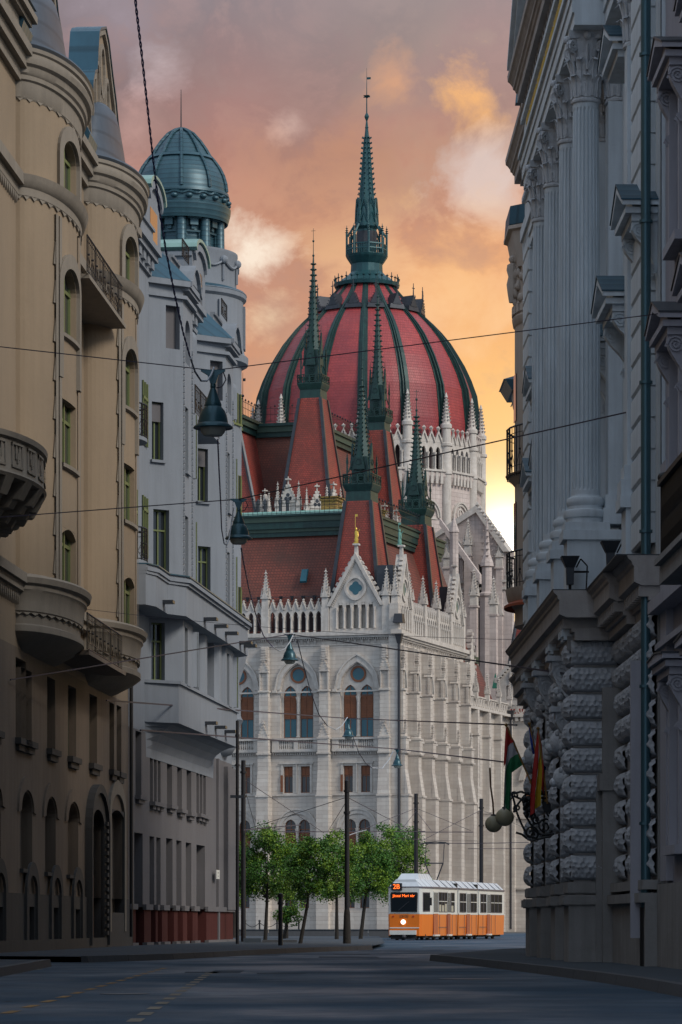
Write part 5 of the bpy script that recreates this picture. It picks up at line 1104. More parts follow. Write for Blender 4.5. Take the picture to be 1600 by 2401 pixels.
def cant(a, d, z0, z1, m='grey_plaster', par=None):            # one canted bay pier
    return P('bay_pier', prism(MB(), [(a, 0), (a, d - .15), (a + .35, d), (a + 1.0, d), (a + 1.0, 0)], z0, z1), m, par or wb)
for a in (7.4, 11.2, 15.2, 19.0): cant(a, .95, 8.9, 11.1)
def face(p0, p1):
    """wall mapping across a slanted face between two plan points (along, stand-off)"""
    v = Vector((p1[0] - p0[0], p1[1] - p0[1])); L_ = v.length; v /= L_; nn = Vector((-v.y, v.x))
    if nn.y < 0 and abs(nn.y) > abs(nn.x): nn = -nn
    if nn.x > 0 and abs(nn.x) >= abs(nn.y) - .2: nn = -nn
    return (lambda s, z, d=0.0: (p0[0] + v.x * s + nn.x * d, -(p0[1] + v.y * s + nn.y * d), z)), L_
def canted_bay(a0, w, dpt, first):
    p = [(a0, -.02), (a0 + 1.0, dpt), (a0 + w - 1.0, dpt), (a0 + w, -.02)]
    grp = None
    for i in range(3):
        f, L_ = face(p[i], p[i + 1])
        if i == 0: hs = [(.12, .68, 9.0, 10.95), (.16, .74, 13.0, 14.75) if not first else (.2, .86, 12.6, 14.75), (.14, .62, 16.4, 18.35), (.72, 1.3, 20.2, 21.65)]
        else: hs = [(L_ / 2 - .7, L_ / 2 + .0, 9.0, 10.9), (L_ / 2 - .65, L_ / 2 + .15, 12.4, 14.7), (L_ / 2 - .65, L_ / 2 + .15, 16.2, 18.4), (L_ / 2 - .6, L_ / 2 + .6, 19.9, 21.4, 'round', 21.0)]
        o = P('bay_wall', wall(MB(), f, 0, L_, 8.9, 22.3, hs, .28), 'grey_plaster', wb)
        for h in hs:
            window(wb, f, h, -.25, 'green_frame', 'dark_glass', .055, 1, .68) if h[2] < 19 else P('window_recess', fan(MB(), f, outline(h), -.25), 'grey_lower', wb)
            if h[2] < 19: P('window_sill', bar(MB(), f, h[0] - .06, h[1] + .06, h[2] - .09, h[2], 0, .1), 'grey_plaster', wb)
        if i == 0: P('roller_blind', fan(MB(), f, [(.18, 17.7), (.18, 18.3), (.58, 18.3), (.58, 17.7)], -.12), 'grey_lower', wb)
        if i == 1:
            mb = MB()
            for s_ in (.1, L_ - .25):
                for k in range(40): bar(mb, f, s_, s_ + .13, 12.6 + k * .2, 12.6 + k * .2 + .13, 0, .05)
            P('bead_strip', mb, 'grey_plaster', o)
    mb = prism(MB(), [(a0 - .1, 0), (a0 + .95, dpt + .15), (a0 + w - .95, dpt + .15), (a0 + w + .1, 0)], 21.9, 22.02); prism(mb, [(a0 - .2, 0), (a0 + .9, dpt + .28), (a0 + w - .9, dpt + .28), (a0 + w + .2, 0)], 22.3, 22.5)
    P('bay_cornice', mb, 'grey_plaster', wb)
    mb = MB().hexa([(a0 - .2, 0, 22.5), (a0 + .9, -dpt - .3, 22.5), (a0 + w - .9, -dpt - .3, 22.5), (a0 + w + .2, 0, 22.5)], [(a0 + .5, .1, 23.6), (a0 + 1.2, -.2, 23.6), (a0 + w - 1.2, -.2, 23.6), (a0 + w - .5, .1, 23.6)])
    P('bay_roof', mb, 'blue_zinc', wb)
    f, L_ = face(p[1], p[2]); c = L_ / 2
    pts = [(c - 1.25, 22.2), (c - 1.3, 22.5), (c - 1.0, 22.6), (c - .75, 22.95), (c - .4, 23.2), (c, 23.28), (c + .4, 23.2), (c + .75, 22.95), (c + 1.0, 22.6), (c + 1.3, 22.5), (c + 1.25, 22.2)]
    g_ = P('curved_gable', slab(MB(), f, pts, -.2, .22), 'grey_plaster', wb); P('gable_moulding', band(MB(), f, [(s_, z - .16) for s_, z in pts[1:-1]], pts[1:-1], .22, .34), 'grey_plaster', g_)
canted_bay(4.6, 4.4, 1.0, True); canted_bay(15.9, 4.3, 1.0, False)
# long parapet balcony
mb = MB()
for o_, z0_, z1_ in ((1.30, 11.1, 12.1), (1.38, 12.1, 12.2), (1.46, 12.2, 12.32), (1.34, 12.32, 12.4)):
    prism(mb, [(-.1, 0), (.0, o_ * .45), (.8, o_ * .62), (3.4, o_ * .62), (4.3, o_), (21.3, o_), (22.3, o_ * .5), (22.6, 0)], z0_, z1_)
P('long_balcony', mb, 'grey_plaster', wb)
P('balcony_zinc', prism(MB(), [(-.1, 0), (.0, .66), (.8, .9), (3.4, .9), (4.3, 1.42), (21.3, 1.42), (22.3, .7), (22.6, 0)], 12.4, 12.44), 'blue_zinc', wb)
for a in (2.2, 8.6, 11.4, 14.4, 18.6, 20.0): P('water_spout', MB().box(a, a + .5, -1.75 if a > 4 else -1.15, -1.0 if a > 4 else -.7, 11.35, 11.45), 'lead_black', wb)
for a in (11.2, 13.8, 16.6): P('water_spout', MB().box(a, a + .5, -1.4, -.9, 7.9, 8.0), 'lead_black', wb)
# main cornice, parapet, dormers
for a0, a1 in ((.05, 4.7), (8.9, 16.0), (20.1, 22.6)):
    mb = MB()
    for z0_, z1_, d in ((22.5, 22.65, .1), (22.95, 23.15, .3), (23.15, 23.35, .42), (23.35, 24.0, .12), (24.0, 24.1, .2)): bar(mb, fw_, a0, a1, z0_, z1_, 0, d)
    for k in range(int((a1 - a0) / .9)): bar(mb, fw_, a0 + .2 + k * .9, a0 + .7 + k * .9, 22.65, 22.95, 0, .22)
    P('main_cornice', mb, 'grey_plaster', wb)
P('mansard', MB().hexa([(.1, .1, 23.3), (26.5, .1, 23.3), (26.5, 8, 23.3), (.1, 8, 23.3)], [(.1, 2.4, 25.6), (26.5, 2.4, 25.6), (26.5, 8, 25.6), (.1, 8, 25.6)]), 'blue_zinc', wb)
def dormer(a0, a1, zt, m):
    z0_ = 23.3; r = (a1 - a0) / 2; c = (a0 + a1) / 2
    fr_ = lambda s, z, d=0.0: (s, .2 - d, z)
    pts = [(a0, z0_)] + [(c - r * math.cos(t * PI / 10), zt - .55 + .55 * math.sin(t * PI / 10)) for t in range(11)] + [(a1, z0_)]
    o = P('dormer', slab(MB(), fr_, pts, -2.4, 0), 'grey_plaster', wb)
    P('dormer_roof', band(MB(), fr_, pts[1:-1], [(c + (s - c) * 1.12, z + .1) for s, z in pts[1:-1]], -2.5, .2), m, o)
    P('dormer_moulding', band(MB(), fr_, [(c + (s - c) * .8, z - .3) for s, z in pts[1:-1]], [(c + (s - c) * .95, z - .06) for s, z in pts[1:-1]], 0, .12), 'grey_plaster', o)
    w_ = (c - r * .5, c + r * .5, 23.6, zt - 1.0); window(o, fr_, w_, .0, 'grey_lower', 'dark_glass', .08, 1, .6) if False else P('dormer_window', fan(MB(), fr_, outline(w_), .012), 'dark_glass', o)
    mb = MB(); bar(mb, lambda s, z, d=0.0: (a0 - d, .2 + s, z), .3, .7, 23.5, zt - .9, 0, .08); bar(mb, lambda s, z, d=0.0: (a0 - d, .2 + s, z), .95, 1.2, 23.5, zt - .9, 0, .05)
    bar(mb, lambda s, z, d=0.0: (a0 - d, .2 + s, z), 0, 2.4, zt - .75, zt - .6, 0, .12); P('dormer_side_panel', mb, 'grey_plaster', o)
dormer(5.3, 8.6, 26.2, 'pale_zinc'); dormer(16.6, 20.2, 26.3, 'pale_zinc')
iron_rail(wb, [fw_(9.0, 0, .5), fw_(10.6, 0, .5)], 24.05, .6); iron_rail(wb, [fw_(20.4, 0, .4), fw_(22.0, 0, .4)], 24.05, .6)
for z in (12.6, 16.6):                                         # round iron balconies in the recess beside the yellow house
    c = 1.1; pts = [fw_(c + .95 * -math.cos(t * PI / 10), 0, .45 * math.sin(t * PI / 10)) for t in range(11)]
    s_ = P('balcony_slab', MB().hexa([(x, y, z - .12) for x, y, _ in pts], [(x, y, z) for x, y, _ in pts]), 'grey_plaster', wb); iron_rail(s_, pts, z, 1.05, .16)
for z in (18.6,):
    s_ = P('balcony_slab', bar(MB(), fw_, 9.1, 15.8, z - .14, z, 0, .95), 'grey_plaster', wb); iron_rail(s_, [fw_(9.2, 0, .92), fw_(15.7, 0, .92)], z, 1.0, .24)
hr = [(.5, 1.7, 12.7, 15.0), (.5, 1.7, 16.7, 19.0), (3.0, 4.0, 13.0, 15.0), (3.0, 4.0, 16.7, 18.8), (11.6, 13.2, 12.6, 14.8), (11.6, 13.2, 18.7, 20.9)]
for h in hr:
    w_ = P('balcony_door', bar(MB(), fw_, h[0], h[1], h[2], h[3], 0, .03), 'dark_glass', wb)
    mb = MB()
    for x in (h[0], (h[0] + h[1]) / 2 - .04, h[1] - .08): bar(mb, fw_, x, x + .08, h[2], h[3], .03, .07)
    bar(mb, fw_, h[0], h[1], h[2] + 1.5, h[2] + 1.6, .03, .08); P('door_frame', mb, 'green_frame', w_)
# corner turret with its copper dome
TX = px(425, 1000, 134.0) - WF.o; tcx, tcy = TX.dot(WF.ex), TX.dot(WF.ey); tm = F / 134.0; tz_ = lambda v: H + (V0 - v) / tm
tprof = [(60, 1790), (118, 1770), (128, 1755), (140, 1700), (146, 1690), (140, 1680), (136, 1600), (150, 1560), (155, 1530), (140, 1510), (142, 1000), (142, 865), (157, 858), (158, 842), (150, 835), (147, 820), (146, 712), (153, 706), (154, 694), (140, 688), (130, 684), (130, 612), (133, 606), (133, 600), (100, 597)]
tur = P('corner_turret', MB().lathe([(r / tm, tz_(v)) for r, v in tprof], tcx, tcy, 40), 'grey_plaster', wb, True)
P('turret_drum', MB().lathe([(84 / tm, tz_(600)), (84 / tm, tz_(515))], tcx, tcy, 24), 'dome_copper', tur, True)
P('turret_zinc', MB().lathe([(154.5 / tm, tz_(696)), (150 / tm, tz_(690)), (131 / tm, tz_(683))], tcx, tcy, 40), 'blue_zinc', tur, True)
for k in range(10):
    a = k * PI / 5 + .15; P('turret_column', MB().lathe([(.24, tz_(597)), (.24, tz_(592)), (.20, tz_(588)), (.19, tz_(522)), (.25, tz_(518)), (.27, tz_(512))], tcx + 94 / tm * math.cos(a), tcy + 94 / tm * math.sin(a), 12), 'dome_copper', tur, True)
    a += PI / 10; mb = MB(); c, s = math.cos(a), math.sin(a)
    for (x0, x1, z0_, z1_, e) in ((-.3, .3, 560, 556, .1), (-.3, -.24, 592, 560, .06), (.24, .3, 592, 560, .06), (-.16, .16, 545, 530, .22), (-.28, .28, 530, 518, .3), (-.08, .08, 553, 545, .12)):
        r0 = 84 / tm; q = lambda x, r, z: (tcx + r * c - x * s, tcy + r * s + x * c, tz_(z)); mb.hexa([q(x0, r0 - .1, z0_), q(x1, r0 - .1, z0_), q(x1, r0 + e, z0_), q(x0, r0 + e, z0_)], [q(x0, r0 - .1, z1_), q(x1, r0 - .1, z1_), q(x1, r0 + e, z1_), q(x0, r0 + e, z1_)])
    P('drum_relief', mb, 'dome_copper', tur)
P('dome_cornice', MB().lathe([(80 / tm, tz_(512)), (105 / tm, tz_(512)), (106 / tm, tz_(526)), (110 / tm, tz_(528)), (116 / tm, tz_(506)), (117 / tm, tz_(494)), (109 / tm, tz_(490)), (110 / tm, tz_(470)), (114 / tm, tz_(466)), (112 / tm, tz_(458)), (104 / tm, tz_(456))], tcx, tcy, 40), 'dome_copper', tur, True)
dp = [(110, 458), (108, 440), (102, 420), (93, 402), (83, 388), (75, 378), (69, 372), (60, 356), (46, 336), (30, 318), (12, 307), (2, 304)]
dp = [(r / tm, tz_(v)) for r, v in dp]
dm = P('small_dome', MB().lathe(dp, tcx, tcy, 40), 'dome_copper', tur, True)
for k in range(10):
    a = k * PI / 5 + .15; P('dome_rib', MB().tube([(tcx + (r + .03) * math.cos(a), tcy + (r + .03) * math.sin(a), z + .02) for r, z in dp], .07, 6), 'dome_copper', dm)
P('dome_band', MB().lathe([(76 / tm, tz_(380)), (80 / tm, tz_(378)), (75 / tm, tz_(371)), (69 / tm, tz_(371))], tcx, tcy, 40), 'dome_copper', dm, True)
for k in range(20):
    a = k * PI / 10; x, y = tcx + 111 / tm * math.cos(a), tcy + 111 / tm * math.sin(a); P('boss', MB().ball((0, 0, 0), .14, 8, .7), 'dome_copper', dm, True, (x, y, tz_(480)))
    b = a + PI / 10; P('wave_moulding', MB().tube([(tcx + 111 / tm * math.cos(a + (b - a) * t / 5), tcy + 111 / tm * math.sin(a + (b - a) * t / 5), tz_(476 - 7 * abs(math.cos(t * PI / 5)))) for t in range(6)], .05, 5), 'dome_copper', dm)
P('dome_needle', MB().rod((tcx, tcy, tz_(306)), (tcx, tcy, tz_(210)), .03, .012, 6), 'lead_black', dm)
for k in range(12):                                            # garlands and strips on the turret
    a = k * PI / 6 + .2; c, s = math.cos(a), math.sin(a); r = 131 / tm; q = lambda x, e, v: (tcx + (r + e) * math.cos(a + x / r), tcy + (r + e) * math.sin(a + x / r), tz_(v))
    mb = MB().tube([q(-.55 + t * .11, .04, 626 + 14 * math.sin(t * PI / 10)) for t in range(11)], .05, 5).ball(q(-.6, .05, 625), .17, 8); mb.rod(q(-.6, .03, 636), q(-.6, .03, 672), .06, n=5)
    P('garland', mb, 'grey_plaster', tur)
for k in range(8):
    a = k * PI / 4 + .1; r = 146 / tm; mb = MB(); q = lambda x, e, v: (tcx + (r + e) * math.cos(a + x / r), tcy + (r + e) * math.sin(a + x / r), tz_(v))
    mb.hexa([q(-.3, -.05, 822), q(.3, -.05, 822), q(.3, .1, 822), q(-.3, .1, 822)], [q(-.3, -.05, 722), q(.3, -.05, 722), q(.3, .1, 722), q(-.3, .1, 722)]); P('turret_pilaster', mb, 'grey_plaster', tur)
    r = 142 / tm
    for v0, v1 in ((1000, 930), (1240, 1120), (1480, 1380)):
        f_ = lambda s_, z, d=0.0: (tcx + (r + d) * math.cos(a + .4 + s_ / r), tcy + (r + d) * math.sin(a + .4 + s_ / r), z)
        w_ = P('turret_window', MB().poly([f_(-.35, tz_(v0), .02), f_(.35, tz_(v0), .02), f_(.35, tz_(v1), .02), f_(-.35, tz_(v1), .02)]), 'dark_glass', tur)
        mb = MB(); bar(mb, f_, -.4, -.32, tz_(v0), tz_(v1), 0, .07); bar(mb, f_, .32, .4, tz_(v0), tz_(v1), 0, .07); bar(mb, f_, -.03, .03, tz_(v0), tz_(v1), 0, .06); bar(mb, f_, -.45, .45, tz_(v0) - .08, tz_(v0), 0, .1)
        P('frame', mb, 'green_frame', w_)
ss = rect(WF, 507.5, 514.5, 2040, 2061, .17)
sgn = P('street_sign', bar(MB(), fw_, ss[0], ss[1], ss[2], ss[3], .165, .19), 'tram_white'); sgn.location = WF.o; sgn.rotation_euler = (0, 0, WF.rz)
tag(sgn, 'small white street name plate on the grey building corner beside the tram pole', 'sign')
P('lettering', bar(bar(MB(), fw_, ss[0] + .3, ss[1] - .3, ss[2] + .22, ss[2] + .25, .19, .193), fw_, ss[0] + .3, ss[1] - .3, ss[2] + .1, ss[2] + .12, .19, .193), 'lead_black', sgn)
# ================================================================== column building, right
RF = Fr(5.3, 60.0, -.0125, 1, 1)
rb = thing('column_building', 'pale stone palace with giant fluted columns above a rough rusticated ground floor', 'building', RF.o, RF.rz)
fr = RF.m
AN, AF = -3.0, 26.0
P('back_mass', MB().box(AN, AF, -10, -.3, 0, 20.0), 'stone_white', rb)
def rusticated_holes(): return []
wh = []
for a in (.6, 5.15, 8.85, 12.6, 17.6, 21.0): wh += [(a, a + 1.3, 9.0, 11.2), (a, a + 1.3, 13.6, 15.6)]
P('upper_wall', wall(MB(), fr, AN, AF, 6.6, 20.0, wh, .3), 'stone_white', rb)
P('end_wall', MB().box(AF - .4, AF, -10, -.01, 0, 20).box(AN, AN + .3, -10, -.02, 0, 20), 'stone_white', rb)
for h in wh: window(rb, fr, h, -.28, 'grey_lower', 'dark_glass', .08, 1, .7)
def run(mb, f, a0, a1, prof):
    return mb.hexa([f(a0, z, d) for d, z in prof], [f(a1, z, d) for d, z in prof])
# window hoods on consoles
def scroll_console(mb, f, a, w, z, h, d0, d1):
    """S-shaped bracket, thick sideways"""
    n = 16; out = []
    for k in range(n + 1):
        t = k / n; out.append((d0 + (d1 - d0) * (1 - t) ** 1.2 * (1 + .25 * math.sin(t * PI * 2)), z - h * t))
    prof = [(d0, z)] + out + [(d0, z - h)]
    mb.hexa([f(a, zz, d) for d, zz in prof], [f(a + w, zz, d) for d, zz in prof])
    for cz, r in ((z - h * .16, h * .15), (z - h * .86, h * .09)):
        cd_ = d1 - r * .9 if cz > z - h / 2 else d0 + r
        for s in (a - .012, a + w + .012):
            pts = [f(s, cz + r * (1 - t / 22) * math.sin(t * .75), cd_ + r * (1 - t / 22) * math.cos(t * .75)) for t in range(20)]; mb.tube(pts, .022, 4)
    return mb
def hood(f, par, a0, a1, z, d, m='stone_white', pitch=.42, con=True, top='blue_zinc'):
    c = (a0 + a1) / 2
    mb = bar(MB(), f, a0, a1, z - .22, z - .1, 0, d * .8); bar(mb, f, a0 - .08, a1 + .08, z - .1, z, 0, d)
    slab(mb, f, [(a0 - .08, z), (a1 + .08, z), (c, z + pitch)], 0, d * .78)
    o = P('window_hood', mb, m, par)
    mb = MB()
    for s, e in ((-1, a0 - .16), (1, a1 + .16)): slab(mb, f, [(e, z + .02), (e, z + .1), (c, z + pitch + .14), (c, z + pitch)], 0, d + .06)
    P('hood_coping', mb, m, o); mb = MB()
    for s, e in ((-1, a0 - .18), (1, a1 + .18)): slab(mb, f, [(e, z + .1), (e, z + .125), (c, z + pitch + .17), (c, z + pitch + .14)], 0, d + .08)
    P('hood_zinc', mb, top, o)
    if con:
        for a in (a0 + .05, a1 - .25): P('console', scroll_console(MB(), f, a, .2, z - .22, .95, 0, d * .78), m, o)
hood(fr, rb, .35, 2.3, 11.9, .62); hood(fr, rb, -2.55, -.75, 12.9, .55); hood(fr, rb, .35, 2.3, 16.4, .5, con=False)
for a in (5.0, 8.7, 12.4): hood(fr, rb, a, a + 1.6, 11.9, .5)
hood(fr, rb, 17.3, 19.3, 11.4, .62); hood(fr, rb, 20.7, 22.6, 13.6, .55); hood(fr, rb, 20.7, 22.6, 11.4, .62)
# quoins: every block a piece
for (a0, a1, d, z0, z1) in ((-2.2, -.55, .26, 7.3, 17.3), (23.9, 25.9, .40, 7.3, 18.2)):
    mq = None; k = 0; z = z0
    while z < z1:
        if mq is None:
            q = MB(); e = .035; H_ = .50
            q.hexa([fr(a0, 0, 0), fr(a1, 0, 0), fr(a1, 0, d - e), fr(a0, 0, d - e)], [fr(a0, H_, 0), fr(a1, H_, 0), fr(a1, H_, d - e), fr(a0, H_, d - e)])
            q.hexa([fr(a0, .0, d - e), fr(a1, 0, d - e), fr(a1, H_, d - e), fr(a0, H_, d - e)], [fr(a0 + e, e, d), fr(a1 - e, e, d), fr(a1 - e, H_ - e, d), fr(a0 + e, H_ - e, d)])
            mq = mesh('quoin', q, 'stone_white')
        P('quoin', mq, None, rb, loc=(0, 0, z)); z += .535; k += 1
    P('quoin_core', bar(MB(), fr, a0 + .05, a1 - .05, z0, z1 + .3, 0, d - .07), 'stone_white', rb)
# columns
def fluted(r0, r1, z0, z1, n=20):
    mb = MB(); rows = []
    for (r, z, fl_) in ((r0, z0, 0), (r0, z0 + .10, 0), (r0, z0 + .16, 1), (r0 * .985, (z0 + z1) * .5, 1), (r1, z1 - .14, 1), (r1, z1 - .08, 0), (r1, z1, 0)):
        row = []
        for k in range(n):
            for q, dep in ((0, 0), (.18, 0), (.34, .10), (.5, .135), (.66, .10), (.82, 0)):
                a = 2 * PI * (k + q) / n; rr = r * (1 - dep * fl_); row.append((rr * math.cos(a), rr * math.sin(a), z))
        rows.append(row)
    m = len(rows[0]); vs = [v for r in rows for v in r]; fs = []
    for j in range(len(rows) - 1):
        for i in range(m): fs.append((j * m + i, j * m + (i + 1) % m, (j + 1) * m + (i + 1) % m, (j + 1) * m + i))
    return mb.add(vs, fs)
CR, CB, CT = .275, 8.85, 16.2
me_shaft = mesh('shaft', fluted(CR, CR * .88, CB, CT), 'stone_white')
me_cbase = mesh('column_base', MB().lathe([(CR * 1.35, 8.32), (CR * 1.38, 8.42), (CR * 1.5, 8.44), (CR * 1.56, 8.50), (CR * 1.5, 8.57), (CR * 1.22, 8.6), (CR * 1.2, 8.66), (CR * 1.3, 8.69), (CR * 1.34, 8.75), (CR * 1.25, 8.81), (CR * 1.03, 8.84), (CR, 8.87)], n=32), 'stone_white', True)
def leaf(mb, ang, r, z, h, w, curl):
    """one acanthus leaf, curling outwards at the tip"""
    pts = []
    for k in range(8):
        t = k / 7; rr = r + .03 * t + (curl * (max(0, t - .55) / .45) ** 1.6); zz = z + h * (t if t < .85 else .85 + (t - .85) * .1 - (t - .85) * .6)
        ww = w * (.75 + .5 * math.sin(t * PI * .9)) * (1 - max(0, t - .8) * 2.2) * (1 + .16 * (k % 2)); pts.append((rr, zz, ww))
    c, s = math.cos(ang), math.sin(ang)
    for (r0, z0, w0), (r1, z1, w1) in zip(pts[:-1], pts[1:]):
        q = lambda r_, x, zz: (r_ * c - x * s, r_ * s + x * c, zz)
        mb.hexa([q(r0 - .02, -w0, z0), q(r0 - .02, w0, z0), q(r1 - .02, w1, z1), q(r1 - .02, -w1, z1)], [q(r0 + .006, -w0, z0), q(r0 + .006, w0, z0), q(r1 + .006, w1, z1), q(r1 + .006, -w1, z1)])
        mb.hexa([q(r0, -.012, z0), q(r0, .012, z0), q(r1, .012, z1), q(r1, -.012, z1)], [q(r0 + .03, -.008, z0), q(r0 + .03, .008, z0), q(r1 + .03, .008, z1), q(r1 + .03, -.008, z1)])
def capital(R_, H_, sq=False):
    mb = MB().lathe([(R_ * 1.0, 0), (R_ * 1.12, .02), (R_ * 1.14, .06), (R_ * 1.02, .09), (R_ * .98, .12), (R_ * 1.02, H_ * .55), (R_ * 1.25, H_ * .86), (R_ * 1.35, H_ * .9)], n=20)
    for k in range(8): leaf(mb, k * PI / 4, R_ * 1.03, .1, H_ * .36, R_ * .30, .11)
    for k in range(8): leaf(mb, (k + .5) * PI / 4, R_ * 1.05, .12, H_ * .62, R_ * .27, .14)
    for k in range(4):
        for sg in (-1, 1):
            ang = PI / 4 + k * PI / 2; c, s = math.cos(ang), math.sin(ang); cr = R_ * 1.55; cz = H_ * .76; pts = []
            for t in range(24):
                rr = .125 * (1 - t / 27); th = -PI / 2 - .2 + t * .62
                pts.append(((cr + rr * math.cos(th)) * c - sg * .03 * s, (cr + rr * math.cos(th)) * s + sg * .03 * c, cz + rr * math.sin(th) + .02))
            mb.tube([((R_ * 1.0) * c, R_ * s, H_ * .48), (R_ * 1.25 * c, R_ * 1.25 * s, H_ * .58)] + pts, .026, 5)
        ang = k * PI / 2; c, s = math.cos(ang), math.sin(ang); mb.ball((R_ * 1.42 * c, R_ * 1.42 * s, H_ * .92), .075, 6)
        mb.tube([(R_ * 1.15 * c, R_ * 1.15 * s, H_ * .45), (R_ * 1.3 * c, R_ * 1.3 * s, H_ * .8)], .03, 5)
    cor = []
    for k in range(4):                                          # concave-sided abacus
        a0 = PI / 4 + k * PI / 2
        for t in range(6): u = t / 6; x = math.cos(a0) * (1 - u) + math.cos(a0 + PI / 2) * u; y = math.sin(a0) * (1 - u) + math.sin(a0 + PI / 2) * u; b = 1 - .18 * math.sin(u * PI) ; cor.append((x * R_ * 1.95 * b, y * R_ * 1.95 * b))
    mb.hexa([(x * .96, y * .96, H_ * .89) for x, y in cor], [(x, y, H_ * .95) for x, y in cor]); mb.hexa([(x, y, H_ * .95) for x, y in cor], [(x * 1.03, y * 1.03, H_) for x, y in cor])
    return mb
me_cap = mesh('capital', capital(CR * .9, 1.32), 'stone_carved')
for a in (4.0, 7.35, 11.35, 14.85):
    c = P('fluted_column', me_shaft, None, rb, True, fr(a, 0, .66)); P('column_base', me_cbase, None, c); P('capital', me_cap, None, c, loc=(0, 0, CT))
    P('plinth_block', MB().box(-.42, .42, -.42, .42, 8.18, 8.33), 'stone_white', c)
    P('pedestal', bar(bar(MB(), fr, a - .40, a + .40, 7.0, 8.0, 0, 1.04), fr, a - .46, a + .46, 8.0, 8.18, 0, 1.12), 'stone_white', rb)
    pi_ = P('pilaster', bar(bar(bar(MB(), fr, a - .30, a + .30, 8.85, CT, 0, .26), fr, a - .40, a + .40, 8.3, 8.6, 0, .36), fr, a - .36, a + .36, 8.6, 8.85, 0, .32), 'stone_white', rb)
    P('capital', me_cap, None, pi_, loc=fr(a, CT, .05), sc=(1.12, .92, 1.0))
a = -.1
P('pilaster', bar(bar(bar(MB(), fr, a - .25, a + .25, 8.85, CT, 0, .30), fr, a - .36, a + .36, 8.3, 8.6, 0, .42), fr, a - .31, a + .31, 8.6, 8.85, 0, .36), 'stone_white', rb)
P('capital', me_cap, None, rb, loc=fr(a, CT, .10), sc=(1.0, .9, 1.0))
P('pilaster_foot', bar(bar(MB(), fr, a - .4, a + .4, 7.0, 8.15, 0, .34), fr, a - .46, a + .46, 8.1, 8.3, 0, .44), 'stone_white', rb)
# entablature
ent = MB()
for z0, z1, d in ((17.52, 17.75, .93), (17.75, 18.0, .97), (18.0, 18.2, 1.0), (18.2, 18.3, 1.06), (18.3, 19.0, .92), (19.0, 19.12, 1.0)): bar(ent, fr, 3.3, 17.6, z0, z1, 0, d)
for z0, z1, d in ((17.52, 17.75, .36), (17.75, 18.0, .40), (18.0, 18.3, .46), (18.3, 19.0, .34), (19.0, 19.12, .42)): bar(ent, fr, 17.6, 26.05, z0, z1, 0, d); bar(ent, fr, AN, 3.3, z0, z1, 0, d)
P('entablature', ent, 'stone_white', rb)
def crown(a0, a1, d, name='cornice'):
    mb = bar(MB(), fr, a0, a1, 19.12, 19.22, 0, d - .75); bar(mb, fr, a0, a1, 19.42, 19.5, 0, d - .5)
    run(mb, fr, a0, a1, [(-.2, 19.5), (d - .08, 19.5), (d - .08, 19.70), (d - .04, 19.73), (d - .02, 19.78), (d + .02, 19.80), (d + .03, 19.86), (d + .09, 19.94), (d + .14, 19.98), (d + .15, 20.1), (-.2, 20.16)])
    c = P(name, mb, 'cornice_under', rb)
    n = int((a1 - a0) / .26); me_d = None
    for k in range(n):
        if me_d is None: me_d = mesh('dentil', bar(MB(), fr, 0, .15, 19.22, 19.42, 0, d - .62), 'cornice_under')
        P('dentil', me_d, None, c, loc=(a0 + .05 + k * .26, 0, 0))
    me_m = mesh('modillion', bar(bar(MB(), fr, 0, .2, 19.36, 19.5, 0, d - .2), fr, .03, .17, 19.30, 19.36, 0, d - .35), 'cornice_under')
    for k in range(int((a1 - a0) / .52)): P('modillion', me_m, None, c, loc=(a0 + .1 + k * .52, 0, 0))
crown(3.3, 17.6, 1.15); crown(17.6, 26.1, .68, 'cornice'); crown(AN, 3.3, .75, 'cornice')
rk = MB()
for e0, e1, d in ((0, .16, 1.2), (.16, .3, 1.3)): slab(rk, fr, [(17.7, 20.1 + e0), (10.4, 23.9 + e0), (3.2, 20.1 + e0), (3.2, 20.1 + e1), (10.4, 23.9 + e1), (17.7, 20.1 + e1)], -.5, d)
slab(rk, fr, [(17.2, 20.1), (10.4, 23.6), (3.7, 20.1)], -.5, 1.0)
P('pediment', rk, 'stone_white', rb)
P('attic', bar(bar(MB(), fr, 17.9, 25.8, 20.1, 20.9, -.5, .3), fr, 17.9, 25.8, 20.9, 21.0, -.5, .4), 'stone_white', rb) if False else None
P('roof_ornament', MB().frus(20.2, .8, 20.1, .30, 20.5, .22).frus(20.2, .8, 20.5, .16, 20.75, .42).frus(20.2, .8, 20.75, .45, 21.2, .52), 'blue_zinc', rb)
for k in range(40):                                            # gilded letters of the frieze, unreadable from below
    if k % 9 == 8: continue
    a = 6.2 + k * .26; m = bar(MB(), fr, a, a + .035, 18.42, 18.86, .92, .955)
    if k % 3: bar(m, fr, a + .12, a + .155, 18.42, 18.86, .92, .955); bar(m, fr, a + .035, a + .12, 18.62, 18.66, .92, .955)
    else: bar(m, fr, a + .035, a + .13, 18.42, 18.47, .92, .955)
    P('gilt_letter', m, 'gilt', rb)
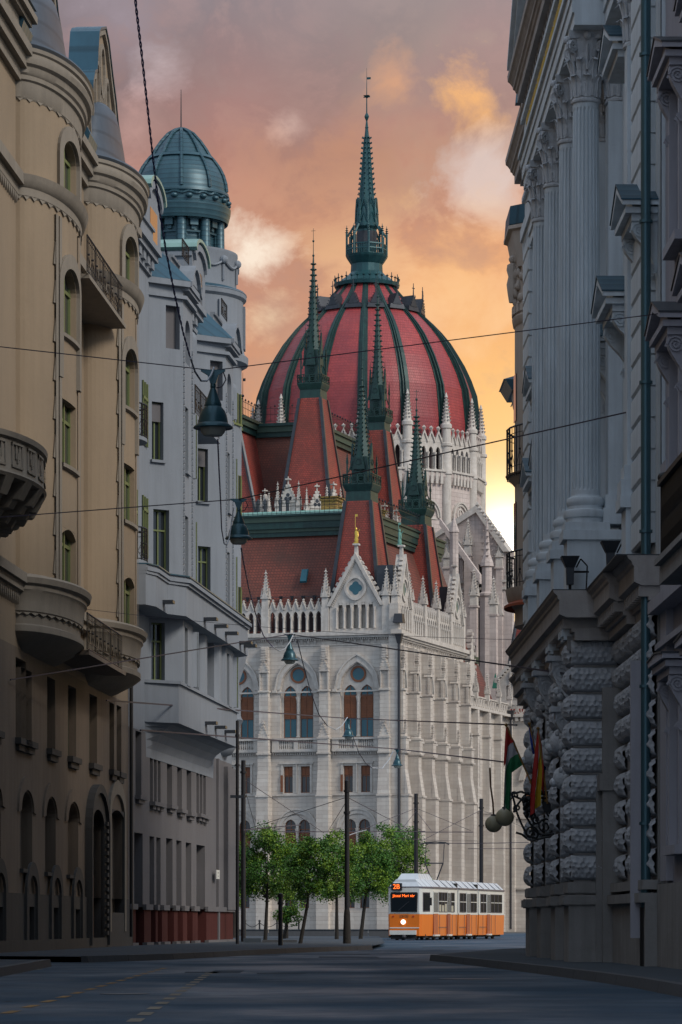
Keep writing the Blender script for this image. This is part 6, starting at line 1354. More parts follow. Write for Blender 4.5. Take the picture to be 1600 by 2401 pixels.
# ledge above the ground floor
for (a0, a1, d) in ((3.25, 17.4, 1.05), (-.2, 3.25, .42), (AN, -.2, .26), (17.4, 26.05, .45)):
    mb = MB()
    for z0, z1, e in ((6.1, 6.25, -.12), (6.25, 6.32, -.06)): bar(mb, fr, a0, a1, z0, z1, 0, d + e)
    run(mb, fr, a0 - (.25 if 3 < a0 < 4 else 0), a1, [(0, 6.5), (d + .05, 6.5), (d + .18, 6.56), (d + .18, 6.82), (d + .21, 6.85), (d + .22, 6.9), (d + .28, 6.95), (d + .30, 7.0), (0, 7.0)])
    l_ = P('ledge', mb, 'cornice_under', rb)
    me_m = mesh('modillion', bar(MB(), fr, 0, .16, 6.32, 6.5, 0, d + .1), 'cornice_under')
    for k in range(int((a1 - a0) / .34)): P('modillion', me_m, None, l_, loc=(a0 + .06 + k * .34, 0, 0))
P('ledge_zinc', bar(bar(MB(), fr, 3.0, 17.4, 7.0, 7.02, 0, 1.36), fr, AN, 3.0, 7.0, 7.02, 0, .74), 'lead_black', rb)
me_drop = mesh('guttae_block', bar(bar(MB(), fr, 0, .34, 6.2, 6.42, 0, .22), fr, 0, .34, 6.14, 6.2, 0, .18), 'stone_white')
# ground floor: every rough-faced block is a piece
def rough_block(w, h, d, seed, nx=44, nz=20):
    """pillow-shaped block with a scooped, honeycombed face; x = along, y = out, z = up"""
    rnd = random.Random(seed); mb = MB(); pit = []; cs = .118
    for j in range(-1, int(h / (cs * .8)) + 2):
        for i in range(-1, int(w / cs) + 2): pit.append(((i + .5 * (j % 2) + rnd.uniform(-.2, .2)) * cs, (j + rnd.uniform(-.16, .16)) * cs * .8, rnd.uniform(.85, 1.25)))
    vs = []
    for j in range(nz + 1):
        for i in range(nx + 1):
            x, z = w * i / nx, h * j / nz; ez = max(0, 1 - abs(2 * z / h - 1) ** 2.3); ex = max(0, 1 - abs(2 * x / w - 1) ** 7)
            q = min(((x - a) ** 2 + (z - b) ** 2) / (.062 * r) ** 2 for a, b, r in pit)
            b = d * ez ** .55 * (.45 + .55 * ex ** .5) + (.052 * min(q, 1.0) - .04) * min(1, ez * 1.8); vs.append((x, max(b, 0.0), z))
    fs = [(j * (nx + 1) + i, j * (nx + 1) + i + 1, (j + 1) * (nx + 1) + i + 1, (j + 1) * (nx + 1) + i) for j in range(nz) for i in range(nx)]
    return mb.add(vs, fs)
BH = .46; ROWS = [1.66 + .50 * k for k in range(9)]
blk_face = [mesh('rough_block', rough_block(.86, BH, .17, s), 'rustic_stone', True) for s in (1, 2, 3)]
blk_side = [mesh('rough_block', rough_block(.95, BH, .17, s), 'rustic_stone', True) for s in (4, 5)]
blk_long = [mesh('rough_block', rough_block(1.25, BH, .20, s, 56, 20), 'rustic_stone', True) for s in (6, 7)]
P('ground_wall', bar(bar(MB(), fr, AN, 26, 0, 6.2, -.3, .04), fr, 3.6, 17.0, 0, 6.2, .04, .62), 'rustic_plain', rb)
piers = [3.55, 6.9, 10.9, 14.4]
for i, a in enumerate(piers):
    P('pier_core', bar(bar(MB(), fr, a, a + 1.05, 1.6, 6.15, .60, .92), fr, a + .02, a + 1.03, 5.95, 6.2, .60, 1.04), 'rustic_plain', rb)
    for r, z in enumerate(ROWS):
        if i == 0:                                             # near face of the first pier, towards the street's start
            o = P('rough_block', blk_face[r % 3], None, rb, loc=fr(a, z, .12), rz=PI / 2)
            P('joint_fillet', MB().box(a - .03, a, .1, .93, z + BH + .005, z + .495), 'rustic_plain', rb)
        else:
            P('rough_block', blk_face[(r + i) % 3], None, rb, loc=fr(a, z, .12), rz=PI / 2, sc=(.93, 1, 1))
        P('rough_block', blk_side[(r + i) % 2], None, rb, loc=fr(a + .05, z, .92))
    for z0, z1, e in ((1.42, 1.60, .12), (1.2, 1.36, .20)):
        P('base_roll', MB().lathe([(.09, 0)], n=4) if False else bar(bar(MB(), fr, a - e * .6, a + 1.1, z0, z1, .1, .92 + e), fr, a - e * .4, a + 1.1, z0 - .02, z1 + .02, .1, .92 + e * .8), 'rustic_plain', rb)
    pb = P('plinth', bar(MB(), fr, a - .06, a + 1.12, 0, 1.2, .05, 1.02), 'rustic_plain', rb)
    P('plinth_slab', bar(MB(), fr, a - .075, a - .05, .02, 1.17, .5, 1.0), 'rustic_plain', pb); P('plinth_slab', bar(MB(), fr, a - .075, a - .05, .02, 1.17, .08, .485), 'rustic_plain', pb)
for i in range(4):
    a0 = piers[i] + 1.2; a1 = piers[i + 1] - .15 if i < 3 else 17.0
    P('plinth', bar(MB(), fr, a0, a1, 0, 1.2, .62, .80), 'rustic_plain', rb)
    n = max(1, int((a1 - a0) / .98))
    for r, z in enumerate(ROWS):
        if 1 < r < 7: continue
        for k in range(n): P('rough_block', blk_side[(r + k) % 2], None, rb, loc=fr(a0 + k * (a1 - a0) / n, z, .62))
for r, z in enumerate(ROWS):
    for k, a in enumerate((-2.9, -1.6, -.3 if r % 2 else -.45, 1.0, 2.25)):
        if a > .5 and a < 1.8 and r < 5: continue
        P('rough_block', blk_long[(r + k) % 2], None, rb, loc=fr(a, z, .04))
for z0, z1, e in ((1.42, 1.58, .30), (1.2, 1.36, .36)): P('base_roll', bar(MB(), fr, AN, 3.4, z0, z1, .0, e), 'rustic_plain', rb)
P('plinth', bar(MB(), fr, AN, 3.4, 0, 1.2, .04, .26), 'rustic_plain', rb)
P('door_recess', bar(bar(bar(MB(), fr, 2.9, 3.05, 0, 5.2, .04, .44), fr, 3.38, 3.5, 0, 3.3, .04, .52), fr, 2.85, 3.5, 3.3, 3.6, .04, .5), 'rustic_plain', rb)
P('wall_strip', bar(MB(), fr, -2.2, -2.08, .6, 5.3, .04, .42), 'mauve_trim', rb)
# scrolled consoles with lion masks under the ledge
for a, z, h in ((6.35, 5.95, 1.5), (10.3, 5.95, 1.5), (13.9, 5.95, 1.4), (5.4, 4.9, 1.2)):
    mb = scroll_console(MB(), fr, a, .34, z, h, .6, 1.12); bar(mb, fr, a - .08, a + .42, z, z + .1, .6, 1.22)
    c = P('console', mb, 'stone_carved', rb)
    m2 = MB()
    rnd = random.Random(int(a * 10))
    for k in range(26): t = rnd.random(); m2.ball(fr(a + rnd.uniform(-.06, .4), z - h * (.25 + .7 * t), .72 + rnd.uniform(.0, .34) * (1 - t * .6)), rnd.uniform(.04, .10), 6)
    P('carved_foliage', m2, 'stone_carved', c, True)
    m2 = MB().ball(fr(a + .17, z - h * 1.05, .98), .19, 10, 1.15).ball(fr(a + .17, z - h * 1.12, 1.14), .09, 8).ball(fr(a + .05, z - h * .93, 1.0), .07, 6).ball(fr(a + .3, z - h * .93, 1.0), .07, 6)
    for k in range(12): t = k * PI / 6; m2.ball(fr(a + .17 + .19 * math.cos(t), z - h * 1.05 + .22 * math.sin(t), .92), .075, 6)
    P('lion_mask', m2, 'stone_carved', c, True)
for a in piers:
    P('guttae_block', me_drop, None, rb, loc=(a + .1, .92, 0)); P('guttae_block', me_drop, None, rb, loc=(a + .62, .92, 0))
    P('guttae_block', me_drop, None, rb, loc=fr(a, 0, .35), rz=PI / 2)
P('drainpipe', MB().rod(fr(-2.75, 1.1, .22), fr(-2.75, 20, .22), .085, n=12), 'drain_zinc', rb, True); P('pipe_foot', MB().rod(fr(-2.75, 0, .22), fr(-2.75, 1.12, .22), .10, n=12), 'door_dark', rb, True)
for z in (2.5, 4.8, 7.4, 9.9, 12.6, 15.4): P('pipe_clamp', MB().lathe([(.085, 0), (.115, .0), (.115, .05), (.085, .05)], n=10), 'drain_zinc', rb, loc=fr(-2.75, z, .22))
# lamps fixed on the palace
def floodlight(a, z, d, label, boxy=False):
    p = RF.o + RF.ex * a + RF.ey * d + Vector((0, 0, z)); t = thing('floodlight', label, 'floodlight', p, RF.rz, 'floodlights on the column building')
    if boxy:
        P('housing', MB().hexa([(-.14, .05, -.1), (.14, .05, -.1), (.14, .28, -.1), (-.14, .28, -.1)], [(-.14, .02, .14), (.14, .02, .14), (.14, .30, .14), (-.14, .30, .14)]), 'lead_black', t); P('arm', MB().rod((0, .0, -.06), (0, -.25, -.06), .025), 'lead_black', t)
    else:
        P('housing', MB().frus(0, 0, .42, .17, .62, .34).frus(0, 0, .10, .13, .42, .15), 'lead_black', t, True); P('stand', MB().rod((0, 0, 0), (0, 0, .12), .03), 'wrought_iron', t); P('stay', MB().rod((0, 0, .34), (0, -.35, .34), .02).tube([(0, -.3, 0), (0, -.32, .45), (0, -.2, .58), (0, -.12, .42)], .015, 5), 'wrought_iron', t)
floodlight(3.2, 7.02, 1.02, 'small dark floodlight standing on the corner of the stone ledge')
floodlight(.7, 7.02, .50, 'dark floodlight on the ledge right beside the blue green drainpipe')
floodlight(3.75, 8.35 - .25, .62, 'boxy dark lamp fixed to the column pedestal above the ledge', True)
# ================================================================== near building, far right
NF = Fr(5.42, 57.0, -.0125, 1, 1)
nb = thing('mauve_building', 'dark mauve grey building with hooded windows and an iron balcony at the right edge', 'building', NF.o, NF.rz)
fn = NF.m
nh = []
for k in range(10):
    a = -2.9 - 4.0 * k; nh += [(a, a + 1.2, 7.9, 9.9), (a, a + 1.2, 11.9, 14.2), (a, a + 1.2, 16.2, 18.4), (a, a + 1.2, 2.2, 4.6)]
P('front_wall', wall(MB(), fn, -60, -.02, 0, 24, nh, .3), 'mauve_plaster', nb); P('back_mass', MB().box(-60, 0, -12, -.4, 0, 24), 'mauve_plaster', nb)
P('side_wall', MB().box(-.35, -.03, -12, -.03, 0, 24), 'mauve_plaster', nb)
for h in nh[:24]:
    window(nb, fn, h, -.28, 'mauve_trim', 'dark_glass', .08, 1, .7)
    mb = MB()
    for x0, x1 in ((h[0] - .22, h[0] - .02), (h[1] + .02, h[1] + .22)): bar(mb, fn, x0, x1, h[2] - .1, h[3] + .1, 0, .12)
    bar(mb, fn, h[0] - .3, h[1] + .3, h[2] - .25, h[2] - .1, 0, .2); P('window_surround', mb, 'mauve_trim', nb)
for k in range(5):
    a = -2.9 - 4.0 * k
    for z, d in ((10.35, .40), (14.6, .36), (18.8, .34), (5.0, .36)): hood(fn, nb, a - .35, a + 1.55, z, d, 'mauve_trim', .02 if z < 6 else .3, True, 'lead_black')
for z0, z1, d in ((6.0, 6.2, .3), (5.4, 5.5, .18), (22.8, 23.6, .9)): P('string_course', bar(MB(), fn, -60, 0, z0, z1, 0, d), 'mauve_trim', nb)
P('plinth', bar(MB(), fn, -60, 0, 0, 1.5, 0, .14), 'rustic_plain', nb)
for z in (1.55, 5.05): P('pilaster', bar(MB(), fn, -1.2, -.3, z, z + 3.4, 0, .12), 'mauve_trim', nb)
s_ = P('balcony_slab', bar(bar(MB(), fn, -14.5, -9.6, 5.55, 5.8, 0, 1.12), fn, -14.4, -9.7, 5.8, 5.88, 0, 1.2), 'rustic_plain', nb)
mb = MB()
for k in range(36):
    a = -9.8 - k * .13; mb.lathe([(.02, 5.95), (.045, 6.15), (.02, 6.4), (.04, 6.6), (.02, 6.9)], *fn(a, 0, 1.08)[:2], 5)
bar(mb, fn, -14.4, -9.7, 5.9, 5.95, 1.02, 1.14); bar(mb, fn, -14.4, -9.7, 6.9, 6.97, 1.0, 1.16); mb.ball(fn(-9.75, 7.02, 1.08), .08, 8); mb.rod(fn(-9.75, 5.9, 1.08), fn(-9.75, 7, 1.08), .04)
P('balcony_railing', mb, 'wrought_iron', s_)
# ================================================================== beige oriel house beyond the palace
OF = Fr(6.0, 90.0, -.0125, 1, 1)
ob = thing('oriel_house', 'beige house with a rounded oriel, carved relief and iron balconies beyond the column building', 'building', OF.o, OF.rz)
fo = OF.m; zo = lambda v: H + (V0 - v) * 95 / F
P('house_wall', MB().box(0, 14, -10, 0, 0, 20.2), 'oriel_beige', ob)
ocx, ocy = 5.0, -1.25; oR = 2.35
orl = P('oriel', MB().lathe([(oR, zo(1470)), (oR, zo(770)), (oR + .05, zo(765)), (oR + .08, zo(750)), (oR + .02, zo(744)), (oR + .02, zo(728)), (oR + .08, zo(722)), (oR + .02, zo(716)), (oR + .04, zo(640)), (oR + .1, zo(590))], ocx, ocy, 40), 'oriel_beige', ob, True)
mb = MB(); rnd = random.Random(3)
for k in range(150):
    an = PI / 2 + rnd.uniform(-1.6, 1.6); z = rnd.uniform(zo(716), zo(600)); mb.ball((ocx + (oR + .03) * math.cos(an), ocy + (oR + .03) * math.sin(an), z), rnd.uniform(.06, .15), 6, rnd.uniform(.8, 1.6))
P('carved_relief', mb, 'oriel_beige', orl, True)
for an in (2.2, 2.75, 1.7):                                    # standing relief figures
    x, y = ocx + (oR + .1) * math.cos(an), ocy + (oR + .1) * math.sin(an)
    m2 = MB().lathe([(.10, 0), (.14, .25), (.17, .5), (.12, .72), (.17, .9), (.15, 1.05), (.06, 1.1)], x, y, 8).ball((x, y, 1.2), .11, 8); P('relief_figure', m2, 'oriel_beige', orl, True, (0, 0, zo(715)))
for k in range(30): an = PI / 2 - 1.7 + k * .117; P('relief_tile', MB().box(-.10, .10, -.03, .05, 0, .22), 'oriel_beige', orl, loc=(ocx + (oR + .03) * math.cos(an), ocy + (oR + .03) * math.sin(an), zo(742)), rz=an - PI / 2)
P('roof_slab', MB().lathe([(oR + .15, zo(640)), (oR + .35, zo(560)), (oR + .46, zo(556)), (oR + .46, zo(548)), (oR + .2, zo(545))], ocx, ocy, 8, rot=PI / 8).lathe([(oR + .3, zo(548)), (.1, zo(540))], ocx, ocy, 8, rot=PI / 8), 'oriel_beige', ob)
P('zinc_parapet', MB().lathe([(oR + .44, zo(546)), (oR + .40, zo(502)), (oR + .3, zo(500))], ocx, ocy, 8, rot=PI / 8), 'blue_zinc', ob)
P('chimney_block', MB().box(2.4, 3.6, -.3, .5, zo(520), zo(455)).box(2.3, 3.7, -.4, .6, zo(458), zo(452)), 'oriel_beige', ob)
P('oriel_corbel', MB().lathe([(.02, zo(1500)), (.5, zo(1492)), (1.0, zo(1475)), (1.25, zo(1455)), (1.6, zo(1440)), (2.0, zo(1425)), (2.3, zo(1420)), (2.35, zo(1380))], ocx, ocy, 32), 'oriel_beige', ob, True)
for v0, v1 in ((1125, 1010), (1392, 1300)):
    pts = [(ocx + (oR + .22) * math.cos(a), ocy + (oR + .22) * math.sin(a), 0) for a in [PI / 2 - 1.2 + t * .2 for t in range(13)]]
    s_ = P('balcony_slab', MB().lathe([(oR, zo(v1 + 130)), (oR + .2, zo(v1 + 110)), (oR + .26, zo(v0 - 8)), (oR, zo(v0 - 8))], ocx, ocy, 32, PI / 2 - 1.3, PI / 2 + 1.3), 'oriel_beige', ob, True)
    iron_rail(s_, pts, zo(v0), zo(v1) - zo(v0), .16)
P('awning', MB().lathe([(oR + .02, zo(1408)), (oR + .3, zo(1422)), (oR + .3, zo(1428))], ocx, ocy, 24, PI / 2 - .9, PI / 2 + .9), 'awning', ob)
for an in (1.1, 1.6, 2.2):
    for v0, v1 in ((1290, 1180), (990, 880)): P('oriel_window', MB().hexa([(ocx + (oR + .015) * math.cos(a), ocy + (oR + .015) * math.sin(a), zo(v)) for a, v in ((an - .13, v0), (an + .13, v0), (an + .13, v1), (an - .13, v1))], [(ocx + (oR + .03) * math.cos(a), ocy + (oR + .03) * math.sin(a), zo(v)) for a, v in ((an - .13, v0), (an + .13, v0), (an + .13, v1), (an - .13, v1))]), 'dark_glass', ob)
P('far_cornice', MB().hexa([(11, 0, zo(835)), (13.5, 0, zo(835)), (13.5, .8, zo(835)), (11, .8, zo(835))], [(11, 0, zo(808)), (13.5, 0, zo(808)), (13.5, 1.0, zo(808)), (11, 1.0, zo(808))]).hexa([(11, 0, zo(808)), (13.5, 0, zo(808)), (13.5, 1.05, zo(808)), (11, 1.05, zo(808))], [(11.4, 0, zo(785)), (13, 0, zo(785)), (13, .3, zo(785)), (11.4, .3, zo(785))]), 'blue_zinc', ob)
P('far_console', scroll_console(MB(), fo, 11.3, .5, zo(835), 2.4, 0, .75), 'oriel_beige', ob)
# ================================================================== pavements, kerbs, markings
def gp(u, v): Y = F * H / (v - V0); return ((u - U0) * Y / F, Y)
def pavement(front, rest, name):
    pts = [gp(*p) for p in front]; allp = pts + rest
    struct(name, MB().poly([(x, y, .13) for x, y in allp]), 'pavement')
    mb = MB(); cum = 0
    for i, (a, b) in enumerate(zip(pts[:-1], pts[1:])):
        d = Vector((b[0] - a[0], b[1] - a[1])); L_ = d.length; d.normalize(); nn = Vector((-d.y, d.x)) * .15; k = 0
        c_ = Vector(((sum(p[0] for p in allp) / len(allp)), sum(p[1] for p in allp) / len(allp)))
        if nn.dot(c_ - Vector(a)) < 0: nn = -nn
        n = max(1, int(L_ / 2.0))
        for j in range(n):
            p = Vector(a) + d * (L_ * j / n + .012); q = Vector(a) + d * (L_ * (j + 1) / n - .012)
            kb = MB().hexa([(p.x - nn.x * .2, p.y - nn.y * .2, 0), (q.x - nn.x * .2, q.y - nn.y * .2, 0), (q.x + nn.x, q.y + nn.y, 0), (p.x + nn.x, p.y + nn.y, 0)],
                           [(p.x, p.y, .142), (q.x, q.y, .142), (q.x + nn.x, q.y + nn.y, .142), (p.x + nn.x, p.y + nn.y, .142)])
            kerbs.append(kb)
kerbs = []
pavement([(-160, 2318), (0, 2290), (60, 2278), (118, 2266)], [(-9.3, 70), (-30, 72), (-30, 40)], 'pavement')
pavement([(205, 2257), (300, 2254), (405, 2250), (500, 2245), (600, 2239), (700, 2234), (800, 2230), (873, 2227.5)], [(1.6, 125), (2.0, 168), (2.1, 190), (-60, 205), (-60, 84), (-12, 78)], 'pavement')
pavement([(1010, 2253), (1060, 2258), (1120, 2265), (1200, 2275), (1300, 2288), (1400, 2302), (1500, 2318), (1600, 2338), (1850, 2400)], [(30, 20), (30, 105), (6.4, 103), (4.6, 97), (3.4, 88), (2.6, 82)], 'pavement')
for k_ in kerbs: P('kerb_stone', k_, 'kerb_stone', road)
def dash(p, q, w, m):
    p, q = Vector(p), Vector(q); d = (q - p).normalized(); nn = Vector((-d.y, d.x)) * w / 2
    P('lane_dash', MB().poly([(p.x + nn.x, p.y + nn.y, .004), (q.x + nn.x, q.y + nn.y, .004), (q.x - nn.x, q.y - nn.y, .004), (p.x - nn.x, p.y - nn.y, .004)]), m, road)
for k in range(17):
    y = 27.6 + k * 2.25; x = -3.15 - (y - 30) * .006; dash((x, y), (x + .01, y + 1.05), .11, 'paint_old')
for k in range(15):
    y = 27.2 + k * 2.15; x = -1.80 - (y - 30) * .016; dash((x, y), (x - .017, y + 1.05), .13, 'paint_pale')
for k in range(5): y = 44 + k * 4.6; dash((-5.6, y), (-5.55, y + .8), .12, 'paint_pale')
P('drain_cover', MB().lathe([(.42, .002), (.42, .006), (.36, .006), (.34, .003)], 1.9, 52, 20), 'steel_dark', road); P('drain_cover', MB().lathe([(.3, .002), (.3, .006)], -2.6, 41, 16), 'steel_dark', road)
rnd = random.Random(11)
for k in range(9):                                             # mended strips and tar seams
    x, y = rnd.uniform(-3.5, 3), rnd.uniform(38, 120); w, l_ = rnd.uniform(.5, 1.6), rnd.uniform(1.5, 6)
    P('road_patch', MB().poly([(x + rnd.uniform(-.1, .1), y, .002), (x + w, y + rnd.uniform(-.3, .3), .002), (x + w + rnd.uniform(-.1, .1), y + l_, .002), (x, y + l_ + rnd.uniform(-.4, .4), .002)]), 'asphalt_patch', road)
for k in range(16):
    x, y = rnd.uniform(-5, 3.5), rnd.uniform(34, 110); pts = [(x, y)]
    for j in range(7): pts.append((pts[-1][0] + rnd.uniform(-.1, .5) * (1 if k % 2 else .2), pts[-1][1] + rnd.uniform(-.2, .4) * (.4 if k % 2 else 2.2)))
    mb = MB()
    for a, b in zip(pts[:-1], pts[1:]): mb.poly([(a[0], a[1], .0035), (b[0], b[1], .0035), (b[0] + .02, b[1] + .06, .0035), (a[0] + .02, a[1] + .06, .0035)])
    P('tar_seam', mb, 'rubber', road, kind='stuff')
# ================================================================== the orange tram
TF = Vector((.24, .97, 0)).normalized(); TO = Vector((3.2, 172.0, 0)); trz = math.atan2(TF.y, TF.x)
tram = thing('tram', 'orange and white tram with its front light on, crossing the end of the street', 'tram', TO, trz)
# local: x = backwards along the tram, y = to the tram's left (screen left), z up. Visible side is y = -1.15
HW = 1.12; ZS, ZO, ZW, ZT = .22, 1.34, 2.42, 2.66
def body(x0, x1, taper):
    if taper: return [(0, .76), (0, -.76), (.15, -.86), (1.5, -HW), (x1, -HW), (x1, HW), (1.5, HW), (.15, .86)]
    return [(x0, HW), (x0, -HW), (x1, -HW), (x1, HW)]
def skirt(pts, z0, z1, k0=1.0, k1=1.0): return MB().hexa([(x, y * k0, z0) for x, y in pts], [(x, y * k1, z1) for x, y in pts])
SEG = [(0, 7.55, True), (7.85, 12.85, False), (13.15, 20.2, False)]
for x0, x1, tp in SEG:
    b = body(x0, x1, tp); s_ = P('car_body', skirt(b, ZO, ZT), 'tram_white', tram)
    P('lower_panel', skirt([(x, y * 1.012) for x, y in b], ZS, ZO, .97, 1.0), 'tram_orange', s_)
    rp = [(x + (.25 if x < .2 else 0) if tp else x, y * .98) for x, y in b]
    P('roof', MB().hexa([(x, y * 1.03, ZT) for x, y in b], [(x + (.35 if tp and x < .3 else 0), y * .64, ZT + .42) for x, y in b]), 'tram_roof', s_)
    P('gutter', skirt([(x, y * 1.045) for x, y in b], ZT - .03, ZT + .05), 'tram_seam', s_)
    P('belt_line', skirt([(x, y * 1.02) for x, y in b], ZO - .03, ZO + .035), 'tram_white', s_)
    P('underframe', MB().box(x0 + .6, x1 - .2, -.95, .95, .12, .30), 'rubber', s_)
for xa, xb in ((7.5, 7.9), (12.8, 13.2)): P('gangway', MB().box(xa, xb, -1.06, 1.06, .3, 2.95), 'rubber', tram)
ft = lambda s, z, d=0.0: (s, -HW - d, z)
def pane_(x0, x1, z0=ZO + .12, z1=ZW, split=True):
    w_ = P('window', bar(bar(bar(bar(MB(), ft, x0 - .03, x0, z0 - .03, z1 + .03, .0, .03), ft, x1, x1 + .03, z0 - .03, z1 + .03, .0, .03), ft, x0, x1, z0 - .03, z0, 0, .03), ft, x0, x1, z1, z1 + .03, 0, .03), 'tram_seam', tram)
    P('pane', fan(MB(), ft, [(x0, z0), (x1, z0), (x1, z1), (x0, z1)], .012), 'tram_glass', w_)
    if split: P('glazing_bar', bar(MB(), ft, x0, x1, z0 + (z1 - z0) * .52, z0 + (z1 - z0) * .56, .012, .03), 'tram_white', w_)
def door_(x0, x1):
    d_ = P('door', bar(MB(), ft, x0, x1, ZS + .05, ZO, .0, .035), 'tram_door', tram); P('door_upper', bar(MB(), ft, x0, x1, ZO, ZW + .08, .0, .03), 'tram_white', d_); n = 4
    for k in range(n):
        a, b = x0 + (x1 - x0) * (k + .2) / n, x0 + (x1 - x0) * (k + .8) / n
        P('pane', bar(MB(), ft, a, b, ZO + .08, ZW, .03, .036), 'tram_glass', d_); P('door_groove', bar(MB(), ft, x0 + (x1 - x0) * k / n - .015, x0 + (x1 - x0) * k / n + .015, ZS + .05, ZO, .035, .05), 'tram_seam', d_)
    P('step', bar(MB(), ft, x0 - .05, x1 + .05, ZS - .02, ZS + .06, 0, .12), 'tram_white', d_)
for x0, x1 in ((1.62, 2.7), (5.0, 5.75), (9.85, 10.75), (15.3, 16.2)): door_(x0, x1)
for x0, x1 in ((2.95, 3.6), (3.66, 4.28), (4.34, 4.92), (5.95, 6.75), (8.15, 8.95), (9.0, 9.7), (10.95, 11.7), (11.75, 12.5), (13.6, 14.3), (14.4, 15.1), (16.4, 17.3), (17.4, 18.35), (18.45, 19.5)): pane_(x0, x1)
for x0 in (3.0, 3.7, 4.38, 6.0): P('curtain', bar(MB(), ft, x0, x0 + .5, ZO + .12, ZO + .12 + random.uniform(.3, .45), .014, .020), 'lamp_glass', tram)
for x in (3.1, 4.8, 6.2, 7.2, 9.3, 11.2, 12.4, 14.2, 16.5, 17.6): P('panel_seam', bar(MB(), ft, x, x + .02, ZS + .02, ZO - .04, .014, .03), 'tram_seam', tram)
P('panel_seam', bar(bar(bar(MB(), ft, 2.9, 4.95, ZS + .42, ZS + .44, .01, .03), ft, 8.0, 9.8, ZS + .42, ZS + .44, .01, .03), ft, 13.3, 15.2, ZS + .42, ZS + .44, .01, .03), 'tram_seam', tram, kind='stuff')
# slanted face beside the nose: cab side window, mirror
fc, Lc = (lambda s, z, d=0.0: (.15 + (s) * .981 + 0 * d, -.86 - s * .1888 - d, z)), 1.35
cs_ = P('cab_window', bar(MB(), fc, .12, 1.02, ZO + .1, ZW, 0, .02), 'tram_seam', tram); P('pane', bar(MB(), fc, .17, .97, ZO + .15, ZW - .04, .02, .03), 'tram_glass', cs_)
P('mirror', MB().rod((.3, -1.0, 2.35), (.22, -1.28, 2.2), .02).box(.18, .26, -1.36, -1.22, 1.75, 2.15), 'rubber', tram)
fz = lambda s, z, d=0.0: (-d, -s, z)                           # nose plane; s runs to screen right
ws = P('windscreen', slab(MB(), fz, [(-.70, ZO + .08), (.66, ZO + .08), (.69, ZW - .1), (.66, ZW), (-.68, ZW), (-.73, ZW - .1)], 0, .025), 'rubber', tram)
P('pane', slab(MB(), fz, [(-.65, ZO + .13), (.61, ZO + .13), (.62, ZW - .06), (-.66, ZW - .06)], .025, .035), 'tram_glass', ws)
P('wiper', MB().rod((-.05, .3, ZO + .16), (-.05, -.25, ZO + .62), .015), 'lead_black', ws)
P('route_box', bar(MB(), fz, -.66, -.12, ZW + .1, ZW + .46, 0, .12), 'door_dark', tram); nb_ = bar(MB(), fz, -.76, .76, ZS + .38, ZS + .43, 0, .03); P('nose_trim', nb_, 'tram_white', tram)
P('bumper', bar(MB(), fz, -.74, .62, ZS + .06, ZS + .28, .0, .16), 'tram_white', tram); P('coupler_recess', bar(MB(), fz, -.70, .60, .06, ZS + .05, -.3, .03), 'rubber', tram)
P('coupler', MB().rod((.2, -.05, .2), (-.28, -.05, .18), .07, n=8).ball((-.3, -.05, .18), .11, 8), 'steel_dark', tram)
hl_ = MB(); hl_.rod((-.02, .06, .92), (-.05, .06, .92), .115, n=18); P('headlight', hl_, 'headlight', tram)
for y in (.58, -.46): P('marker_lamp', MB().rod((0, y, 1.2), (-.03, y, 1.2), .045, n=10), 'flag_red', tram)
def text(par, body_, m, f, s, z, h, d, name='lettering', cx=False):
    cu = bpy.data.curves.new(name, 'FONT'); cu.body = body_; cu.size = h; cu.align_x = 'CENTER' if cx else 'LEFT'; cu.extrude = .004
    o = bpy.data.objects.new(name, cu); C.objects.link(o); bpy.context.view_layer.update()
    me = bpy.data.meshes.new_from_object(o); bpy.data.objects.remove(o); me.name = name
    for v in me.vertices: x, y, z_ = v.co; v.co = f(s + x, z + y, d + z_)
    me.materials.clear(); me.materials.append(M[m]); return P(name, me, None, par)
text(tram, '2B', 'led', fz, -.39, ZW + .17, .34, .13, cx=True); text(ws, 'Jászai Mari tér', 'led', fz, -.03, ZW - .24, .20, .045, cx=True); text(tram, '13131', 'lead_black', fz, -.02, 1.13, .20, .012, cx=True)
P('roof_box', MB().hexa([(.9, -.55, ZT + .40), (4.2, -.55, ZT + .40), (4.2, .6, ZT + .40), (.9, .6, ZT + .40)], [(1.3, -.4, ZT + .72), (3.9, -.4, ZT + .72), (3.9, .45, ZT + .72), (1.3, .45, ZT + .72)]), 'tram_roof', tram)
for x in (3.2, 4.9, 6.4, 8.6, 10.3, 11.8, 14.4, 16.0, 17.6, 19.2): P('roof_rib', MB().hexa([(x, -HW * 1.03 - .005, ZT + .06), (x + .04, -HW * 1.03 - .005, ZT + .06), (x + .04, -HW * 1.0, ZT + .06), (x, -HW, ZT + .06)], [(x, -HW * .64 - .01, ZT + .43), (x + .04, -HW * .64 - .01, ZT + .43), (x + .04, -HW * .6, ZT + .43), (x, -HW * .6, ZT + .43)]), 'tram_seam', tram)
mb = MB(); px0 = 7.0
for y in (-.14, .14): mb.rod((px0, y, ZT + .45), (px0, y * 3.4, 4.0), .035)
mb.rod((px0, -.48, 4.0), (px0, .48, 4.0), .035); 
for y in (-.48, .48): mb.rod((px0, y, 4.0), (px0 + .25, y * 1.02, 5.05), .022)
mb.tube([(px0 + .25, -.75, 4.98), (px0 + .25, -.55, 5.08), (px0 + .25, 0, 5.12), (px0 + .25, .55, 5.08), (px0 + .25, .75, 4.98)], .035, 6); mb.rod((px0 + .1, -.5, 5.03), (px0 + .1, .5, 5.03), .02)
P('pantograph', mb, 'steel_dark', tram)
me_wh = mesh('wheel', MB().rod((0, -.06, 0), (0, .06, 0), .31, n=20), 'rubber')
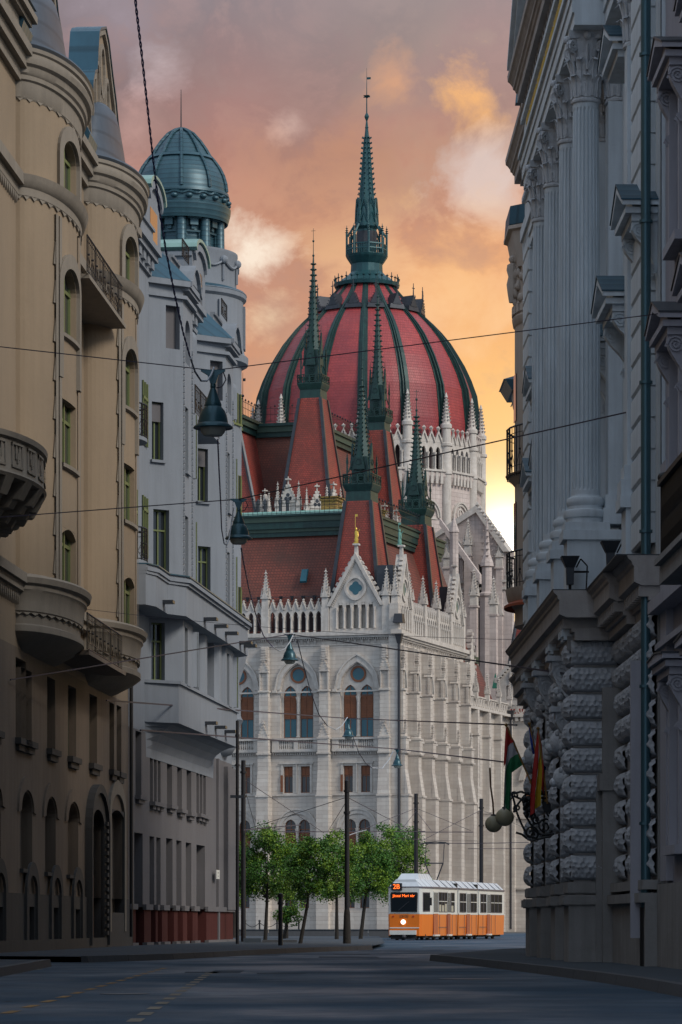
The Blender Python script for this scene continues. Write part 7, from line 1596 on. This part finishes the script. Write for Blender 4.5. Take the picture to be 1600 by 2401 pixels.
for x in (1.8, 3.2, 6.4, 7.6, 8.9, 12.2, 13.6, 16.9, 18.5):
    for y in (-.8, .8): P('wheel', me_wh, None, tram, loc=(x, y, .31))
for s in (-.72, .72):
    for k in range(3): P('tram_rail', MB().poly([(TO.x + TF.x * t + TF.y * e, TO.y + TF.y * t - TF.x * e, .006) for t, e in ((-30 + 30 * k, s - .04), (-30 + 30 * (k + 1) - .05, s - .04), (-30 + 30 * (k + 1) - .05, s + .04), (-30 + 30 * k, s + .04))]), 'rail_steel', road)
# ================================================================== trees
def tree(name, label, u, v, cu_, cv_, ru, rv, Y, seed, lean=None, n=5200, grp='small street trees in front of the parliament', cat='tree', dens=1.0, holes_=.0):
    rnd = random.Random(seed); base = Vector(((u - U0) * Y / F, Y, .0)); c = px(cu_, cv_, Y) - base; rx, rz_ = ru * 1.26 * Y / F, rv * 1.08 * Y / F
    t = thing(name, label, cat, base, 0, grp)
    top = Vector((c.x, 0, c.z + rz_ * .3)); fork = Vector((c.x * .75, 0, c.z - rz_ * .75)); w = Y / F
    mb = MB().rod((0, 0, 0), fork * .5, 5.0 * w, 4.2 * w, 8).rod(fork * .5, fork, 4.2 * w, 3.4 * w, 8).rod(fork, top, 3.4 * w, .8 * w, 6); tips = []
    for k in range(11):
        a = rnd.uniform(0, 2 * PI); p = fork.lerp(top, rnd.uniform(0, .75)); q = c + Vector((math.cos(a) * rx * rnd.uniform(.45, .85), math.sin(a) * rx * rnd.uniform(.45, .85), rnd.uniform(-.5, .8) * rz_)); m_ = p.lerp(q, .5) + Vector((0, 0, .12))
        mb.rod(p, m_, 1.7 * w, 1.2 * w, 5).rod(m_, q, 1.2 * w, .4 * w, 5); tips.append(q)
        for j in range(2): r2 = q + Vector((rnd.uniform(-.4, .4), rnd.uniform(-.4, .4), rnd.uniform(-.1, .5))) * rx; mb.rod(m_.lerp(q, .5), r2, .7 * w, .3 * w, 4); tips.append(r2)
    P('trunk', mb, 'bark', t)
    cl = []
    for k in range(34):                                        # clumps on and inside an uneven ellipsoid
        a, b = rnd.uniform(0, 2 * PI), math.acos(rnd.uniform(-.85, 1)); r = rnd.uniform(.45, 1.0) ** .7
        cl.append((c + Vector((rx * r * math.sin(b) * math.cos(a), rx * r * math.sin(b) * math.sin(a), rz_ * r * math.cos(b) * rnd.uniform(.85, 1.05))), rx * rnd.uniform(.22, .46), rnd.random()))
    for q in tips: cl.append((q, rx * rnd.uniform(.12, .24), rnd.random()))
    vs, fs, mi = [], [], []; tot = sum(r for _, r, _ in cl)
    for p, r, tone in cl:
        for _ in range(int(3.1 * n * r / tot)):
            d = Vector((rnd.gauss(0, 1), rnd.gauss(0, 1), rnd.gauss(0, 1))); d = d.normalized() * r * rnd.uniform(.3, 1.15) ** .8; o_ = p + d; s = rnd.uniform(1.3, 3.3) * w
            a = Vector((rnd.gauss(0, 1), rnd.gauss(0, 1), rnd.gauss(0, .6))).normalized(); b_ = a.cross(Vector((rnd.gauss(0, 1), rnd.gauss(0, 1), rnd.gauss(0, 1)))).normalized()
            i = len(vs); vs += [tuple(o_ - a * s), tuple(o_ + b_ * s * .7), tuple(o_ + a * s), tuple(o_ - b_ * s * .7)]; fs.append((i, i + 1, i + 2, i + 3)); mi.append(1 if tone + rnd.uniform(-.25, .25) > .62 else 0)
    me = mesh('crown', MB().add(vs, fs), ['leaf', 'leaf_light']); me.polygons.foreach_set('material_index', mi); P('crown', me, None, t)
    return t
tree('street_tree', 'leftmost full round tree, upright behind the slim dark stake, by the twin poles', 622, 2214, 628, 2036, 58, 94, 139, 1)
tree('street_tree', 'thick dark trunked tree with a low leafy tuft, just right of the round tree', 672, 2188, 672, 2060, 42, 84, 165, 2, n=3200)
tree('street_tree', 'thin leaning tree in the middle with loose see-through branches', 703, 2222, 728, 2052, 48, 82, 122, 3, n=3900)
tree('street_tree', 'tree leaning right, half hidden behind the middle black pole', 790, 2209, 790, 2045, 46, 86, 155, 4, n=4300)
tree('street_tree', 'tree with a dark straight trunk between the middle pole and the tram', 845, 2208, 862, 2040, 50, 76, 158, 5, n=4600)
tree('street_tree', 'bright green tree standing behind the front of the tram', 938, 2200, 935, 2042, 72, 76, 205, 6, n=6000)
tree('street_tree', 'dark tree at the grey building corner, behind the two tall poles', 548, 2205, 552, 2052, 34, 82, 170, 7, n=2800)
tree('sapling', 'small leafy bush low at the foot of the thick trunked tree', 664, 2200, 676, 2150, 22, 22, 160, 8, n=700, grp=None, cat='bush')
# ================================================================== poles, barrier, chain fence
def pole(label, u, vt, vb, wpx, Y=None, m='pole_black', square=False, base=False):
    Y = Y or F * H / (vb - V0); z = H + (V0 - vt) * Y / F; w = wpx * Y / F
    t = thing('tram_pole', label, 'pole', ((u - U0) * Y / F, Y, .0), 0, 'black overhead wire poles')
    P('shaft', MB().frus(0, 0, 0, w * 1.0, z, w * .9) if square else MB().lathe([(w / 2, 0), (w * .46, z), (.01, z + .02)], n=14), m, t, not square)
    if base: P('pole_base', MB().lathe([(w * .8, 0), (w * .75, .5), (w * .62, 1.2), (w * .5, 1.35)], n=14), 'bark', t, True)
    for zz in (z * .93, z * .80): P('collar', MB().lathe([(w * .5, 0), (w * .66, .0), (w * .66, .08), (w * .5, .08)], n=12), m, t, loc=(0, 0, zz))
    return t, Vector(((u - U0) * Y / F, Y, z))
_, pA = pole('slim tallest black pole right at the corner of the grey building', 557, 1690, 2222, 8)
P('lamp_arm', MB().box(-.25, .25, -.05, .05, pA.z - 2.7, pA.z - 2.6), 'lead_black', _)
_, pB = pole('thick black pole just right of the slimmest pole', 571, 1783, 2216, 11.5)
_, pD = pole('middle black pole with a widened brown foot on the paved island', 814, 1830, 2221, 12, base=True)
_, pE = pole('black pole rising behind the front roof of the tram', 976, 1861, 2200, 10, Y=200)
_, pFp = pole('black pole rising behind the rear half of the tram', 1129, 1873, 2200, 10, Y=214)
_, pC = pole('short dark post without wires among the tree trunks', 658, 2095, 2226, 11)
bar_t = thing('barrier_wall', 'low dark grey barrier wall behind the trees in front of the parliament', 'wall', (-14, 200, 0))
for k in range(9): P('panel', MB().box(k * 1.95, k * 1.95 + 1.93, 0, .3, 0, .46), 'kerb_stone', bar_t)
P('coping', MB().box(-.1, 17.6, -.05, .35, .46, .50), 'pavement', bar_t)
stone = thing('stone_bench', 'long low pale stone block on the pavement at the foot of the twin poles', 'block', (-3.55, 128, .13)); P('slab', MB().box(-.1, .55, -.3, .3, 0, .16), 'pavement', stone); P('slab_joint', MB().box(.6, 1.9, -.2, .2, 0, .10), 'kerb_stone', stone)
pp = None
for i, (u, lab) in enumerate(((575, 'short dark chain post nearest the twin poles'), (609, 'short dark chain post left of the round tree trunk'), (650, 'short dark chain post behind the stake'), (701, 'short dark chain post behind the thin leaning tree'))):
    t = thing('chain_post', lab, 'bollard', ((u - U0) * 212 / F, 212, 0), 0, 'chain posts behind the low barrier'); P('post', MB().lathe([(.06, 0), (.05, .95), (.08, .97), (.06, 1.05), (.01, 1.08)], n=8), 'wrought_iron', t)
    p = Vector(t.location); p.z = .9
    if pp is not None:
        c = P('post_chain', MB().tube([pp.lerp(p, k / 8) - Vector((0, 0, .28 * math.sin(PI * k / 8))) for k in range(9)], .025, 4), 'wrought_iron'); tag(c, ['sagging chain between the first two posts by the twin poles', 'sagging chain behind the round tree trunk', 'sagging chain behind the thin leaning tree'][i - 1], 'chain')
    pp = p
# ================================================================== overhead wires
def wire(p, q, sag, label, r=.012, m='cable', name='overhead_wire', cat='wire', grp=None, n=14):
    p, q = Vector(p), Vector(q); pts = [p.lerp(q, k / n) - Vector((0, 0, sag * 4 * (k / n) * (1 - k / n))) for k in range(n + 1)]
    o = P(name, MB().tube(pts, r, 4), m); tag(o, label, cat, grp); return o
G = 'tram contact and span wires'
zc = 5.35
cwz = lambda u, v, Y: px(u, v, Y)
wire(cwz(571, 1946, 131), cwz(705, 1934, 150), .0, 'short double wire from the twin poles over the round tree', .03, grp=G)
wire(cwz(640, 1950, 165), cwz(997, 1949, 196), .02, 'long level contact wire across the middle pole', .03, grp=G)
wire(cwz(985, 1951, 196), cwz(1110, 1951, 200), .0, 'level wire end between the two rear poles', .03, grp=G)
wire(cwz(985, 1977, 190), cwz(1240, 1975, 190), .03, 'level wire touching the tram pantograph', .025, grp=G)
wire(cwz(1098, 1990, 205), cwz(1240, 1990, 205), .0, 'lower level wire right of the rearmost pole', .022, grp=G)
wire(cwz(830, 1957, 170), cwz(1120, 1972, 195), .08, 'thin sagging wire from the middle pole to the rearmost pole', .015, grp=G)
top = lambda p, f_: p - Vector((0, 0, p.z * f_))
wire(top(pB, .10), cwz(760, 1953, 165), 0, 'thin stay running from the thick pole down towards the middle pole', .012, grp=G)
wire(top(pD, .10), cwz(575, 1946, 140), 0, 'thin stay running left and down from the middle pole', .012, grp=G)
wire(top(pD, .10), cwz(960, 1945, 190), 0, 'thin stay running right and down from the middle pole', .014, grp=G)
wire(top(pE, .10), cwz(832, 1952, 175), 0, 'thin stay running left and down from the pole behind the tram front', .016, grp=G)
wire(top(pE, .10), cwz(1105, 1948, 198), 0, 'thin stay running right and down from the pole behind the tram front', .016, grp=G)
wire(top(pFp, .08), cwz(988, 1972, 190), 0, 'thin stay running left and down from the rearmost pole', .016, grp=G)
wire(top(pFp, .08), cwz(1240, 1945, 214), 0, 'thin stay rising right from the rearmost pole', .014, grp=G)
wire(top(pE, .12), cwz(940, 1948, 190), 0, 'short steep stay left of the pole behind the tram front', .014, grp=G)
wire(top(pE, .12), cwz(1012, 1948, 196), 0, 'short steep stay right of the pole behind the tram front', .014, grp=G)
wire(top(pD, .12), cwz(770, 1948, 150), 0, 'short steep stay left of the middle pole', .011, grp=G)
wire(top(pB, .12), cwz(600, 1944, 140), 0, 'short steep stay right of the thick pole', .011, grp=G)
wire(cwz(820, 1958, 160), cwz(860, 1946, 165), -.02, 'pale bent wire end clamped at the middle pole', .02, 'cable_white', grp=G)
# ================================================================== hanging street lamps on span wires
def street_lamp(u, v, Y, label, s=1.0, rot=0.0):
    """bell-shaped shade; v is the rim"""
    p = px(u, v, Y); t = thing('hanging_lamp', label, 'street lamp', p, rot, 'green bell lamps hanging over the street')
    prof = [(.30, .00), (.295, .02), (.235, .07), (.22, .16), (.185, .26), (.145, .31), (.13, .33), (.135, .35), (.12, .40), (.08, .50), (.045, .60), (.035, .62)]
    P('shade', MB().lathe([(r * s, z * s) for r, z in prof], n=28), 'lamp_paint', t, True)
    P('rim', MB().lathe([(.20 * s, .015 * s), (.305 * s, -.012 * s), (.31 * s, .0), (.30 * s, .02 * s)], n=28), 'lamp_paint', t, True)
    P('glass_bowl', MB().lathe([(.20 * s, .0), (.185 * s, -.07 * s), (.14 * s, -.125 * s), (.05 * s, -.13 * s), (.01, -.13 * s)], n=20), 'lamp_glass', t, True)
    P('hanger', MB().lathe([(.035 * s, .60 * s), (.045 * s, .64 * s), (.04 * s, .68 * s)], n=10).hexa([(-.04 * s, -.04, .68 * s), (.04 * s, -.04, .68 * s), (.04 * s, .04, .68 * s), (-.04 * s, .04, .68 * s)], [(-.09 * s, -.04, .82 * s), (.09 * s, -.04, .82 * s), (.09 * s, .04, .82 * s), (-.09 * s, .04, .82 * s)]).hexa([(-.09 * s, -.04, .82 * s), (.09 * s, -.04, .82 * s), (.09 * s, .04, .82 * s), (-.09 * s, .04, .82 * s)], [(-.19 * s, -.03, .88 * s), (.19 * s, -.03, .88 * s), (.19 * s, .03, .88 * s), (-.19 * s, .03, .88 * s)]).box(-.19 * s, .19 * s, -.025, .025, .88 * s, .90 * s), 'lamp_paint', t)
    P('loop_cable', MB().tube([(.16 * s, 0, .86 * s), (.20 * s, 0, .75 * s), (.14 * s, 0, .64 * s), (.05 * s, 0, .62 * s)], .010, 5), 'cable', t)
    return t, p + Vector((0, 0, .89 * s))
_, l1 = street_lamp(500, 1003, 53, 'largest, nearest green bell lamp, upper left above the street')
_, l2 = street_lamp(560, 1263, 77, 'second green bell lamp, hanging at the edge of the red roof')
_, l3 = street_lamp(680, 1548, 117, 'third green bell lamp, in front of the arched parliament windows')
_, l4 = street_lamp(817, 1727, 168, 'small dark bell lamp in front of the right-hand arched window')
_, l5 = street_lamp(932, 1795, 184, 'farthest small green bell lamp beside the corner drainpipe')
GS = 'wires carrying the street lamps across the street'
def span(lp, ul, vl, Xl, ur, vr, Xr, label):
    Yl = Xl * F / (ul - U0); Yr = Xr * F / (ur - U0)
    a = px(ul, vl, Yl); b = px(ur, vr, Yr)
    pts = [a, lp, b]; mb = MB().tube(pts, .011 * lp.y / 60, 4); o = P('span_wire', mb, 'cable'); tag(o, label, 'wire', GS)
span(l1, -520, 755, -8.9, 1605, 728, 5.42, 'highest wire, crossing in front of the dome and holding the nearest lamp')
span(l2, -120, 1222, -8.9, 1500, 960, 5.2, 'second wire, from the carved balcony up to the fluted columns')
span(l3, 25, 1594, -8.3, 1330, 1580, 4.35, 'third wire, passing the arched windows and holding the third lamp')
span(l4, 250, 1642, -7.0, 1212, 1700, 5.0, 'fourth wire, from the yellow house past the small dark lamp')
span(l5, 330, 1712, -6.2, 1210, 1790, 5.5, 'lowest wire, holding the farthest lamp')
wire(px(190, 1427, 93), px(1215, 1500, 92), .15, 'thin wire from the lower iron balcony across the street', .008, grp=GS)
GL = 'twisted cables looping from lamp to lamp'
def loop(a, b, sag, label, m='cable_violet', r=.016, n=20):
    a, b = Vector(a), Vector(b); mb = MB(); pts = []
    for k in range(n * 2 + 1):
        t = k / (n * 2); p = a.lerp(b, t) - Vector((0, 0, sag * 4 * t * (1 - t))); pts.append(p)
    mb.tube(pts, r, 5); o = P('lamp_cable', mb, m); tag(o, label, 'cable', GL); return o
def path(pts, label, m, r):
    P_ = [px(*p) for p in pts]
    if m != 'cable_violet': o = P('lamp_cable', MB().tube(P_, r, 6), m); tag(o, label, 'cable', GL); return
    fine = []                                                  # two strands twisted round each other
    for a, b in zip(P_[:-1], P_[1:]):
        k = max(1, int((b - a).length / .09)); fine += [a.lerp(b, j / k) for j in range(k)]
    strands = []
    for ph in (0, PI):
        mb = MB().tube([p + Vector((math.cos(j * .75 + ph) * r * .62, 0, math.sin(j * .75 + ph) * r * .3)) for j, p in enumerate(fine)], r * .62, 4); strands.append(mb)
    nf = len(strands[0].f); mb = strands[0].add(strands[1].v, strands[1].f); me = mesh('lamp_cable', mb, ['cable_violet', 'cable_lilac']); me.polygons.foreach_set('material_index', [0] * nf + [1] * nf)
    o = P('lamp_cable', me, None); tag(o, label, 'cable', GL)
c1 = [(314, -40, 33), (320, 20, 34), (332, 120, 36), (345, 240, 38), (358, 360, 40), (372, 480, 42), (390, 590, 44), (410, 690, 46.5), (430, 780, 49), (447, 840, 51)]
path(c1, 'thick twisted violet cable coming down from the top of the photo', 'cable_violet', .014)
path([(447, 840, 51), (458, 872, 51.6), (472, 893, 52.2), (486, 893, 52.6), (496, 878, 52.8), (502, 862, 53)], 'white looped cable end joining the nearest lamp', 'cable_white', .015)
path([(511, 1030, 53), (514, 1100, 58), (518, 1180, 65), (520, 1240, 72), (526, 1275, 75)], 'violet cable hanging below the nearest lamp', 'cable_violet', .013)
path([(526, 1275, 75), (532, 1278, 76), (538, 1262, 76.5), (543, 1225, 77), (548, 1190, 77)], 'white cable bend left of the second lamp', 'cable_white', .014)
path([(566, 1285, 78), (572, 1320, 84), (584, 1380, 92), (600, 1440, 101), (618, 1490, 108), (640, 1517, 113)], 'violet cable falling from the second lamp to the third', 'cable_violet', .018)
path([(640, 1517, 113), (655, 1526, 114), (668, 1522, 115), (680, 1505, 116), (690, 1484, 117)], 'white cable bend left of the third lamp', 'cable_white', .018)
path([(697, 1500, 118), (712, 1560, 127), (728, 1620, 138), (748, 1675, 149), (768, 1702, 157)], 'dark cable falling from the third lamp to the fourth', 'cable', .020)
path([(768, 1702, 157), (788, 1711, 161), (802, 1702, 164), (815, 1682, 167)], 'white cable bend left of the fourth lamp', 'cable_white', .022)
path([(826, 1722, 168), (842, 1765, 173), (858, 1790, 177), (872, 1800, 179)], 'dark cable falling from the fourth lamp to the fifth', 'cable', .020)
path([(872, 1800, 179), (896, 1802, 181), (912, 1782, 182.5), (922, 1762, 184)], 'white cable bend left of the farthest lamp', 'cable_white', .024)
# ================================================================== bracket, flags and globe lamps on the palace
BY = 69.5
brk = thing('wrought_iron_bracket', 'black scrolled wrought iron bracket fixed to the rough stone pier', 'bracket', px(1300, 1935, BY)); bo = brk.location
mb = MB(); B_ = lambda u, v, dy=0.0: tuple(px(u, v, BY + dy) - bo)
def spiral(u, v, r, turns, a0, sg, thick=.022):
    pts = [B_(u + r * (1 - t / 40 * .86) * math.cos(a0 + sg * t / 40 * turns * 2 * PI), v + r * (1 - t / 40 * .86) * math.sin(a0 + sg * t / 40 * turns * 2 * PI)) for t in range(41)]
    mb.tube(pts, thick, 5); return pts[0]
for s in ((1278, 1937, 21, 1.8, 1.2, -1), (1246, 1953, 18, 1.8, 1.4, -1), (1213, 1895, 9, 1.4, 2.0, 1), (1205, 1864, 9, 1.2, .5, -1), (1258, 1922, 11, 1.4, .4, 1), (1236, 1880, 10, 1.3, 3, 1), (1290, 1905, 10, 1.3, 1, 1)): spiral(*s)
for c in ([(1200, 1858), (1206, 1880), (1212, 1905), (1222, 1930), (1236, 1958), (1262, 1968), (1300, 1958)], [(1240, 1858), (1228, 1868), (1215, 1885), (1204, 1905)], [(1228, 1905), (1240, 1925), (1252, 1945), (1270, 1958), (1300, 1955)],
          [(1205, 1866), (1225, 1875), (1250, 1900), (1262, 1930)], [(1210, 1952), (1224, 1956), (1236, 1966)], [(1250, 1862), (1252, 1890), (1246, 1915), (1254, 1935)], [(1200, 1862), (1222, 1856), (1250, 1866), (1278, 1872), (1300, 1866)]): mb.tube([B_(*p) for p in c], .024, 5)
P('scrollwork', mb, 'wrought_iron', brk)
P('flag_socket', MB().hexa([B_(1276, 1905, -.1), B_(1292, 1905, -.1), B_(1292, 1905, .1), B_(1276, 1905, .1)], [B_(1270, 1880, -.1), B_(1292, 1880, -.1), B_(1292, 1880, .1), B_(1270, 1880, .1)]).tube([B_(1262, 1858), B_(1310, 1864)], .05, 6), 'wrought_iron', brk)
rnd = random.Random(4); mb = MB()
for k in range(46): mb.ball(B_(rnd.uniform(1228, 1248), rnd.uniform(1868, 1912), rnd.uniform(-.12, .12)), rnd.uniform(.02, .045), 5, 1.4)
P('iron_foliage', mb, 'wrought_iron', brk, kind='stuff')
def flag(label, tip, base, stripes, wavy, Y, cat='flag'):
    """stripes: [(material, left edge points, right edge points)] in photo pixels; cloth gets folds in depth"""
    o = px(*base, Y); t = thing('flag', label, cat, o, 0, 'flags on the wrought iron bracket')
    P('flag_pole', MB().rod(px(*tip, Y) - o, (0, 0, 0), .018, n=8).ball(tuple(px(*tip, Y) - o), .035, 8), 'wood_pole', t, True)
    for m, le, ri in stripes:
        n = 24; k = 8; vs, fs = [], []
        def samp(P_, t_):
            x = t_ * (len(P_) - 1); i = min(int(x), len(P_) - 2); f_ = x - i; return (P_[i][0] * (1 - f_) + P_[i + 1][0] * f_, P_[i][1] * (1 - f_) + P_[i + 1][1] * f_)
        for side in (0, .006):
            for i in range(n + 1):
                a, b = samp(le, i / n), samp(ri, i / n)
                for j in range(k + 1):
                    s_ = j / k; u, v = a[0] * (1 - s_) + b[0] * s_, a[1] * (1 - s_) + b[1] * s_
                    vs.append(tuple(px(u, v, Y + side + wavy * math.sin(u * .42 + v * .03) * (i / n + .2)) - o))
        m_ = k + 1; N_ = (n + 1) * m_
        for sd in (0, N_):
            for i in range(n):
                for j in range(k): q = sd + i * m_ + j; fs.append((q, q + 1, q + 1 + m_, q + m_))
        P('cloth', MB().add(vs, fs), m, t, True)
flag('red, white and green flag, leftmost on the bracket, drooping from its slanted pole', (1187, 1700), (1252, 1850), [
    ('flag_red', [(1187, 1702), (1184, 1740), (1182, 1775), (1181, 1800)], [(1192, 1704), (1205, 1738), (1192, 1752), (1186, 1790)]),
    ('flag_white', [(1205, 1735), (1190, 1752), (1186, 1785), (1183, 1830), (1181, 1900)], [(1206, 1736), (1217, 1766), (1197, 1778), (1187, 1800), (1187, 1895)]),
    ('flag_green', [(1217, 1766), (1198, 1776), (1187, 1800), (1187, 1850), (1182, 1892)], [(1218, 1768), (1228, 1792), (1200, 1812), (1199, 1840), (1196, 1902)])], .05, 70.2)
flag('deep blue flag, half hidden between the tricolour and the red yellow flag', (1242, 1697), (1280, 1882), [
    ('flag_blue', [(1240, 1706), (1244, 1740), (1248, 1765), (1254, 1772)], [(1244, 1704), (1253, 1735), (1258, 1765), (1257, 1775)]),
    ('flag_blue', [(1268, 1762), (1272, 1785), (1272, 1800)], [(1274, 1770), (1280, 1790), (1281, 1806)])], .03, 70.8)
flag('red and yellow striped flag, rightmost on the bracket, hanging in folds', (1262, 1708), (1284, 1884), [
    ('flag_red', [(1261, 1710), (1256, 1750), (1250, 1800), (1244, 1860), (1244, 1912)], [(1264, 1712), (1264, 1755), (1262, 1800), (1255, 1860), (1255, 1905)]),
    ('flag_yellow', [(1264, 1735), (1265, 1770), (1262, 1805), (1256, 1860), (1254, 1898)], [(1267, 1735), (1271, 1775), (1272, 1815), (1269, 1860), (1269, 1888)]),
    ('flag_red', [(1263, 1712), (1268, 1750), (1272, 1800), (1270, 1850)], [(1264, 1712), (1271, 1748), (1276, 1810), (1276, 1862)])], .05, 69.2)
for u, v, r, Y, lab in ((1158, 1932, 20.5, 73.5, 'lower left round frosted globe lamp on a long brown stem'), (1184, 1916, 22, 71.5, 'upper right round frosted globe lamp touching the iron bracket')):
    p = px(u, v, Y); t = thing('globe_lamp', lab, 'lamp', p, 0, 'pair of frosted globe lamps by the flags')
    P('globe', MB().ball((0, 0, 0), r * Y / F, 28, .98), 'globe', t, True)
    for pl_ in bpy.data.objects[-1:] if False else []: pass
    P('cap', MB().lathe([(.07, r * Y / F * .93), (.05, r * Y / F * 1.08), (.02, r * Y / F * 1.12)], n=10), 'wrought_iron', t)
    if u < 1170: P('stem', MB().tube([tuple(px(a, b, Y) - p) for a, b in ((1158, 1912), (1156, 1880), (1151, 1845), (1149, 1800))], .02, 6), 'brown_rod', t)
    else: P('arm', MB().tube([tuple(px(a, b, Y) - p) for a, b in ((1184, 1893), (1190, 1882), (1202, 1870))], .018, 5), 'wrought_iron', t)

# fine joined relief, too small to pick apart in the photo
for o in bpy.data.objects:
    if o.type == 'MESH' and o.name.split('.')[0] in ('lambrequin', 'gable_relief', 'carved_relief', 'snow_guard', 'crocket', 'dentil_course', 'carved_foliage', 'iron_foliage', 'vent_pipe', 'pilaster_edge',
            'bead_strip', 'corbel_table', 'gallery_rail', 'pierced_parapet', 'grille', 'balcony_panel', 'drum_relief', 'cornice_frieze'):
        o['kind'] = 'stuff'
# never more than thing > part > sub-part: lift deeper branches up to their thing
def depth(o):
    k = 1
    while o.parent: o = o.parent; k += 1
    return k
while True:
    deep = [o for o in bpy.data.objects if depth(o) > 3]
    if not deep: break
    p = deep[0].parent; g_ = p.parent; mtx = g_.matrix_basis @ p.matrix_basis
    p.parent = g_.parent; p.matrix_basis = mtx
